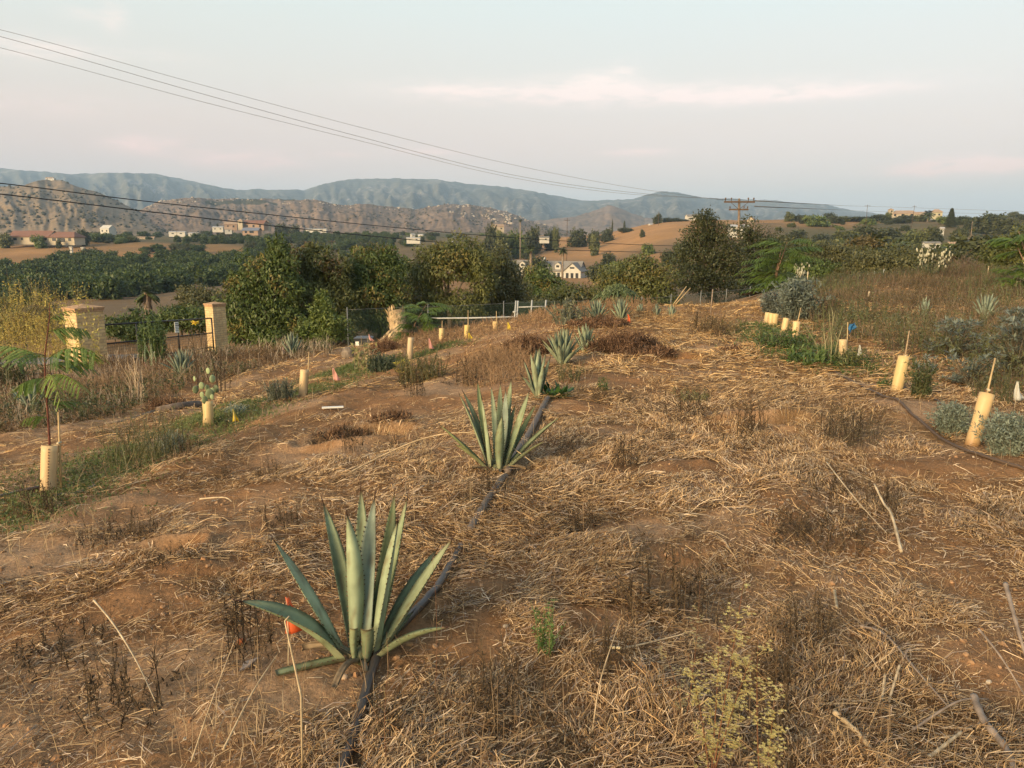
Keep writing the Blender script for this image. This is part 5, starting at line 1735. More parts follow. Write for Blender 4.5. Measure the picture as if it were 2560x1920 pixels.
tree('oak_tree', 'dark spreading tree right of the utility pole', 58, [(1862, 630, 34, 34), (1885, 660, 52, 46), (1840, 700, 52, 40), (1925, 685, 46, 42), (1895, 720, 62, 28), (1870, 590, 18, 28), (1905, 605, 36, 34), (1868, 578, 32, 34), (1930, 618, 30, 28), (1695, 650, 34, 34), (1945, 645, 40, 38), (1960, 700, 40, 34)], 18500, .19, .095, C_DARK, 112, .1, bark=M_BARK, trunk_r=.25, shell=.22)
tree('leafy_tree', 'olive green tree at the left edge beyond the yellow bush', 46, [(20, 770, 64, 44), (85, 755, 50, 32), (55, 800, 70, 40), (-50, 790, 70, 50), (110, 800, 50, 40), (10, 830, 80, 30)], 12000, .22, .085, C_AVO2, 113, .4, young=YG)
tree('shrub', 'dark rounded shrub behind the right brick pillar', 62, [(478, 735, 40, 22), (515, 742, 40, 24), (495, 765, 56, 24), (540, 770, 40, 26)], 6500, .26, .11, C_OLIVE, 114, .3, cat='shrub', trunk_r=.07)
tree('shrub', 'dark low shrub behind the gate to the right of the palm', 44, [(440, 790, 46, 26), (490, 800, 50, 30), (400, 805, 40, 22)], 5500, .2, .09, C_AVO, 115, .3, cat='shrub', trunk_r=.06)
tree('shrub', 'dark low shrub behind the left half of the gate', 40, [(300, 812, 34, 26), (345, 800, 32, 26), (330, 830, 60, 24)], 4500, .2, .08, C_AVO, 116, .3, cat='shrub', trunk_r=.06)
tree('oak_tree', 'dark tree mass behind the feathery tree right of the utility pole', 72, [(1985, 625, 40, 30), (1945, 615, 34, 30), (2030, 640, 40, 26), (1975, 660, 56, 34), (1930, 670, 40, 34)], 11000, .22, .11, C_DARK, 134, .1, trunk_r=.2, shell=.22)
# the shrubs on the right
RB = 'shrubs beyond the weeds on the right'
for lb, d, bl, n, cols, sd in (
        ('bright green leafy shrub behind the feathery tree, left of the wire mesh', 36, [(2000, 672, 46, 26), (2055, 682, 50, 26), (2095, 690, 34, 24), (2025, 700, 60, 20)], 9000, C_AVO, 120),
        ('dull olive shrub behind the white budded stalks', 35, [(2170, 660, 60, 34), (2235, 655, 60, 36), (2120, 690, 40, 26), (2190, 700, 70, 34), (2270, 695, 56, 36), (2225, 725, 60, 24)], 14000, C_OLIVE, 121),
        ('tall dull shrub left of the grey twiggy bush', 40, [(2315, 655, 50, 32), (2350, 680, 40, 30), (2300, 690, 44, 26)], 7500, C_OLIVE, 122),
        ('tall olive green shrub at the right edge', 30, [(2500, 640, 48, 44), (2545, 610, 46, 40), (2585, 650, 60, 60), (2475, 690, 44, 36), (2545, 700, 54, 40), (2450, 660, 26, 26)], 13000, C_AVO2, 123),
        ('dark olive shrub in front of the white sheds', 62, [(2200, 645, 60, 20), (2270, 640, 60, 20), (2330, 640, 54, 20), (2390, 640, 44, 20)], 9000, C_DARK, 124),
        ('dark shrub mass right of the utility pole below the sheds', 66, [(1955, 630, 50, 34), (2020, 640, 56, 28), (2085, 635, 50, 30), (2140, 640, 36, 24)], 11000, C_OLIVE, 125),
        ('rusty green shrub left of the small white hut', 95, [(2160, 610, 34, 20), (2130, 622, 30, 16), (2190, 630, 30, 14)], 4500, ((.07, .062, .022), (.15, .11, .04)), 126)):
    tree('shrub', lb, d, bl, n, .13 * d / 32, .06 * d / 32, cols, sd, .2, group=RB, cat='shrub', trunk_r=.05, shell=.24)
tree('twiggy_bush', 'grey brown leafless twiggy bush by a pale stake on the right', 29, [(2400, 675, 56, 36), (2345, 700, 40, 26), (2450, 700, 46, 30), (2400, 720, 80, 26)], 12000, .16, .012, C_DRY, 127, -.5, cat='bush', trunk_r=.03, shell=.4)


# ---------------------------------------------------------------- far trees: prototypes and copies
def proto_mesh(name, blobs, n, L, W, cols, seed, droop=.2, shell=.2, trunk_h=0):
    g = np.random.default_rng(seed)
    mb = MB(); crown_into(mb, g, blobs, n, L, W, cols, droop, shell)
    if trunk_h:
        V, Q, C = None, None, None
        mb.tube([(0, 0, -.3), (0, 0, trunk_h)], [.03, .02], 6, (.12, .09, .06))
    return mb.mesh(name, M_LEAF, False)


def lumpy(seed, n=9):
    g = np.random.default_rng(seed)
    b = [(0, 0, .42, .36, .36, .34)]
    for i in range(n):
        a = i * 2.4 + g.uniform(-.3, .3); r = g.uniform(.14, .38); z = g.uniform(.2, .78) * (1 - .4 * r)
        k = g.uniform(.13, .24)
        b.append((math.cos(a) * r, math.sin(a) * r, z, k, k, k * g.uniform(.8, 1.1)))
    return b


P_ROUND = [proto_mesh('round_crown', lumpy(70 + i), 2100, .13, .075, C_ORCH, 200 + i, shell=.12) for i in range(4)]
P_OLIVE = [proto_mesh('olive_crown', lumpy(80 + i, 8), 2000, .12, .065, C_DARK, 210 + i, shell=.14) for i in range(2)]
P_GREEN = [proto_mesh('green_crown', lumpy(85 + i, 8), 2000, .12, .065, (C_AVO2, C_BRIGHT)[i], 220 + i, shell=.14) for i in range(2)]
P_TALL = [proto_mesh('tall_crown', [(0, 0, .35, .20, .20, .30), (.05, 0, .6, .17, .17, .28), (-.04, 0, .82, .11, .11, .18), (.1, .02, .3, .18, .18, .2), (-.1, 0, .45, .14, .14, .2)], 2000, .09, .045, C_DARK, 230)]
rnd = random.Random(5)


def far_tree(name, mesh, px, d, top_py, w_px, label, group=None, cat='tree', base=None):
    if px > 1900 and 100 < d < 300:
        d = min(340, d * 1.6)
    G = gd(px, d)
    h = rise(G, top_py) if top_py else base
    o = bpy.data.objects.new(name, mesh); COL.objects.link(o)
    o.location = G - np.array((0, 0, .05 * h))
    w = w_px * d / F if w_px else h
    o.scale = (w, w, h * 1.05); o.rotation_euler = (0, 0, rnd.uniform(0, 6.28))
    return tag(o, label, cat, group)


# orchard grove in the valley on the left
cnt = 0
d = 178.0
while d < 372 and cnt < 285:
    x0 = np.interp(d, [178, 215, 260, 320, 372], [-60, -60, -60, 40, 210])
    x1 = np.interp(d, [178, 215, 260, 320, 372], [330, 560, 600, 640, 640])
    step = 7.6 * F / d
    px = x0 + rnd.uniform(0, step)
    while px < x1:
        if not (d > 300 and px < 120 and d > 330) and rnd.random() > .05:
            far_tree('orchard_tree', P_ROUND[rnd.randrange(4)], px + rnd.uniform(-.25, .25) * step, d + rnd.uniform(-2.5, 2.5), None, 0, 'dark green rounded tree in the dense grove left of the valley', 'trees of the dense valley grove', base=rnd.uniform(4.2, 7.4))
            cnt += 1
        px += step
    d += 9.0 * (d / 240)
# grove rows further off in the middle of the valley
for k, (px, dd, w) in enumerate([(x, 470 + (x % 37), 26) for x in range(470, 700, 22)] + [(x, 560 + (x % 41), 24) for x in range(725, 1010, 19)] + [(x, 520 + (x % 29), 24) for x in range(735, 990, 21)] + [(x, 640 + (x % 23), 22) for x in range(760, 1010, 24)]):
    far_tree('orchard_tree', P_ROUND[k % 3], px, dd, None, 0, 'small green tree in the hazy orchard rows of the middle valley', 'trees of the middle valley orchard', base=rnd.uniform(5, 7))
for px, dd, top, w, pr, lb in (
        (244, 440, 560, 30, P_OLIVE[0], 'dark tree right of the red roofed house'), (52, 424, 572, 36, P_GREEN[0], 'rounded tree before the left end of the red roofed house'), (134, 424, 577, 30, P_GREEN[1], 'bright tree before the middle of the red roofed house'),
        (182, 422, 594, 15, P_OLIVE[1], 'small bush before the right wing of the red roofed house'), (270, 470, 590, 60, P_OLIVE[1], 'low olive trees right of the drive of the ranch'), (330, 520, 590, 60, P_GREEN[0], 'olive tree clump below the white gabled house'),
        (260, 380, 612, 60, P_OLIVE[0], 'dark bush mass at the foot of the grey drive'), (570, 610, 558, 16, P_TALL[0], 'narrow dark tree left of the terracotta house'), (597, 612, 550, 18, P_OLIVE[0], 'dark round tree behind the pink stucco house'),
        (635, 620, 549, 14, P_OLIVE[1], 'dark tree behind the cream tower'), (725, 640, 549, 40, P_OLIVE[0], 'broad dark tree right of the terracotta house'), (755, 640, 558, 34, P_OLIVE[1], 'second dark tree right of the terracotta house'),
        (540, 560, 588, 22, P_OLIVE[0], 'round bush at the foot of the terracotta house rise'), (565, 555, 592, 14, P_OLIVE[1], 'small round bush beside the larger one on the rise'), (575, 556, 594, 12, P_OLIVE[0], 'smallest round bush of three on the rise'),
        (1230, 420, 537, 40, P_OLIVE[0], 'tall dark tree at the right end of the rocky hill'), (1255, 400, 560, 44, P_GREEN[0], 'leafy tree in front of the cream house in the valley'), (1290, 410, 556, 50, P_GREEN[1], 'rounded green tree right of the cream valley house'),
        (1330, 430, 557, 50, P_OLIVE[1], 'dark tree between the cream house and the dark pole'), (1375, 440, 562, 44, P_OLIVE[0], 'dark tree left of the dark distant pole'), (1440, 460, 565, 50, P_OLIVE[1], 'dark spreading tree right of the dark distant pole'),
        (1385, 420, 548, 16, P_GREEN[0], 'yellowish tall tree left of the dark distant pole'), (1478, 440, 563, 34, P_OLIVE[0], 'dark tree at the upper left end of the golden slope'), (1510, 480, 566, 36, P_OLIVE[1], 'dark bush on the skyline left of the reddish poplars'),
        (1480, 390, 575, 26, P_GREEN[0], 'round green bush at the left of the golden slope'), (1555, 520, 566, 40, P_OLIVE[0], 'low dark tree on the skyline before the golden crest'), (1632, 535, 530, 24, P_OLIVE[1], 'taller dark tree in the group on the golden crest'),
        (1655, 540, 541, 30, P_OLIVE[0], 'rounded dark tree in the group on the golden crest'), (1676, 540, 543, 24, P_OLIVE[1], 'right hand tree of the group on the golden crest'), (1697, 545, 547, 20, P_OLIVE[0], 'small dark tree beside the pale house on the crest'),
        (1595, 420, 570, 14, P_OLIVE[1], 'single low bush on the golden slope'), (1522, 540, 548, 8, P_TALL[0], 'narrow reddish poplar on the skyline'), (1551, 545, 552, 13, P_TALL[0], 'wider reddish poplar on the skyline'),
        (1610, 300, 600, 34, P_GREEN[1], 'green bush low on the golden slope near the dark tree'), (1515, 290, 622, 40, P_OLIVE[0], 'dark low bush across the foot of the golden slope'), (1690, 260, 602, 44, P_GREEN[0], 'yellow green bush left of the dark tall tree'),
        (1660, 200, 615, 40, P_OLIVE[0], 'dark upright bush left of the dark tall tree'), (1540, 200, 640, 60, P_GREEN[1], 'green bush under the golden slope'), (1590, 190, 642, 50, P_OLIVE[1], 'dark bush under the golden slope'), (1490, 215, 645, 60, P_OLIVE[0], 'olive tree behind the dormered white house'),
        (1340, 250, 632, 60, P_OLIVE[1], 'dark tree on the left behind the white house'), (1270, 240, 640, 60, P_GREEN[0], 'olive tree further left behind the white house'), (1180, 230, 610, 60, P_GREEN[1], 'tree rising behind the pale limbed tree'),
        (1010, 260, 640, 60, P_OLIVE[0], 'dark bush in the gap of the leafy row'), (900, 300, 645, 50, P_OLIVE[1], 'dark bush behind the left edge of the gap'),
        (1947, 500, 524, 28, P_GREEN[0], 'round tree on the ridge right of the cream gabled house'), (1990, 470, 533, 46, P_OLIVE[0], 'dark rounded bush on the ridge'), (2012, 440, 530, 60, P_GREEN[1], 'broad green bush on the ridge'), (2060, 480, 539, 44, P_OLIVE[1], 'low dark bush right of the broad ridge bush'),
        (2110, 500, 538, 60, P_OLIVE[0], 'dark hedge like tree left of the villa'), (2160, 500, 534, 60, P_OLIVE[1], 'dark hedge like tree below the villa tower'), (2215, 480, 541, 60, P_OLIVE[0], 'dark hedge like tree below the villa'), (2185, 540, 525, 16, P_GREEN[0], 'pale tree left of the villa tower'),
        (2226, 530, 533, 46, P_OLIVE[0], 'hedge like tree in front of the villa'), (2262, 525, 534, 40, P_GREEN[0], 'pale green tree in front of the right part of the villa'), (2430, 380, 519, 84, P_OLIVE[0], 'large domed dark tree on the right skyline'), (2480, 370, 538, 60, P_OLIVE[1], 'dark tree on the right shoulder of the domed tree'), (2390, 390, 541, 50, P_OLIVE[1], 'dark tree on the left shoulder of the domed tree'),
        (2545, 300, 527, 76, P_OLIVE[0], 'dark tree at the right edge of the skyline'), (2600, 310, 530, 80, P_OLIVE[1], 'dark tree just beyond the right edge of the skyline'), (2362, 440, 545, 30, P_GREEN[0], 'low pale bush right of the conifer'), (2465, 200, 580, 74, P_OLIVE[0], 'dark round tree above the white tent hut'),
        (2130, 230, 556, 64, P_OLIVE[1], 'dark tree on the slope under the left distant pole'), (2190, 210, 560, 70, P_OLIVE[0], 'dark tree on the slope below the villa'), (2255, 190, 562, 64, P_GREEN[0], 'green tree with a bare stem on the slope'), (2300, 200, 560, 44, P_OLIVE[1], 'dark tree below the yellow walled house'),
        (2080, 220, 575, 60, P_OLIVE[0], 'dark scrub tree low on the ridge flank'), (2030, 200, 580, 60, P_OLIVE[1], 'dark scrub tree at the left of the ridge flank'), (1985, 170, 590, 60, P_OLIVE[0], 'dark scrub tree right of the feathery tree top'), (2215, 160, 590, 60, P_GREEN[1], 'green scrub tree above the small white hut'),
        (2150, 150, 598, 56, P_OLIVE[1], 'grey olive scrub tree left of the small white hut'), (2540, 170, 585, 70, P_GREEN[0], 'green tree at the right edge below the skyline'), (2440, 140, 622, 60, P_OLIVE[1], 'olive bush left of the tent hut'), (2360, 300, 556, 40, P_OLIVE[0], 'dark low tree below the conifer'),
        (2360, 200, 570, 16, P_GREEN[1], 'yellowish low bush on the bare slope'), (1930, 150, 600, 50, P_OLIVE[1], 'olive scrub tree behind the feathery tree'), (2000, 110, 612, 60, P_GREEN[0], 'green scrub tree behind the bright shrub')):
    far_tree('tree', pr, px, dd, top, w, lb)


def conifer(px, d, top, w, label):
    G = gd(px, d); h = rise(G, top); g = np.random.default_rng(3)
    root = empty('conifer', G, label, 'tree')
    MB().tube([G, G + np.array((0, 0, h * .97))], [.22, .04], 7).build('trunk', M_BARK, root)
    mb = MB()
    n = 4200
    t = g.random(n) ** .8
    r = (1 - t) * w * d / F * .5 * (.55 + .45 * np.abs(np.sin(t * 26)))
    a = g.uniform(0, 6.28, n); rr = r * np.sqrt(g.random(n))
    P = G + np.stack([np.cos(a) * rr, np.sin(a) * rr, .08 * h + t * h * .92 - rr * .25], -1)
    D = np.stack([np.cos(a), np.sin(a), np.full(n, -.35)], -1)
    c = np.array(C_DARK[0]) + (np.array(C_DARK[1]) - np.array(C_DARK[0])) * g.random((n, 1))
    V, Q, C = leaves(P, D, np.tile((0, 0, 1.0), (n, 1)) + g.normal(0, .3, (n, 3)), np.full(n, h * .09), np.full(n, h * .03), c)
    mb.add(V, Q, None, C); mb.build('crown', M_LEAF, root, smooth=False)


conifer(2337, 430, 520, 34, 'pointed conifer on the right skyline')
conifer(2358, 440, 540, 16, 'small pointed conifer right of the taller one')


def palm(px, d, top, crown_px, label, skirt=.0, tr=.35, fan=True, nf=34, seed=1, thick=None):
    G = gd(px, d); h = rise(G, top); g = np.random.default_rng(seed)
    R_ = crown_px * d / F * .5
    root = empty('palm_tree', G, label, 'palm tree')
    hc = h - R_ * .75
    MB().tube([G - np.array((0, 0, .2)), G + np.array((0, 0, hc * .5)), G + np.array((0, 0, hc))], [tr * 1.2, tr, tr * .95], 10).build('trunk', M_BARKP, root)
    T = G + np.array((0, 0, hc))
    for i in range(nf):
        az = i * 2.4 + g.uniform(-.3, .3); el = g.uniform(-.75, 1.3)
        d0 = np.array((math.cos(az) * math.cos(el), math.sin(az) * math.cos(el), math.sin(el)))
        L = R_ * g.uniform(.85, 1.1)
        mb = MB()
        n = 22
        s = np.linspace(.15, 1, n)
        ax = T + d0 * (L * s)[:, None] + np.array((0, 0, -1.0)) * (.45 * L * s ** 2)[:, None]
        sd = np.cross(d0, (0, 0, 1.0)); sd /= np.linalg.norm(sd) + 1e-6
        for sg in (-1, 1):
            D = d0 * .6 + sd * sg * 1.0 + np.array((0, 0, -.5))
            c = np.array((.06, .085, .03)) + np.array((.07, .07, .025)) * g.random((n, 1))
            V, Q, C = leaves(ax, np.tile(D, (n, 1)) + g.normal(0, .1, (n, 3)), np.tile((0, 0, 1.0), (n, 1)), L * .38 * np.sin(s * 2.6 + .3), np.full(n, L * .13), c)
            mb.add(V, Q, None, C)
        mb.tube(ax[::7], .02 * L, 4, (.12, .11, .04))
        mb.build('frond', M_LEAF, root, smooth=False)
    if skirt:
        mb = MB(); n = 260
        a = g.uniform(0, 6.28, n); z = g.uniform(1 - skirt, 1.0, n) * hc
        P = G + np.stack([np.cos(a) * tr * 1.0, np.sin(a) * tr * 1.0, z], -1)
        D = np.stack([np.cos(a) * .45, np.sin(a) * .45, -np.ones(n)], -1)
        V, Q, C = leaves(P, D, np.stack([np.cos(a), np.sin(a), np.zeros(n)], -1), np.full(n, .7 * tr + .25), np.full(n, .12), np.array((.26, .19, .13)) * g.uniform(.6, 1.2, (n, 1)))
        mb.add(V, Q, None, C); mb.build('dead_skirt', M_STEM, root, smooth=False)


palm(384, 62, 706, 62, 'stout palm with a shaggy grey trunk beyond the gate', .9, .22, seed=2, nf=26)
palm(347, 52, 762, 40, 'small bushy palm left of the stout one beyond the gate', 0, .1, seed=3, nf=20)
palm(1326, 225, 607, 34, 'fan palm behind the left of the white house', .5, .35, seed=4, nf=26)
palm(1403, 215, 612, 26, 'fan palm with a bare pale trunk above the dormers', .2, .25, seed=5, nf=22)
palm(2281, 520, 521, 32, 'date palm beside the villa on the skyline', 0, .5, seed=6, nf=30)
palm(1300, 400, 545, 14, 'slender palm on the skyline left of the golden slope', 0, .3, seed=7, nf=18)

# bare dead tree on the right slope
G = gd(2389, 150); h = rise(G, 552)
root = empty('dead_tree', G, 'bare pale dead tree on the brown slope at the right', 'tree')
mb = MB(); g = np.random.default_rng(8)
mb.tube([G, G + np.array((.1, 0, h * .5)), G + np.array((0, 0, h))], [.14, .10, .03], 7)
mb.build('trunk', M_BARKP, root)
mb = MB()
for i in range(16):
    z = g.uniform(.3, .95) * h; a = g.uniform(0, 6.28); l = (1.05 - z / h) * 2.6 + .5
    p = G + np.array((0, 0, z)); q = p + np.array((math.cos(a) * l, math.sin(a) * l * .6, l * g.uniform(.0, .8)))
    mb.tube([p, (p + q) / 2 + np.array((0, 0, .15)), q], [.05, .035, .012], 5)
mb.build('branches', M_BARKP, root)

# scrub trees scattered over the right hand flank
g = np.random.default_rng(91)
k = 0
while k < 190:
    px = g.uniform(1900, 2620); d = g.uniform(150, 345)
    if fbm(np.array([px * .012]), np.array([d * .03]), 2, 5)[0] < .36 or (2300 < px < 2430 and 285 < d < 345 and g.random() < .8):
        continue
    if 2170 < px < 2490 and d > 170:
        k += g.random() < .4
        continue
    h = 2.0 + 5.5 * g.random() ** 2
    o = far_tree('scrub_tree', (P_OLIVE + P_GREEN + P_OLIVE)[k % 6], px, d if d > 300 else d / 1.6 if d / 1.6 > 100 else 99, None, 0, 'grey green scrub tree on the bushy right hand slope', 'scrub trees of the right hand slope', base=h)
    o.scale = (h * 1.5, h * 1.5, h)
    k += 1

# trees and bushes strewn over the valley floor
g = np.random.default_rng(93)
k = 0
while k < 190:
    px = g.uniform(230, 1330); d = g.uniform(385, 760) if k % 3 else g.uniform(385, 480)
    if fbm(np.array([px * .009]), np.array([d * .012]), 2, 15)[0] < .40 or (px < 300 and d < 440):
        continue
    h = g.uniform(2.5, 6.5)
    o = far_tree('valley_tree', (P_OLIVE + P_GREEN + P_ROUND)[k % 8], px, d, None, 0, 'small dark tree among the bushy fields of the valley floor', 'trees strewn over the valley floor', base=h)
    o.scale = (h * 1.5, h * 1.5, h)
    k += 1

# trees along the right hand skyline
g = np.random.default_rng(97)
for k in range(46):
    px = g.uniform(1900, 2620); d = g.uniform(400, 545)
    if 2185 < px < 2320 and d < 520 and g.random() < .7:
        continue
    h = 1.6 + 4.6 * g.random() ** 1.6
    o = far_tree('ridge_tree', (P_OLIVE + P_GREEN)[k % 4], px, d, None, 0, 'dark rounded tree among the brush along the right hand ridge', 'trees of the right hand ridge', base=h)
    o.scale = (h * 1.7, h * 1.7, h)


# ---------------------------------------------------------------- feathery saplings
def frond_into(mb, P0, tip, sag, pin, npair, cols, g, hang=.6, droop_tip=.0, w=.008):
    """one bipinnate leaf: a rachis from P0 to tip with pairs of pinnae made of many small leaflets"""
    P0 = np.asarray(P0, float); tip = np.asarray(tip, float)
    L = np.linalg.norm(tip - P0)
    t = np.linspace(0, 1, 14)
    mid = (P0 + tip) / 2 + np.array((0, 0, sag * L))
    R_ = (1 - t)[:, None] ** 2 * P0 + (2 * t * (1 - t))[:, None] * mid + (t ** 2)[:, None] * tip
    mb.tube(R_, np.linspace(w * .45, w * .15, 14), 5, np.array(cols[0]) * 1.2 + np.array((.03, .0, 0)), cap=False)
    s = np.linspace(.14, .98, npair)
    C_ = (1 - s)[:, None] ** 2 * P0 + (2 * s * (1 - s))[:, None] * mid + (s ** 2)[:, None] * tip
    T = 2 * (1 - s)[:, None] * (mid - P0) + 2 * s[:, None] * (tip - mid)
    T /= np.linalg.norm(T, axis=1)[:, None]
    S = np.cross(T, (0, 0, 1.0)); S /= np.linalg.norm(S, axis=1)[:, None] + 1e-9
    for sg in (-1, 1):
        pl = pin * np.sin(np.clip(s * 1.0 + .22, 0, 1) * 2.6) ** .7 * g.uniform(.85, 1.1, npair)
        D = S * sg * .75 + T * .75 + np.array((0, 0, -hang)) * g.uniform(.6, 1.3, (npair, 1)) + g.normal(0, .08, (npair, 3))
        D /= np.linalg.norm(D, axis=1)[:, None]
        m = 17
        q = np.linspace(.06, 1, m)
        X = C_[:, None] + D[:, None] * (pl[:, None] * q)[..., None] + np.array((0, 0, -1.0)) * (pl[:, None] * .22 * q ** 2)[..., None]
        Nn = np.cross(D, T); Nn /= np.linalg.norm(Nn, axis=1)[:, None] + 1e-9
        B = np.cross(Nn, D)
        for k in (-1, 1):
            ld = D[:, None] * .75 + B[:, None] * k * .75 + np.array((0, 0, -.12))
            ld = np.broadcast_to(ld, X.shape).reshape(-1, 3)
            ll = np.repeat(pl * .13, m)
            c = np.array(cols[0]) + (np.array(cols[1]) - np.array(cols[0])) * g.random((npair * m, 1))
            V, Q, C = leaves(X.reshape(-1, 3), ld, np.repeat(Nn, m, 0) + np.array((0, 0, .5)), ll, ll * .55, c)
            mb.add(V, Q, None, C)


C_FERN = ((.058, .105, .018), (.130, .190, .038)); C_FERNB = ((.130, .200, .030), (.225, .290, .055))
B = gp(119, 1229)


def O1(px, py, dd=0.0):
    return ortho(119, 1229, B, px, py, dd)


root = empty('feathery_sapling', O1(124, 1113), 'tall thin sapling with feathery drooping leaves growing from the shelter with a row of holes', 'sapling')
pts = [O1(122, 1190, .04), O1(124, 1110, .04), O1(121, 1060, .05), O1(117, 1000, .06), O1(113, 940, .06), O1(112, 890, .06), O1(118, 840, .05), O1(124, 790, .04), O1(124, 755, .04)]
MB().tube(pts, [.009, .0085, .008, .007, .006, .0055, .0045, .0035, .002], 8, (.12, .045, .030)).build('stem', M_STEM, root)
MB().tube([O1(117, 1000, .06), O1(126, 970, .04), O1(130, 940, .04)], [.005, .004, .003], 6, (.12, .045, .030)).build('stem', M_STEM, root)
g = np.random.default_rng(41)
for (x0, y0, x1, y1, dd, sag, pin, n, cc) in ((112, 905, 238, 880, -.15, .26, .17, 15, C_FERN), (113, 915, 222, 912, .25, .20, .15, 13, C_FERN), (115, 948, 50, 962, -.12, .20, .15, 14, C_FERNB), (115, 948, 200, 968, -.25, .24, .17, 15, C_FERNB),
                                       (115, 950, 150, 1000, -.45, .30, .15, 12, C_FERNB), (120, 830, 216, 826, .15, .22, .13, 14, C_FERN), (113, 895, 2, 865, .10, .12, .15, 15, C_FERN), (113, 890, 40, 905, -.3, .2, .15, 13, C_FERN),
                                       (116, 1045, 62, 1048, -.05, .22, .09, 10, C_FERNB), (118, 1010, 206, 1006, .2, .12, .09, 12, C_FERN), (124, 775, 56, 770, .0, .30, .08, 11, ((.10, .085, .04), (.16, .13, .06))), (122, 800, 180, 775, .1, .1, .06, 9, C_FERN),
                                       (116, 960, 90, 1000, .3, .2, .11, 10, C_FERN)):
    mb = MB(); frond_into(mb, O1(x0, y0, .05), O1(x1, y1, dd), sag, pin * g.uniform(.8, 1.1), n - 3, cc, g, g.uniform(.35, .9))
    mb.build('leaf', M_LEAF, root, smooth=False)


def feathery(base_px, crown, label, nf, pin, fl, seed, cols=C_FERN, dep=None, trunks=1, trunk_w=.02):
    """bushy feathery tree: base pixel, crown = (px, py, rx, ry)"""
    g = np.random.default_rng(seed)
    B = gp(*base_px) if dep is None else gd(base_px[0], dep)
    d = B[1] * CP - (B[2] - EYE) * SP
    s = d / F
    C_ = at_depth(crown[0], crown[1], d)
    root = empty('feathery_tree', B, label, 'tree')
    tops = []
    for k in range(trunks):
        top = C_ + np.array((g.uniform(-.4, .4) * crown[2] * s, g.uniform(-.3, .3) * crown[2] * s, crown[3] * s * g.uniform(.3, .9)))
        b = B + np.array((k * .06, 0, -.05))
        m = (b + top) / 2 + np.array((g.uniform(-.1, .1), 0, 0))
        MB().tube([b, m, top], [trunk_w, trunk_w * .7, trunk_w * .2], 8, (.19, .12, .08)).build('trunk', M_STEM, root)
        tops.append((b, m, top))
    for i in range(nf):
        b, m, top = tops[i % trunks]
        q = g.uniform(.0, 1)
        lo = C_[2] - crown[3] * s
        p = m + (top - m) * q
        p[2] = lo + (top[2] - lo) * q
        az = i * 2.4 + g.uniform(-.4, .4)
        r = fl * g.uniform(.7, 1.1)
        tip = p + np.array((math.cos(az) * r * crown[2] * s, math.sin(az) * r * crown[2] * s, crown[3] * s * g.uniform(-.15, .28)))
        mb = MB(); frond_into(mb, p, tip, g.uniform(.1, .25), pin * g.uniform(.8, 1.15), 11, cols, g, .25, w=.012)
        mb.build('leaf', M_LEAF, root, smooth=False)
    return root


feathery((1024, 893), (1045, 785, 66, 58), 'bushy feathery tree growing from the spotted shelter beside the logs', 26, .22, .95, 51, dep=17.5, trunk_w=.02)
feathery((1925, 770), (1958, 655, 84, 80), 'tall feathery tree above the grey shrub in front of the dark trees', 62, .27, 1.1, 52, C_FERN, dep=21, trunks=2, trunk_w=.035)
feathery((2560, 780), (2560, 650, 60, 90), 'feathery tree cut off by the right edge', 44, .26, 1.0, 53, C_FERN, dep=19, trunks=2, trunk_w=.03)
feathery((1325, 825), (1352, 820, 14, 40), 'slim feathery seedling beside the posts', 9, .10, 1.0, 54, C_FERN, dep=21)


# weeping shrub with hanging cords of leaves
def weeping(px, d, py0, py1, w, label):
    B = gd(px, d); g = np.random.default_rng(61)
    s = d / F
    top = at_depth(px, py0, d); low = at_depth(px, py1, d)[2]
    root = empty('weeping_shrub', B, label, 'shrub')
    MB().tube([B, (B + top) / 2, top - np.array((0, 0, .1))], [.05, .04, .02], 7, (.1, .07, .05)).build('trunk', M_STEM, root)
    mb = MB()
    for i in range(150):
        a = g.uniform(0, 6.28); r = w * s * g.uniform(.3, 1.05) * np.array((1, .8))
        e = np.array((top[0] + math.cos(a) * r[0], top[1] + math.sin(a) * r[1], 0))
        e[2] = top[2] - (top[2] - low) * (np.hypot(math.cos(a) * r[0], math.sin(a) * r[1]) / (w * s)) ** 1.6 * g.uniform(.6, 1.05)
        st = top + (e - top) * .1
        m = (st + e) / 2 + np.array((0, 0, .22 * abs(top[2] - low) + .05))
        t = np.linspace(0, 1, 9)
        P = (1 - t)[:, None] ** 2 * st + (2 * t * (1 - t))[:, None] * m + (t ** 2)[:, None] * e
        c = np.array((.075, .105, .045)) + np.array((.07, .075, .035)) * g.random()
        mb.tube(P, [.016] * 8 + [.006], 5, c, cap=False)
        n = 40
        q = g.uniform(.1, 1, n); X = (1 - q)[:, None] ** 2 * st + (2 * q * (1 - q))[:, None] * m + (q ** 2)[:, None] * e
        V, Q, C = leaves(X, g.normal(0, 1, (n, 3)) + np.array((0, 0, -.6)), g.normal(size=(n, 3)), np.full(n, .09), np.full(n, .03), c * g.uniform(.7, 1.2, (n, 1)))
        mb.add(V, Q, None, C)
    mb.build('crown', M_LEAF, root, smooth=False)


weeping(1545, 19.5, 722, 800, 84, 'domed weeping shrub behind the two upright agaves')


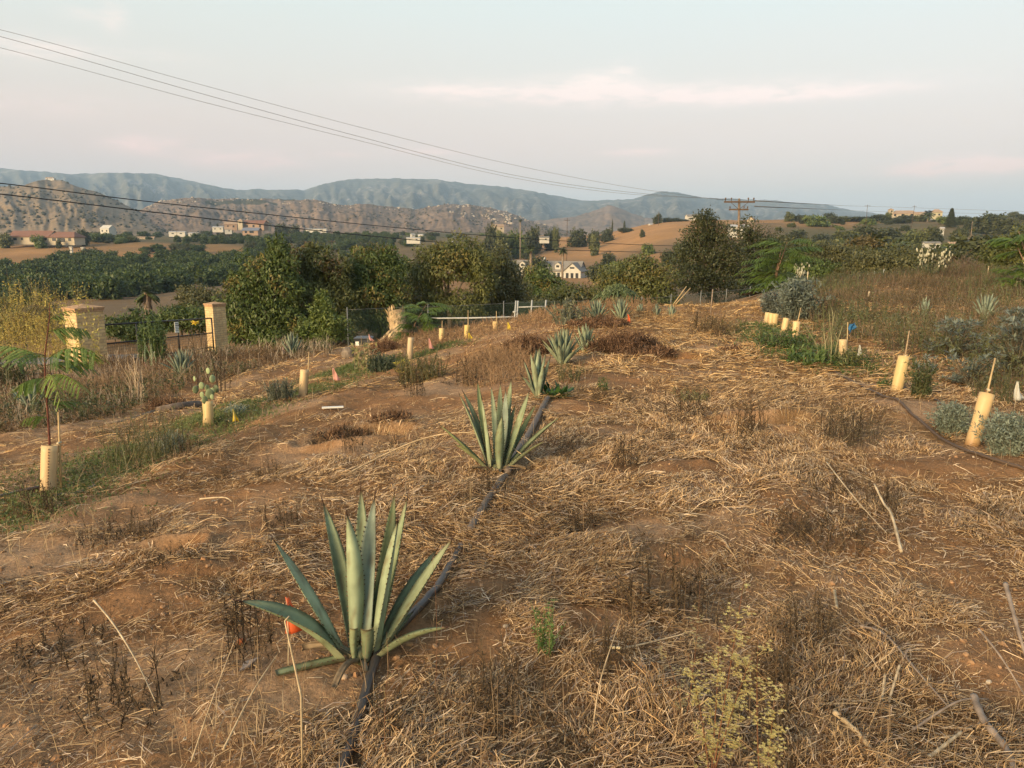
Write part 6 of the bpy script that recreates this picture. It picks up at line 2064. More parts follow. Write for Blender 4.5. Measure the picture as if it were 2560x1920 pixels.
# ---------------------------------------------------------------- prickly pear in its shelter
B = gp(521, 1064)
root = empty('prickly_pear', ortho(521, 1064, B, 519, 1003), 'small prickly pear with round pale pads growing out of the short shelter', 'cactus')
M_CACT = mat_veg('cactus_skin', .6, .05, .25, .15, 30)
for (px, py, r, dd, c) in ((524, 985, 12, 0, .8), (512, 1000, 9, -.05, .9), (505, 987, 7, 0, 1.2), (531, 978, 8, .05, 1.1), (489, 974, 9, .05, .75), (504, 964, 8, 0, 1.3), (486, 947, 6, .02, 1.4), (531, 947, 9, 0, 1.5), (520, 927, 7, 0, 1.6), (540, 972, 9, .1, .7),
                           (530, 992, 6, -.08, 1.3), (518, 970, 8, .06, .8)):
    p = ortho(521, 1064, B, px, py, dd); s = size_at(p)
    mb = MB(); mb.ell(p, (r * s * .85, r * s * .25, r * s * 1.15), rotz(rnd.uniform(-.8, .8)), 12, 8, np.array((.20, .24, .12)) * c)
    mb.build('pad', M_CACT, root)


# ---------------------------------------------------------------- tufts, weeds and shrubs standing in the field
def tuft_into(mb, g, n, h, spread, cols, lean=.35, w=.004, leafy=0, leaf_l=.02, base=(0, 0, 0), leafcols=None, branch=0):
    a = g.uniform(0, 6.28, n); r = spread * np.sqrt(g.random(n)) * .5
    base = np.array(base) + np.stack([np.cos(a) * r, np.sin(a) * r, np.full(n, -.01)], -1)
    hh = h * g.uniform(.45, 1, n)
    c = np.array(cols[0]) + (np.array(cols[1]) - np.array(cols[0])) * g.random((n, 1))
    (V, Q, C), P1, P2 = stems(g, base, hh, lean, np.full(n, w) * g.uniform(.6, 1.3, n), c)
    mb.add(V, Q, None, C)
    if branch:
        k = n * branch
        i = g.integers(0, n, k); t = g.uniform(.35, .95, k)[:, None]
        s0 = base[i] * (1 - t) ** 2 + 2 * t * (1 - t) * P1[i] + t ** 2 * P2[i]
        (V, Q, C), _, e = stems(g, s0, hh[i] * g.uniform(.15, .4, k), .9, np.full(k, w * .6), c[i])
        mb.add(V, Q, None, C)
    if leafy:
        k = n * leafy
        i = g.integers(0, n, k); t = g.uniform(.12, 1, k)[:, None]
        s0 = base[i] * (1 - t) ** 2 + 2 * t * (1 - t) * P1[i] + t ** 2 * P2[i]
        lc = leafcols or cols
        cc = np.array(lc[0]) + (np.array(lc[1]) - np.array(lc[0])) * g.random((k, 1))
        D = g.normal(size=(k, 3)) + np.array((0, 0, .35))
        V, Q, C = leaves(s0, D, g.normal(size=(k, 3)) + np.array((0, 0, 1)), leaf_l * g.uniform(.5, 1.3, k), leaf_l * .3 * g.uniform(.7, 1.3, k), cc)
        mb.add(V, Q, None, C)


D_TUFT = ((.042, .030, .018), (.105, .072, .040)); D_RED = ((.070, .032, .016), (.165, .078, .036)); T_PALE = ((.26, .19, .11), (.42, .32, .19)); T_OLIV = ((.060, .062, .026), (.125, .120, .050)); T_GRN = ((.045, .080, .020), (.105, .150, .042))
TUFTS = []
for i, (n, h, sp, le, cols, lf) in enumerate(((30, .19, .26, .85, D_TUFT, 16), (28, .15, .32, 1.1, D_TUFT, 18), (26, .24, .18, .6, D_TUFT, 14))):
    mb = MB(); tuft_into(mb, np.random.default_rng(300 + i), n, h, sp, cols, le, .0030, lf, .017, branch=5)
    TUFTS.append(mb.mesh('dry_tuft', M_STEM, False))


def place(mesh, name, px, py, sc, label, cat, group=None, rz=None):
    P = gp(px, py)
    o = bpy.data.objects.new(name, mesh); COL.objects.link(o)
    o.location = P; o.scale = (sc, sc, sc * rnd.uniform(.85, 1.15)); o.rotation_euler = (0, 0, rnd.uniform(0, 6.28) if rz is None else rz)
    return tag(o, label, cat, group)


for k, (px, py, sc) in enumerate(((1425, 1130, 1.0), (1362, 1335, .7), (1625, 1545, 1.3), (1985, 1350, 1.3), (2050, 1235, 1.1), (2000, 1610, 1.0), (345, 1345, 1.0), (262, 1350, .9), (672, 1185, .8), (560, 1190, .5), (1850, 1120, 1.2), (1880, 1090, 1.0),
                                  (1700, 1060, 1.1), (1640, 1110, .9), (1560, 1180, 1.0), (1450, 1330, 1.0), (1395, 1290, .8), (1760, 1560, 1.0), (1950, 1720, 1.1), (430, 1440, .7), (620, 1660, 1.0), (330, 1770, 1.1), (150, 1650, 1.0), (880, 1130, .9),
                                  (800, 1105, 1.0), (1000, 1085, .9), (1040, 990, 1.0), (1160, 960, 1.1), (1200, 930, 1.2), (1230, 1235, .9), (1180, 1255, .8), (1530, 1005, 1.0), (1760, 830, 1.3), (1800, 840, 1.3), (2100, 1360, 1.2), (2200, 1265, .9),
                                  (2490, 1300, .9), (1900, 1840, .9), (1240, 1800, .9), (980, 1830, .8), (1340, 1880, .9), (1530, 1700, .8), (700, 1330, .8), (1010, 1110, .8), (90, 1290, 1.0), (480, 1150, .8))):
    place(TUFTS[k % 3], 'dry_weed', px, py, sc * (1.15 if py > 1100 else 1.5), 'small dark dry weed tuft standing in the straw', 'weed', 'dark dry weed tufts in the straw')


def weed(px, py, label, name='weed', cat='weed', seed=0, mat=None, pre=None, **kw):
    P = gp(px, py)
    mb = MB(); g = np.random.default_rng(seed)
    if 'h_px' in kw:
        kw['h'] = kw.pop('h_px') * size_at(P)
    if 'w_px' in kw:
        kw['spread'] = kw.pop('w_px') * size_at(P)
    tuft_into(mb, g, base=(0, 0, 0), **kw)
    o = mb.build(name, mat or M_LEAF, smooth=False)
    o.location = P
    return tag(o, label, cat)


weed(1366, 1655, 'small bright green feathery weed right of the nearest agave', seed=1, n=16, h_px=150, w_px=40, cols=T_GRN, lean=.22, w=.003, leafy=34, leaf_l=.016, leafcols=((.07, .13, .03), (.15, .22, .06)))
weed(2120, 1110, 'broad brownish bushy weed left of the thin diagonal hose', seed=2, n=110, h_px=125, w_px=130, cols=D_TUFT, lean=.55, w=.0035, leafy=12, leaf_l=.018, leafcols=((.075, .062, .028), (.15, .12, .06)), branch=3)
weed(2300, 1006, 'bushy dark green weed between the two leaning shelters', seed=3, n=46, h_px=125, w_px=50, cols=T_OLIV, lean=.32, w=.006, leafy=30, leaf_l=.035, leafcols=((.035, .052, .018), (.095, .110, .042)))
weed(2215, 975, 'low green weed at the foot of the leaning shelter with a reddish stake', seed=4, n=26, h_px=36, w_px=44, cols=T_GRN, lean=.6, w=.006, leafy=14, leaf_l=.03)
weed(2480, 1015, 'olive weed behind the nearest leaning shelter', seed=5, n=60, h_px=95, w_px=90, cols=T_OLIV, lean=.5, w=.005, leafy=10, leaf_l=.025, branch=2)
weed(370, 1150, 'dry yellowish bush on the bank left of the centre', seed=6, n=120, h_px=150, w_px=190, cols=T_OLIV, lean=.5, w=.005, leafy=10, leaf_l=.02, leafcols=((.12, .10, .04), (.24, .19, .085)), branch=2)
weed(1055, 945, 'olive yellow bush at the foot of the spotted shelter', seed=7, n=120, h_px=85, w_px=120, cols=T_OLIV, lean=.6, w=.009, leafy=8, leaf_l=.05, leafcols=((.10, .085, .03), (.22, .16, .06)), branch=2)
weed(1010, 925, 'small bright yellow leaved weed left of the spotted shelter', seed=8, n=20, h_px=40, w_px=34, cols=T_OLIV, lean=.5, w=.008, leafy=8, leaf_l=.06, leafcols=((.30, .25, .03), (.50, .42, .06)))
weed(908, 925, 'upright yellowish plant in front of the trash bin', seed=9, n=18, h_px=90, w_px=44, cols=T_PALE, lean=.22, w=.012, leafy=14, leaf_l=.09, leafcols=((.16, .17, .06), (.32, .30, .12)))
weed(345, 1005, 'pale bare branching dead stems before the gate', seed=10, n=14, h_px=150, w_px=40, cols=((.30, .22, .14), (.42, .33, .22)), lean=.28, w=.012, branch=2, mat=M_STEM)
weed(385, 905, 'tall bushy green plant in front of the gate sign', seed=11, n=60, h_px=125, w_px=66, cols=T_GRN, lean=.16, w=.012, leafy=26, leaf_l=.085, leafcols=((.05, .085, .022), (.125, .165, .05)))
weed(372, 915, 'green milkweed stalks with pale flower balls left of the tall green plant', seed=12, n=12, h_px=70, w_px=40, cols=((.16, .21, .11), (.22, .27, .15)), lean=.35, w=.02, leafy=2, leaf_l=.04, leafcols=((.5, .48, .38), (.6, .58, .45)))
weed(495, 965, 'tall dark thin dead stems right of the gate sign', seed=13, n=9, h_px=160, w_px=50, cols=D_TUFT, lean=.10, w=.014, leafy=5, leaf_l=.04, branch=2)
fw = weed(486, 962, 'single thin dark stalk with a yellow flower between the gate sign and right pillar', name='flowering_stalk', seed=113, n=1, h_px=158, w_px=4, cols=D_TUFT, lean=.02, w=.014, leafy=10, leaf_l=.05)
pf = ortho(486, 962, np.array(fw.location), 487, 806)
mb = MB()
for i in range(14):
    a = i * 2.4
    V, Q, C = leaves(pf[None], np.array([[math.cos(a), math.sin(a) * .8, .5 * math.sin(i * 1.7)]]), np.array([[0, -.4, 1.0]]), [.085], [.04], np.array([[.62, .44, .03]]))
    mb.add(V, Q, None, C)
mb.ell(pf, (.03, .03, .025), None, 8, 5, (.45, .27, .03))
fl_ = mb.build('flower', M_LEAF, fw, smooth=False)
weed(560, 985, 'dark thin dead stems under the right brick pillar', seed=14, n=12, h_px=125, w_px=40, cols=D_TUFT, lean=.14, w=.012, leafy=4, leaf_l=.04, branch=2)
weed(112, 900, 'large yellow leaved bush left of the left brick pillar', name='yellow_bush', cat='bush', seed=15, n=190, h_px=215, w_px=190, cols=((.20, .15, .06), (.30, .22, .09)), lean=.28, w=.010, leafy=44, leaf_l=.10, leafcols=((.28, .22, .045), (.62, .50, .12)), branch=2)
weed(212, 935, 'yellow leafed sprays rising in front of the left brick pillar', name='yellow_bush', cat='bush', seed=16, n=16, h_px=235, w_px=100, cols=((.20, .15, .06), (.30, .22, .09)), lean=.25, w=.010, leafy=34, leaf_l=.085, leafcols=((.28, .24, .05), (.60, .50, .12)))
weed(20, 975, 'dark green bush at the left edge beside the yellow bush', name='bush', cat='bush', seed=17, n=70, h_px=130, w_px=90, cols=T_OLIV, lean=.4, w=.014, leafy=18, leaf_l=.08, leafcols=((.05, .06, .022), (.11, .115, .045)))
weed(430, 1118, 'small greyish green tuft on the grassy bank', seed=18, n=130, h_px=62, w_px=56, cols=C_SILV, lean=.55, w=.007, leafy=6, leaf_l=.03, leafcols=C_GREY)
weed(700, 1005, 'grey green tuft left of the leaning left shelter', seed=19, n=120, h_px=62, w_px=60, cols=C_GREY, lean=.5, w=.009, leafy=8, leaf_l=.04, leafcols=C_GREY)
weed(958, 925, 'dark bluish green bush right of the yellowish plant', name='bush', cat='bush', seed=20, n=120, h_px=52, w_px=66, cols=((.03, .045, .025), (.06, .08, .045)), lean=.6, w=.012, leafy=12, leaf_l=.05, leafcols=((.03, .048, .026), (.075, .095, .055)))
weed(590, 1038, 'silvery tuft beside the yellow flag', seed=21, n=60, h_px=34, w_px=40, cols=C_SILV, lean=.6, w=.008, leafy=6, leaf_l=.035, leafcols=C_SILV)
weed(2065, 915, 'tall pale thin stalks left of the shelter with the blue rag', seed=22, n=10, h_px=150, w_px=40, cols=((.20, .19, .09), (.32, .28, .15)), lean=.25, w=.011, leafy=3, leaf_l=.05, leafcols=T_GRN, branch=3)
weed(2030, 912, 'leafy green weed spreading at the foot of the pale stalks', seed=23, n=60, h_px=46, w_px=120, cols=T_GRN, lean=.9, w=.011, leafy=12, leaf_l=.075, leafcols=((.045, .085, .02), (.12, .17, .05)))
weed(1960, 870, 'green weeds around the half sunk shelter', seed=24, n=140, h_px=55, w_px=150, cols=T_OLIV, lean=.7, w=.011, leafy=10, leaf_l=.06, leafcols=T_GRN)
weed(2110, 915, 'yellow green spreading weed left of the upright shelter', seed=25, n=80, h_px=50, w_px=90, cols=T_OLIV, lean=.7, w=.010, leafy=9, leaf_l=.05, leafcols=((.09, .10, .03), (.19, .19, .065)))
weed(1430, 815, 'spiky grey green weed with a whitish flower spike behind the brush', seed=26, n=40, h_px=80, w_px=80, cols=C_GREY, lean=.45, w=.022, leafy=10, leaf_l=.09, leafcols=((.12, .13, .07), (.24, .24, .15)))
weed(1480, 880, 'dark green leaves at the foot of the fifth agave', seed=27, n=40, h_px=40, w_px=60, cols=T_GRN, lean=.8, w=.010, leafy=10, leaf_l=.05, leafcols=((.04, .07, .022), (.09, .125, .045)))
weed(1420, 960, 'straggly greenish weed below the wide agave', seed=28, n=40, h_px=60, w_px=60, cols=T_OLIV, lean=.5, w=.006, leafy=8, leaf_l=.03)
weed(1730, 1000, 'pale yellow green low weed in the straw right of the centre', seed=29, n=60, h_px=40, w_px=90, cols=T_OLIV, lean=.8, w=.005, leafy=8, leaf_l=.03, leafcols=((.14, .13, .05), (.24, .21, .09)))
weed(1510, 985, 'small upright green weed in the straw beyond the leafy clump', seed=30, n=18, h_px=40, w_px=30, cols=T_GRN, lean=.4, w=.006, leafy=8, leaf_l=.03)
weed(1790, 825, 'yellowish weed clump on the bare path near the crest', seed=31, n=90, h_px=44, w_px=110, cols=((.16, .11, .05), (.24, .17, .08)), lean=.6, w=.010, leafy=6, leaf_l=.04, branch=1)
# chard-like leafy clump at the foot of the third agave
P = gp(1388, 1000); mb = MB(); g = np.random.default_rng(77)
for i in range(90):
    az = g.uniform(0, 6.28); el = g.uniform(.3, 1.4); L = g.uniform(.08, .20)
    D = np.array((math.cos(az) * math.cos(el), math.sin(az) * math.cos(el), math.sin(el)))
    st = np.array((g.uniform(-.10, .10), g.uniform(-.08, .08), .0))
    V, Q, C = leaves((st + D * L * .35)[None], D[None] + np.array([[0, 0, -.25]]), np.array([[0, 0, 1.0]]) - D[None] * .3, [L * .6], [L * .30], np.array([[.034, .068, .016]]) * g.uniform(.7, 2.1))
    mb.add(V, Q, None, C)
    mb.tube([st, st + D * L * .4], [.003, .002], 4, (.1, .14, .05))
o = mb.build('leafy_plant', M_LEAF, smooth=False); o.location = P
tag(o, 'dark leafy green clump at the foot of the third agave', 'plant')


def silver(px, py, w, h, label, seed, n=260, leafy=7, ll=.05, lw=None, cols=C_SILV, name='silver_shrub', lean=.36):
    P = gp(px, py); s = size_at(P); g = np.random.default_rng(seed)
    mb = MB()
    tuft_into(mb, g, n, h * s, w * s * .55, ((.13, .14, .10), (.2, .2, .15)), lean, .0045, leafy, ll, leafcols=cols)
    o = mb.build(name, M_LEAF, smooth=False); o.location = P
    tag(o, label, 'shrub')


silver(2378, 1080, 92, 88, 'rounded silver grey shrub just left of the nearest leaning shelter', 1, 460, 16, .030, cols=((.13, .16, .115), (.25, .29, .22)))
silver(2512, 1128, 120, 112, 'silver grey shrub with upright sprays right of the nearest leaning shelter', 2, 520, 16, .034, cols=((.13, .16, .115), (.25, .29, .22)))


def palmate(px, py, w, h, label, seed, n=30, ll=.12, cols=C_SILV):
    """loose shrub carrying whorls of long silvery leaves"""
    P = gp(px, py); s = size_at(P); g = np.random.default_rng(seed)
    mb = MB()
    b = np.zeros((n, 3)); b[:, 0] = g.normal(0, .12, n) * w * s; b[:, 1] = g.normal(0, .12, n) * w * s
    tgt = np.stack([g.uniform(-.5, .5, n) * w * s, g.uniform(-.4, .4, n) * w * s, h * s * g.uniform(.15, 1, n)], -1)
    for i in range(n):
        mb.tube([b[i], (b[i] + tgt[i]) / 2 + np.array((0, 0, .03)), tgt[i]], [.006, .005, .003], 5, (.16, .13, .08), cap=False)
        k = 13
        a = np.arange(k) * 2.4
        el = g.uniform(-.3, .9, k)
        D = np.stack([np.cos(a) * np.cos(el), np.sin(a) * np.cos(el), np.sin(el)], -1)
        c = np.array(cols[0]) + (np.array(cols[1]) - np.array(cols[0])) * g.random((k, 1))
        V, Q, C = leaves(np.tile(tgt[i], (k, 1)), D, np.tile((0, 0, 1.0), (k, 1)) - D * .3, ll * g.uniform(.6, 1.1, k), ll * .2 * g.uniform(.8, 1.2, k), c)
        mb.add(V, Q, None, C)
    o = mb.build('silver_shrub', M_LEAF, smooth=False); o.location = P
    tag(o, label, 'shrub')


C_SV2 = ((.115, .13, .085), (.235, .25, .175))
palmate(2385, 895, 120, 100, 'sprawling silver leaved shrub left of the blue grey agave', 31, 60, .125, C_SV2)
palmate(2420, 965, 110, 90, 'low silver leaved shrub in dry straw behind the thin stake', 32, 40, .10, C_SV2)
palmate(2530, 940, 110, 150, 'tall silver leaved shrub at the right edge', 33, 80, .115, C_SV2)
palmate(2540, 870, 80, 100, 'silver leaved shrub at the right edge, further back', 34, 50, .13, C_SV2)
palmate(2316, 930, 50, 60, 'silvery rosette topped weed behind the bushy dark green weed', 35, 16, .08, C_SILV)
palmate(1135, 806, 60, 76, 'silver blue shrub behind the white gate pipe', 36, 30, .30, C_SILV)
palmate(1090, 790, 40, 40, 'small silver shrub beside the feathery tree', 37, 12, .24, C_SILV)
silver(1988, 796, 122, 112, 'tall grey green shrub rising behind the pale shelters', 38, 330, 16, .09, cols=((.085, .105, .080), (.17, .195, .150)), lean=.32)
silver(1930, 784, 74, 66, 'lower grey shrub left of the tall grey green shrub', 39, 160, 14, .08, cols=((.09, .11, .09), (.18, .20, .165)))


# stalks with whitish flower buds among the weeds on the right
def budded(px, py, h, w, n, label, seed, col=((.42, .40, .28), (.60, .57, .42))):
    P = gp(px, py) if py else gd(px, 24); s = size_at(P); g = np.random.default_rng(seed)
    mb = MB()
    for i in range(n):
        e = np.array((g.uniform(-.5, .5) * w * s, g.uniform(-.3, .3) * w * s, h * s * g.uniform(.6, 1)))
        b = np.array((e[0] * .2, e[1] * .2, 0))
        mb.tube([b, b + (e - b) * .5 + np.array((0, 0, .05)), e], [.012, .010, .006], 5, (.13, .12, .06), cap=False)
        for q in range(6):
            t = g.uniform(.55, 1.02); p = b + (e - b) * t + g.normal(0, .035, 3)
            c = np.array(col[0]) + (np.array(col[1]) - np.array(col[0])) * g.random()
            mb.ell(p, (.022, .022, .045), None, 6, 4, c)
        k = 8; t = g.uniform(.1, .7, (k, 1))
        V, Q, C = leaves(b + (e - b) * t, g.normal(size=(k, 3)), g.normal(size=(k, 3)), np.full(k, .14), np.full(k, .04), np.array((.07, .085, .04)) * g.uniform(.7, 1.4, (k, 1)))
        mb.add(V, Q, None, C)
    o = mb.build('budded_weed', M_LEAF, smooth=False); o.location = P
    tag(o, label, 'weed')


budded(2295, None, 88, 110, 13, 'tall weed with many whitish bud spikes in front of the olive shrubs', 1)
budded(2000, None, 66, 60, 9, 'weed with small whitish buds left of the grey road bend', 2)
budded(2555, None, 70, 50, 12, 'weed with pale yellow flower heads at the right edge', 3, ((.50, .46, .20), (.62, .56, .28)))


# ---------------------------------------------------------------- masses of weeds and grass
def mass(name, label, region, n, h, w, cols, lean, leafy, ll, leafcols, seed, cat, cl=.45, clscale=.9, branch=0, mat=None):
    g = np.random.default_rng(seed)
    x, y = region(g, int(n * 3))
    keep = sstep(cl - .14, cl + .14, fbm(x * clscale, y * clscale, 3, seed)) > g.random(len(x))
    x, y = x[keep][:n], y[keep][:n]
    k = len(x)
    base = np.stack([x, y, hgt(x, y) - .01], -1)
    hh = g.uniform(h[0], h[1], k) * (.5 + .8 * fbm(x * .7, y * .7, 2, seed + 3))
    wd = np.maximum(w * .6, .0008 * np.hypot(x, y) * .55) * g.uniform(.6, 1.3, k)
    tn = sstep(.35, .65, fbm(x * .5, y * .5, 3, seed + 9))[:, None] * .6 + .4 * g.random((k, 1))
    c = np.array(cols[0]) + (np.array(cols[1]) - np.array(cols[0])) * tn
    mb = MB()
    (V, Q, C), P1, P2 = stems(g, base, hh, lean, wd, c)
    mb.add(V, Q, None, C)
    for rep, src in ((branch, 'b'), (leafy, 'l')):
        if not rep:
            continue
        m = int(k * rep); i = g.integers(0, k, m); t = g.uniform(.25, 1, m)[:, None]
        s0 = base[i] * (1 - t) ** 2 + 2 * t * (1 - t) * P1[i] + t ** 2 * P2[i]
        if src == 'b':
            (V, Q, C), _, _ = stems(g, s0, hh[i] * g.uniform(.15, .4, m), .9, wd[i] * .7, c[i])
        else:
            cc = np.array(leafcols[0]) + (np.array(leafcols[1]) - np.array(leafcols[0])) * (tn[i] * .5 + .5 * g.random((m, 1)))
            V, Q, C = leaves(s0, g.normal(size=(m, 3)) + np.array((0, 0, .3)), g.normal(size=(m, 3)) + np.array((0, 0, .7)), ll * g.uniform(.5, 1.3, m), ll * .32 * g.uniform(.7, 1.3, m), cc)
        mb.add(V, Q, None, C)
    o = mb.build(name, mat or M_LEAF, smooth=False)
    return tag(o, label, cat, kind='stuff')


def poly_region(P):
    """points scattered in a polygon given as photo pixels on the ground"""
    W = np.array([gp(*p)[:2] if len(p) == 2 else gd(p[0], p[2])[:2] for p in P])

    def f(g, n):
        lo, hi = W.min(0), W.max(0)
        x = g.uniform(lo[0], hi[0], n * 3); y = g.uniform(lo[1], hi[1], n * 3)
        ins = np.zeros(len(x), bool)
        j = len(W) - 1
        for i in range(len(W)):
            c = ((W[i, 1] > y) != (W[j, 1] > y)) & (x < (W[j, 0] - W[i, 0]) * (y - W[i, 1]) / (W[j, 1] - W[i, 1] + 1e-12) + W[i, 0])
            ins ^= c; j = i
        return x[ins], y[ins]
    return f


WB = ((.105, .070, .040), (.245, .170, .098)); WO = ((.065, .060, .026), (.135, .115, .052))
r_right = poly_region([(2060, 870), (2150, 860), (2290, 905), (2420, 960), (2560, 1000), (2800, 1010), (2900, 0, 27), (2560, 0, 27), (2250, 0, 26), (2060, 0, 26), (1960, 0, 22)])
mass('dry_weeds', 'brown and olive weeds filling the slope behind the right planting row', r_right, 12500, (.10, .42), .004, WB, .5, 7, .04, WO, 401, 'weeds', .40, branch=1)
mass('green_weeds', 'upright green stemmed weeds among the brown ones on the right', r_right, 4200, (.18, .54), .005, ((.06, .07, .028), (.12, .125, .05)), .22, 12, .05, ((.065, .075, .03), (.14, .14, .06)), 402, 'weeds', .52, .5)
r_left = poly_region([(-250, 1120), (60, 1090), (300, 1040), (480, 960), (600, 940), (720, 900), (830, 885), (840, 0, 19.5), (650, 0, 20), (420, 0, 18.3), (200, 0, 17), (-100, 0, 16), (-450, 0, 12)])
mass('dry_weeds', 'brown dead stems covering the bank on the left before the road', r_left, 7000, (.05, .32), .004, ((.075, .046, .026), (.23, .16, .095)), .6, 4, .04, WB, 403, 'weeds', .42, branch=2, mat=M_STEM)
mass('pale_stalks', 'pale grey dead stalks among the weeds on the left', r_left, 1700, (.10, .42), .005, ((.26, .20, .14), (.42, .35, .26)), .55, 0, 0, WB, 404, 'weeds', .5, branch=1, mat=M_STEM)
mass('green_weeds', 'olive green weeds on the left bank', r_left, 1300, (.1, .35), .006, WO, .3, 10, .06, ((.055, .065, .024), (.12, .125, .05)), 405, 'weeds', .55, .5)
r_mid = poly_region([(1180, 905), (1270, 880), (1330, 905), (1330, 960), (1220, 975), (1150, 960)])
mass('dry_brush', 'feathery brown dead grass in the middle of the field', r_mid, 950, (.06, .26), .003, ((.15, .092, .05), (.29, .185, .105)), .6, 3, .03, WB, 406, 'weeds', .35, branch=5, mat=M_STEM)
r_mid2 = poly_region([(985, 905), (1040, 885), (1190, 858), (1290, 835), (1370, 815), (1480, 800), (1640, 800), (1640, 0, 19), (1400, 0, 21), (1200, 0, 20.5), (1010, 0, 19)])
mass('dry_brush', 'reddish brown dead grass along the edge before the gate', r_mid2, 3200, (.05, .24), .004, ((.14, .082, .045), (.29, .185, .105)), .6, 3, .04, WB, 407, 'weeds', .4, branch=4, mat=M_STEM)


def strip_region(pts, hw):
    W = np.array([gp(*p)[:2] for p in pts])
    seg = np.concatenate([[0], np.cumsum(np.linalg.norm(np.diff(W, axis=0), axis=1))])

    def f(g, n):
        s = g.uniform(0, seg[-1], n)
        x = np.interp(s, seg, W[:, 0]) + g.normal(0, hw, n); y = np.interp(s, seg, W[:, 1]) + g.normal(0, hw * .7, n)
        return x, y
    return f


GR = ((.070, .100, .028), (.160, .185, .058))
mass('green_grass', 'low green grass along the left planting row', strip_region([(-60, 1330), (40, 1290), (140, 1225), (260, 1165), (400, 1110), (520, 1062), (640, 1010), (757, 985), (850, 935), (950, 905), (1060, 880), (1120, 862)], .30), 17000, (.02, .09), .004, GR, .7, 1.5, .03, GR, 410, 'grass', .36, 1.1)
mass('green_grass', 'low green grass along the far end of the right planting row', strip_region([(1900, 812), (1930, 830), (1990, 865), (2050, 905), (2110, 905), (2180, 930)], .32), 5500, (.03, .10), .004, GR, .6, 2.5, .04, T_GRN, 411, 'grass', .35, 1.1)
mass('dry_grass', 'thin dry grass standing on the crest of the field', poly_region([(1500, 830), (1900, 800), (2000, 0, 20), (1650, 0, 20), (1560, 0, 19)]), 2600, (.03, .15), .004, ((.20, .125, .055), (.36, .24, .12)), .5, .4, .04, WB, 412, 'grass', .4, .6, mat=M_STRAW)
mass('standing_straw', 'thin upright dry stalks scattered over the straw', lambda g, n: (lambda a, r: (r * np.sin(a), r * np.cos(a)))(g.uniform(R(-40), R(40), n), np.exp(g.uniform(np.log(1.6), np.log(14), n))), 2600, (.05, .22), .0025, ((.20, .13, .07), (.44, .33, .19)), .5, 0, 0, WB, 413, 'straw', .5, 1.4, branch=.6, mat=M_STRAW)


# dark dead brush heaps in the middle distance
def brush(px, py, w, h, label, seed, n=900):
    P = gp(px, py); s = size_at(P); g = np.random.default_rng(seed)
    mb = MB()
    a = g.uniform(0, 6.28, n); r = np.sqrt(g.random(n))
    rw = r * (.6 + .8 * vnoise(np.cos(a) * 2 + 5, np.sin(a) * 2 + seed, 3))
    b = np.stack([np.cos(a) * rw * w * s * .55, np.sin(a) * rw * w * s * .4, h * s * .3 * (1 - r ** 2) * g.random(n) ** 2], -1)
    c = np.array((.075, .042, .024)) + np.array((.17, .105, .062)) * g.random((n, 1)) ** 1.5
    (V, Q, C), P1, P2 = stems(g, b, h * s * g.uniform(.2, .85, n) * (1.1 - .6 * r), .55, np.full(n, .007), c)
    mb.add(V, Q, None, C)
    k = n * 5; i = g.integers(0, n, k); t = g.random((k, 1))
    V, Q, C = leaves(b[i] + (P2[i] - b[i]) * t, g.normal(size=(k, 3)) + np.array((0, 0, .4)), g.normal(size=(k, 3)), np.full(k, .07), np.full(k, .010), c[i] * g.uniform(.7, 1.3, (k, 1)))
    mb.add(V, Q, None, C)
    o = mb.build('dead_brush', M_STEM, smooth=False); o.location = P
    tag(o, label, 'brush')


brush(1325, 880, 120, 62, 'dark red brown dead brush left of the wide agave', 1)
brush(1545, 885, 120, 80, 'dark red brown dead brush right of the pink flag', 2)
brush(1590, 872, 90, 66, 'brown dead brush at the right end of the dark heap', 3, 600)
brush(1500, 818, 120, 30, 'low dark brush under the broad agave', 4, 500)
brush(965, 878, 70, 44, 'dark pile of dead fronds in front of the tan logs', 5, 600)
brush(420, 1020, 110, 50, 'tangle of grey brown dead stalks on the left bank', 6, 500)

brush(872, 1082, 130, 40, 'dark twiggy dead weeds along the left rim of the dug hole', 7, 380)
brush(985, 1060, 90, 34, 'dark twiggy dead weeds behind the right end of the dug hole', 8, 260)
brush(1905, 1052, 140, 34, 'dark twiggy dead weeds in the hollow on the right of the path', 9, 380)
brush(1645, 890, 90, 18, 'dark twiggy litter in the long furrow in the middle of the path', 10, 260)
brush(1830, 878, 50, 22, 'dark clump of upturned roots on the path', 11, 160)
mass('standing_straw', 'thin dry stalks standing along the bottom edge near the camera', lambda g, n: (lambda a, r: (r * np.sin(a), r * np.cos(a)))(g.uniform(R(-40), R(40), n), g.uniform(1.25, 2.5, n)), 1100, (.06, .24), .0035, ((.16, .10, .055), (.46, .35, .21)), .75, 0, 0, WB, 414, 'straw', .5, 2.2, branch=.8, mat=M_STRAW)

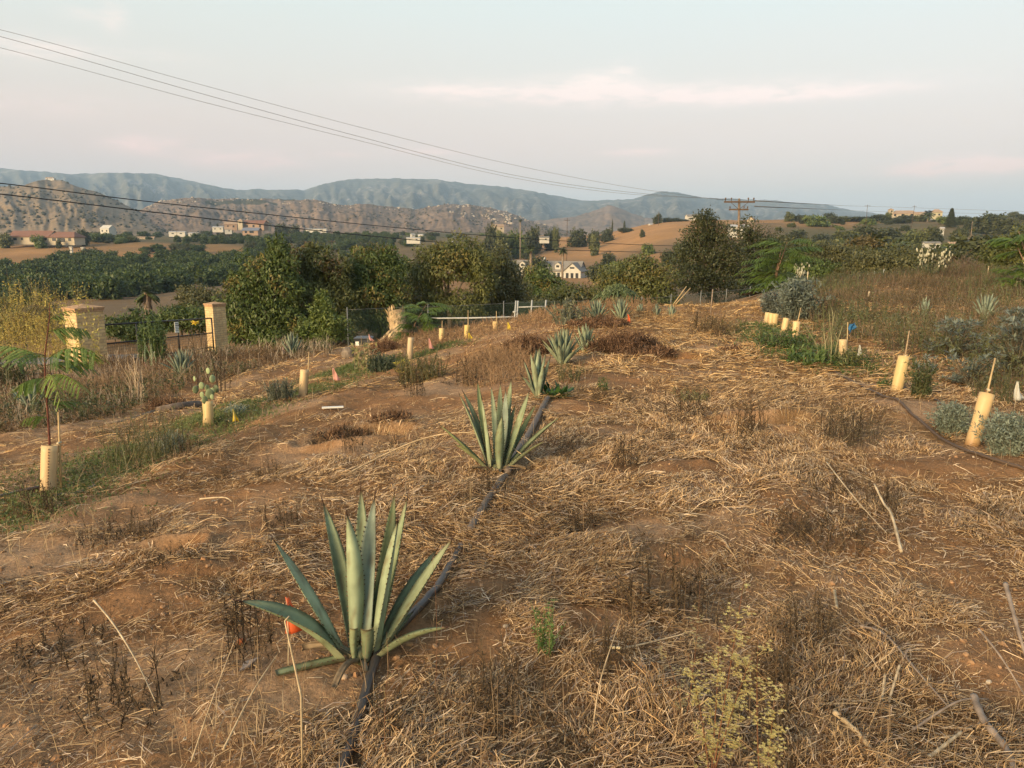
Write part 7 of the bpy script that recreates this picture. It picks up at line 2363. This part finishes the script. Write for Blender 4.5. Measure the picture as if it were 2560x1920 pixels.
# cut palm logs
M_LOG = mat_solid('cut_palm_log', (.38, .27, .15), .9, .15, .3, 9, .5)
def palm_log(px0, py0, px1, py1, rpx, d, label, seed, cut=True):
    g = np.random.default_rng(seed)
    a, b = at_depth(px0, py0, d), at_depth(px1, py1, d + .3)
    s = d / F; r = rpx * s
    root = empty('palm_log', a, label, 'log')
    t = np.linspace(0, 1, 16)[:, None]
    P = a + (b - a) * t
    MB().tube(P, r * (1 + .05 * np.sin(np.arange(16) * 2.6)), 18).build('trunk', M_LOG, root)
    u = (b - a) / np.linalg.norm(b - a)
    w = np.cross(u, (0, 1, 0)); w /= np.linalg.norm(w); v = np.cross(u, w)
    n = 150
    th = g.uniform(0, 6.28, n); q = g.uniform(.05, 1.02, (n, 1))
    N_ = np.cos(th)[:, None] * w + np.sin(th)[:, None] * v
    c = np.array((.42, .31, .17)) * g.uniform(.45, 1.2, (n, 1))
    V, Q, C = leaves(a + (b - a) * q + N_ * r, u + N_ * g.uniform(.2, .7, (n, 1)) + g.normal(0, .2, (n, 3)), N_, r * g.uniform(.4, 1.0, n), r * g.uniform(.15, .4, n), c)
    MB().add(V, Q, None, C).build('leaf_stubs', M_STEM, root, smooth=False)


palm_log(1004, 885, 990, 782, 21, 19.6, 'upright tan palm trunk with ragged leaf stubs behind the dark pile', 1)
palm_log(958, 868, 1000, 836, 20, 19.0, 'fat tan palm log slanting beside the dark pile of fronds', 2)
B = gp(870, 893)
o = MB().ell(B + np.array((0, 0, .06)), (.13, .11, .16), None, 14, 9, jit=.2, seed=2).build('stump', mat_solid('grey_stump', (.20, .16, .12), .95, .1, .35, 14, .6), loc=B); tag(o, 'weathered grey stump among straw left of the yellowish plant', 'stump')
for (pts, r, lb, c) in (([(395, 1040), (450, 1030), (500, 1020)], .05, 'weathered grey log lying behind the prickly pear shelter', (.17, .13, .10)), ([(270, 1065), (320, 1052), (400, 1022)], .035, 'pale split log lying in the dead grass on the left bank', (.26, .19, .13))):
    P = np.array([gp(*p) for p in pts]) + np.array((0, 0, r * .7))
    o = MB().tube(P, r, 10).build('log', mat_solid('grey_log', c, .95, .1, .35, 10, .6), loc=P[0]); tag(o, lb, 'log')


# ---------------------------------------------------------------- single stalks, sticks and scraps
def stick(pts, r, label, col, name='stalk', lift=None, cat='stalk', n=24, mat=None, taper=.4):
    """pts = (px, py, height above the ground)"""
    P = np.array([gp(p[0], p[1] + 0) + np.array((0, 0, p[2] + r * .8 + .028)) for p in pts])
    t = np.arange(len(P)); tt = np.linspace(0, len(P) - 1, n)
    out = []
    for q in tt:
        i = min(int(q), len(P) - 2); f = q - i
        p0 = P[max(i - 1, 0)]; p1, p2 = P[i], P[i + 1]; p3 = P[min(i + 2, len(P) - 1)]
        out.append(.5 * ((2 * p1) + (-p0 + p2) * f + (2 * p0 - 5 * p1 + 4 * p2 - p3) * f * f + (-p0 + 3 * p1 - 3 * p2 + p3) * f ** 3))
    out = np.array(out)
    out[:, 2] = np.maximum(out[:, 2], hgt(out[:, 0], out[:, 1]) + r * .5)
    rr = r * np.linspace(1, taper, n) * (1 + .12 * np.sin(np.arange(n) * 1.9))
    c = np.array(col) * (1 + .15 * np.sin(np.arange(n) * 1.3))[:, None]
    o = MB().tube(out, rr, 7, c).build(name, mat or M_STEM, loc=out[0])
    return tag(o, label, cat)


TAN = (.42, .31, .18); GREYW = (.26, .20, .15); PALEW = (.42, .33, .21)
stick([(870, 1190, 0), (960, 1165, .05), (1060, 1152, .12), (1160, 1150, .16), (1250, 1158, .14), (1340, 1178, .04)], .0065, 'long thin arched stem in front of the second agave', TAN)
stick([(1955, 1880, 0), (2060, 1212, .02)], .004, 'x', TAN) if False else None
stick([(2062, 1208, .10), (2110, 1265, .09), (2160, 1310, .05), (2215, 1352, .0)], .0045, 'long pale curved stalk on the right leading to the forked one', PALEW)
B_ = [(2252, 1392, 0), (2225, 1330, .06), (2205, 1300, .09)]
stick(B_ + [(2180, 1272, .14)], .008, 'pale forked broken stalk lying on the straw at the right', PALEW, taper=.7)
for k, (a, b) in enumerate((((2208, 1308, .09), (2164, 1280, .16)), ((2212, 1312, .08), (2212, 1285, .14)))):
    pass
stick([(2150, 1580, 0), (2210, 1610, .02), (2290, 1690, .02), (2370, 1775, .0)], .006, 'long grey brown stick through the straw at the lower right', GREYW)
stick([(2432, 1755, .03), (2460, 1820, .02), (2510, 1890, .01), (2540, 1960, 0)], .013, 'thick weathered branch at the lower right corner', GREYW, 'branch', cat='branch', taper=.8)
stick([(2082, 1812, .03), (2140, 1850, .02), (2185, 1890, .0), (2230, 1950, 0)], .009, 'tan broken branch at the bottom right of the centre', TAN, 'branch', cat='branch', taper=.8)
stick([(2320, 1915, 0), (2400, 1855, .03)], .006, 'short pale stick pointing up at the bottom right', PALEW, taper=.8)
stick([(2280, 1820, 0), (2390, 1780, .03), (2470, 1752, .02)], .005, 'thin grey stick crossing the thick branch', GREYW)
stick([(2500, 1560, .16), (2530, 1640, .10), (2575, 1710, .02)], .010, 'grey twig arching in at the right edge', GREYW, 'branch', cat='branch')
stick([(2440, 1620, .05), (2500, 1680, .04), (2580, 1760, .0)], .005, 'thin twig at the right edge under the arching one', GREYW)
stick([(2085, 1490, 0), (2090, 1545, .02)], .007, 'short tan stub upright in the straw at the right', TAN, taper=.9)
stick([(2205, 1745, 0), (2210, 1712, .04)], .0055, 'short pale stub left of a slanting one', PALEW, taper=.9)
stick([(2222, 1748, 0), (2245, 1698, .05)], .005, 'slanting pale stub beside the short one', PALEW, taper=.9)
stick([(240, 1552, .02), (290, 1630, .07), (345, 1710, .05), (392, 1786, .0)], .0042, 'long pale straight stalk lying on the bare soil at the left', PALEW)
stick([(1240, 1250, .02), (1280, 1258, .02), (1330, 1275, 0)], .0032, 'thin pale stem below the second agave', PALEW)
stick([(500, 1252, 0), (560, 1255, .01), (580, 1260, 0)], .006, 'pale straight stick on the soil at the left', PALEW)
stick([(560, 1905, 0), (640, 1810, .05), (700, 1735, .08)], .0038, 'long stalk slanting up at the bottom left of the agave', TAN)
stick([(480, 1930, 0), (540, 1850, .10), (600, 1780, .2)], .003, 'thin tall bent stalk at the bottom edge', TAN)
stick([(1480, 1850, 0), (1500, 1790, .1), (1548, 1690, .16)], .003, 'thin slanting stem in the bottom centre', TAN)
stick([(1560, 1655, 0), (1640, 1632, .01), (1710, 1618, .02)], .0045, 'pale stick lying by the bare mound', PALEW)
stick([(1520, 1662, .0), (1552, 1672, .01)], .006, 'short bright broken piece of stem by the bare mound', (.6, .5, .3), taper=.9)
stick([(1690, 748, .0), (1722, 722, .4)], .02, 'x', PALEW) if False else None
# two pale rods leaning at the crest
for (a, b, lb) in (((1690, 752), (1716, 716), 'longer of two pale rods leaning together at the crest'), ((1693, 756), (1726, 720), 'lower of two pale rods leaning together at the crest')):
    d = 18.5
    p, q = at_depth(*a, d), at_depth(*b, d)
    u = (q - p) / np.linalg.norm(q - p)
    zb = H(p[0], p[1]); k = max(0, (p[2] - zb + .05) / max(u[2], .2))
    o = MB().tube([p - u * k, p, q], .012, 7, (.62, .56, .42)).build('rod', M_BAMBOO, loc=p - u * k); tag(o, lb, 'rod')
# thin stakes
for (px, py, top, lb, r, c) in ((1776, 790, 722, 'thin dark stake standing on the crest of the field', .011, GREYW), (2440, 800, 665, 'tall pale stake in the grey brown twiggy bush', .016, PALEW), (2169, 752, 728, 'short pale stake among the weeds by the grey road bend', .02, PALEW), (2012, 760, 678, 'thin pale stake in the grey green shrub', .012, PALEW)):
    P = gp(px, py) if top > 670 or px < 2400 else gd(px, 24)
    o = MB().tube([P, P + np.array((.02, 0, rise(P, top)))], r, 6, c).build('stake', M_STEM, loc=P); tag(o, lb, 'stake')
# scraps
P = gp(832, 1024)
o = MB().box(P + np.array((0, 0, .025)), (.22, .045, .012), rotz(R(12))).build('plastic_strip', M_WHITE, loc=P, smooth=False); tag(o, 'white flat strip lying on bare soil left of the centre', 'strip')
P = gp(620, 1690)
V = np.array([(-.04, -.012, .012), (0, -.018, .02), (.05, 0, .022), (0, .018, .02), (-.04, -.012, .006), (0, -.018, .012), (.05, 0, .016), (0, .018, .012)])
o = MB().add(V @ rotz(R(50)).T + P, [(0, 1, 2, 3), (7, 6, 5, 4), (0, 4, 5, 1), (1, 5, 6, 2), (2, 6, 7, 3), (3, 7, 4, 0)], C=(.25, .21, .18)).build('bark_chip', M_STEM, loc=P, smooth=False); tag(o, 'grey flat bark chip left of the agave below the orange flag', 'bark chip')
for (px, py, r, c, lb) in ((862, 1722, .013, (.45, .33, .22), 'small pale stone at the foot of the nearest agave'), (606, 1632, .016, (.36, .12, .05), 'reddish clod beside the grey bark chip'), (2268, 1672, .014, (.55, .50, .44), 'pale white stone beside the long grey stick'), (1445, 1268, .02, (.45, .28, .12), 'tan flat clod right of the second agave'),
                           (2400, 750, .05, (.5, .44, .36), 'pale stone in the weeds on the right')):
    P = gp(px, py)
    o = MB().ell(P + np.array((0, 0, r * .5)), (r * 1.2, r, r * .8), None, 9, 6, c, jit=.25, seed=px).build('stone' if 'stone' in lb else 'clod', M_STEM, loc=P); tag(o, lb, 'stone' if 'stone' in lb else 'clod')
def crumbs():
    g = np.random.default_rng(501)
    ico = MB(); ico.ell((0, 0, 0), (1, .85, .7), n=6, m=4)
    V0 = np.concatenate(ico.v); Q0 = np.concatenate(ico.q)
    n = 16000
    r = np.exp(g.uniform(np.log(1.4), np.log(9), n)); a = g.uniform(R(-40), R(40), n)
    x, y = r * np.sin(a), r * np.cos(a)
    keep = (g.random(n) > litter(x, y) * 1.1) & (fbm(x * 2.2, y * 2.2, 3, 12) > .42)
    x, y = x[keep], y[keep]; k = len(x)
    s = .0025 + .014 * g.random(k) ** 5
    th = g.uniform(0, 6.28, k)
    jit = 1 + g.uniform(-.35, .35, (k, len(V0), 3))
    V = V0[None] * jit * s[:, None, None]
    Vx = V[..., 0] * np.cos(th)[:, None] - V[..., 1] * np.sin(th)[:, None]; Vy = V[..., 0] * np.sin(th)[:, None] + V[..., 1] * np.cos(th)[:, None]
    V = np.stack([Vx + x[:, None], Vy + y[:, None], V[..., 2] + (hgt(x, y) + s * .15)[:, None]], -1)
    c = (SOIL + (SOIL_L - SOIL) * g.random((k, 1))) * g.uniform(.7, 1.3, (k, 1))
    pale = g.random(k) < .05
    c[pale] = np.array((.45, .37, .27)) * g.uniform(.7, 1.1, (pale.sum(), 1))
    o = MB().add(V.reshape(-1, 3), (Q0[None] + (np.arange(k) * len(V0))[:, None, None]).reshape(-1, 4), None, np.repeat(c, len(V0), 0)).build('soil_crumbs', M_STEM, smooth=False)
    tag(o, 'crumbs of soil and grit on the bare ground', 'soil crumbs', kind='stuff')


crumbs()
# pale rocks and boards near the crest
for (px, d, wpx, hpx, lb) in ((1902, 19.5, 34, 16, 'pale rock with dry flowers at the crest beneath the feathery tree'), (1740, 18, 26, 8, 'low pale board on the crest of the field'), (2535, 21, 46, 24, 'pale rock among yellow flowers at the right edge'), (1322, 22, 14, 16, 'pale rock by the gate posts')):
    P = gd(px, d); s = d / F
    o = MB().ell(P + np.array((0, 0, hpx * s * .3)), (wpx * s * .5, wpx * s * .4, hpx * s * .55), None, 12, 8, (.52, .43, .28), jit=.2, seed=px).build('rock', M_STEM, loc=P); tag(o, lb, 'rock')


# foreground yellow flowered weed and thin dark stems
def airy(px, py, tops, label, seed, fl=((.44, .35, .10), (.66, .55, .22)), stemc=(.14, .065, .032), nb=16, r=.0026, nfl=8):
    P = gp(px, py); dep = P[1] * CP - (P[2] - EYE) * SP
    g = np.random.default_rng(seed)
    root = empty('flowering_weed', P, label, 'weed')
    ms, mf = MB(), MB()
    for (tx, ty, dd) in tops:
        T = at_depth(tx, ty, dep + dd)
        t = np.linspace(0, 1, 12)[:, None]
        m = (P + T) / 2 + np.array((g.uniform(-.03, .03), 0, 0))
        C_ = (1 - t) ** 2 * P + 2 * t * (1 - t) * m + t ** 2 * T
        ms.tube(C_, np.linspace(r, r * .3, 12), 6, stemc)
        L = np.linalg.norm(T - P)
        for b in range(nb):
            q = g.uniform(.22, .98); i = int(q * 11)
            s0 = C_[i]; a = g.uniform(0, 6.28); l = L * g.uniform(.07, .2) * (1.15 - q * .6)
            e = s0 + np.array((math.cos(a) * l * .8, math.sin(a) * l * .8, l * g.uniform(.1, .7)))
            ms.tube([s0, (s0 + e) / 2 + np.array((0, 0, l * .06)), e], [r * .45, r * .35, r * .2], 4, (.30, .23, .10), cap=False)
            for f in range(nfl):
                v = g.uniform(.3, 1.05); p = s0 + (e - s0) * v + g.normal(0, .008, 3)
                c = np.array(fl[0]) + (np.array(fl[1]) - np.array(fl[0])) * g.random()
                k = 5; aa = np.arange(k) * 1.2566 + g.uniform(0, 6)
                D = np.stack([np.cos(aa), np.sin(aa), np.full(k, .5)], -1)
                V, Q, C = leaves(np.tile(p, (k, 1)), D, np.tile((0, 0, 1.0), (k, 1)), np.full(k, g.uniform(.004, .009)), np.full(k, .004), np.tile(c, (k, 1)))
                mf.add(V, Q, None, C)
    ms.build('stem', M_STEM, root); mf.build('flowers', M_LEAF, root, smooth=False)


airy(1775, 1985, [(1862, 1440, -.03), (1800, 1560, .1), (1720, 1640, .12), (1880, 1640, -.08)], 'airy yellow flowering weed with a reddish stem at the bottom right of the centre', 1, nb=22)
airy(1905, 2010, [(1895, 1600, .0), (1940, 1700, .1)], 'smaller yellow flowering weed right of the reddish stemmed one', 2, nb=16)
airy(970, 1960, [(975, 1640, .1), (1085, 1905, .1)], 'thin reddish wiry weed right of the nearest agave', 3, ((.20, .10, .05), (.30, .16, .08)), nb=5, r=.0016, nfl=1)
airy(1085, 1790, [(1080, 1385, .05)], 'single tall hair thin stem right of the nearest agave', 4, ((.25, .14, .08), (.35, .2, .1)), nb=3, r=.0013, nfl=1)
airy(1710, 1830, [(1750, 1450, .0), (1650, 1600, .05)], 'very thin dark reddish weed left of the yellow flowering one', 5, ((.28, .22, .09), (.42, .34, .16)), nb=12, r=.0015, nfl=4)
airy(640, 1240, [(655, 1100, 0), (620, 1130, .1)], 'sparse yellowish weed on the bank below the grey tuft', 6, ((.26, .21, .08), (.36, .30, .14)), nb=12, r=.003, nfl=4) if False else None

# pale stem in front of the orange flag
P = gp(757, 1945); T = at_depth(712, 1552, 2.22)
o = MB().tube([P, (P + T) / 2 + np.array((.022, 0, .01)), T, T + np.array((.012, .005, .012))], [.0036, .0032, .0024, .0018], 7, (.46, .36, .22)).build('stalk', M_STEM, loc=P); tag(o, 'tall pale upright stalk in front of the orange flag', 'stalk')


# ---------------------------------------------------------------- the air between here and the mountains
def build_haze():
    m = bpy.data.materials.new('pale_air'); m.use_nodes = True
    nt = m.node_tree; nt.nodes.remove(nt.nodes['Principled BSDF'])
    v = nt.nodes.new('ShaderNodeVolumePrincipled')
    v.inputs['Color'].default_value = (.54, .76, 1.0, 1)
    v.inputs['Density'].default_value = .00013
    v.inputs['Anisotropy'].default_value = 0.0
    nt.links.new(v.outputs[0], nt.nodes['Material Output'].inputs['Volume'])
    top = max(X[4].max() for X in HILLS.values()) + 12
    low = min(X[4].min() for X in HILLS.values()) - 1
    low = min(low, min(v_.co.z for v_ in bpy.data.objects['ground'].data.vertices) - 1)
    o = MB().box((0, 0, (top + low) / 2), (19600, 19600, top - low)).build('haze', m, smooth=False)
    tag(o, 'thin pale haze between the field and the mountains', 'haze', kind='stuff')


build_haze()
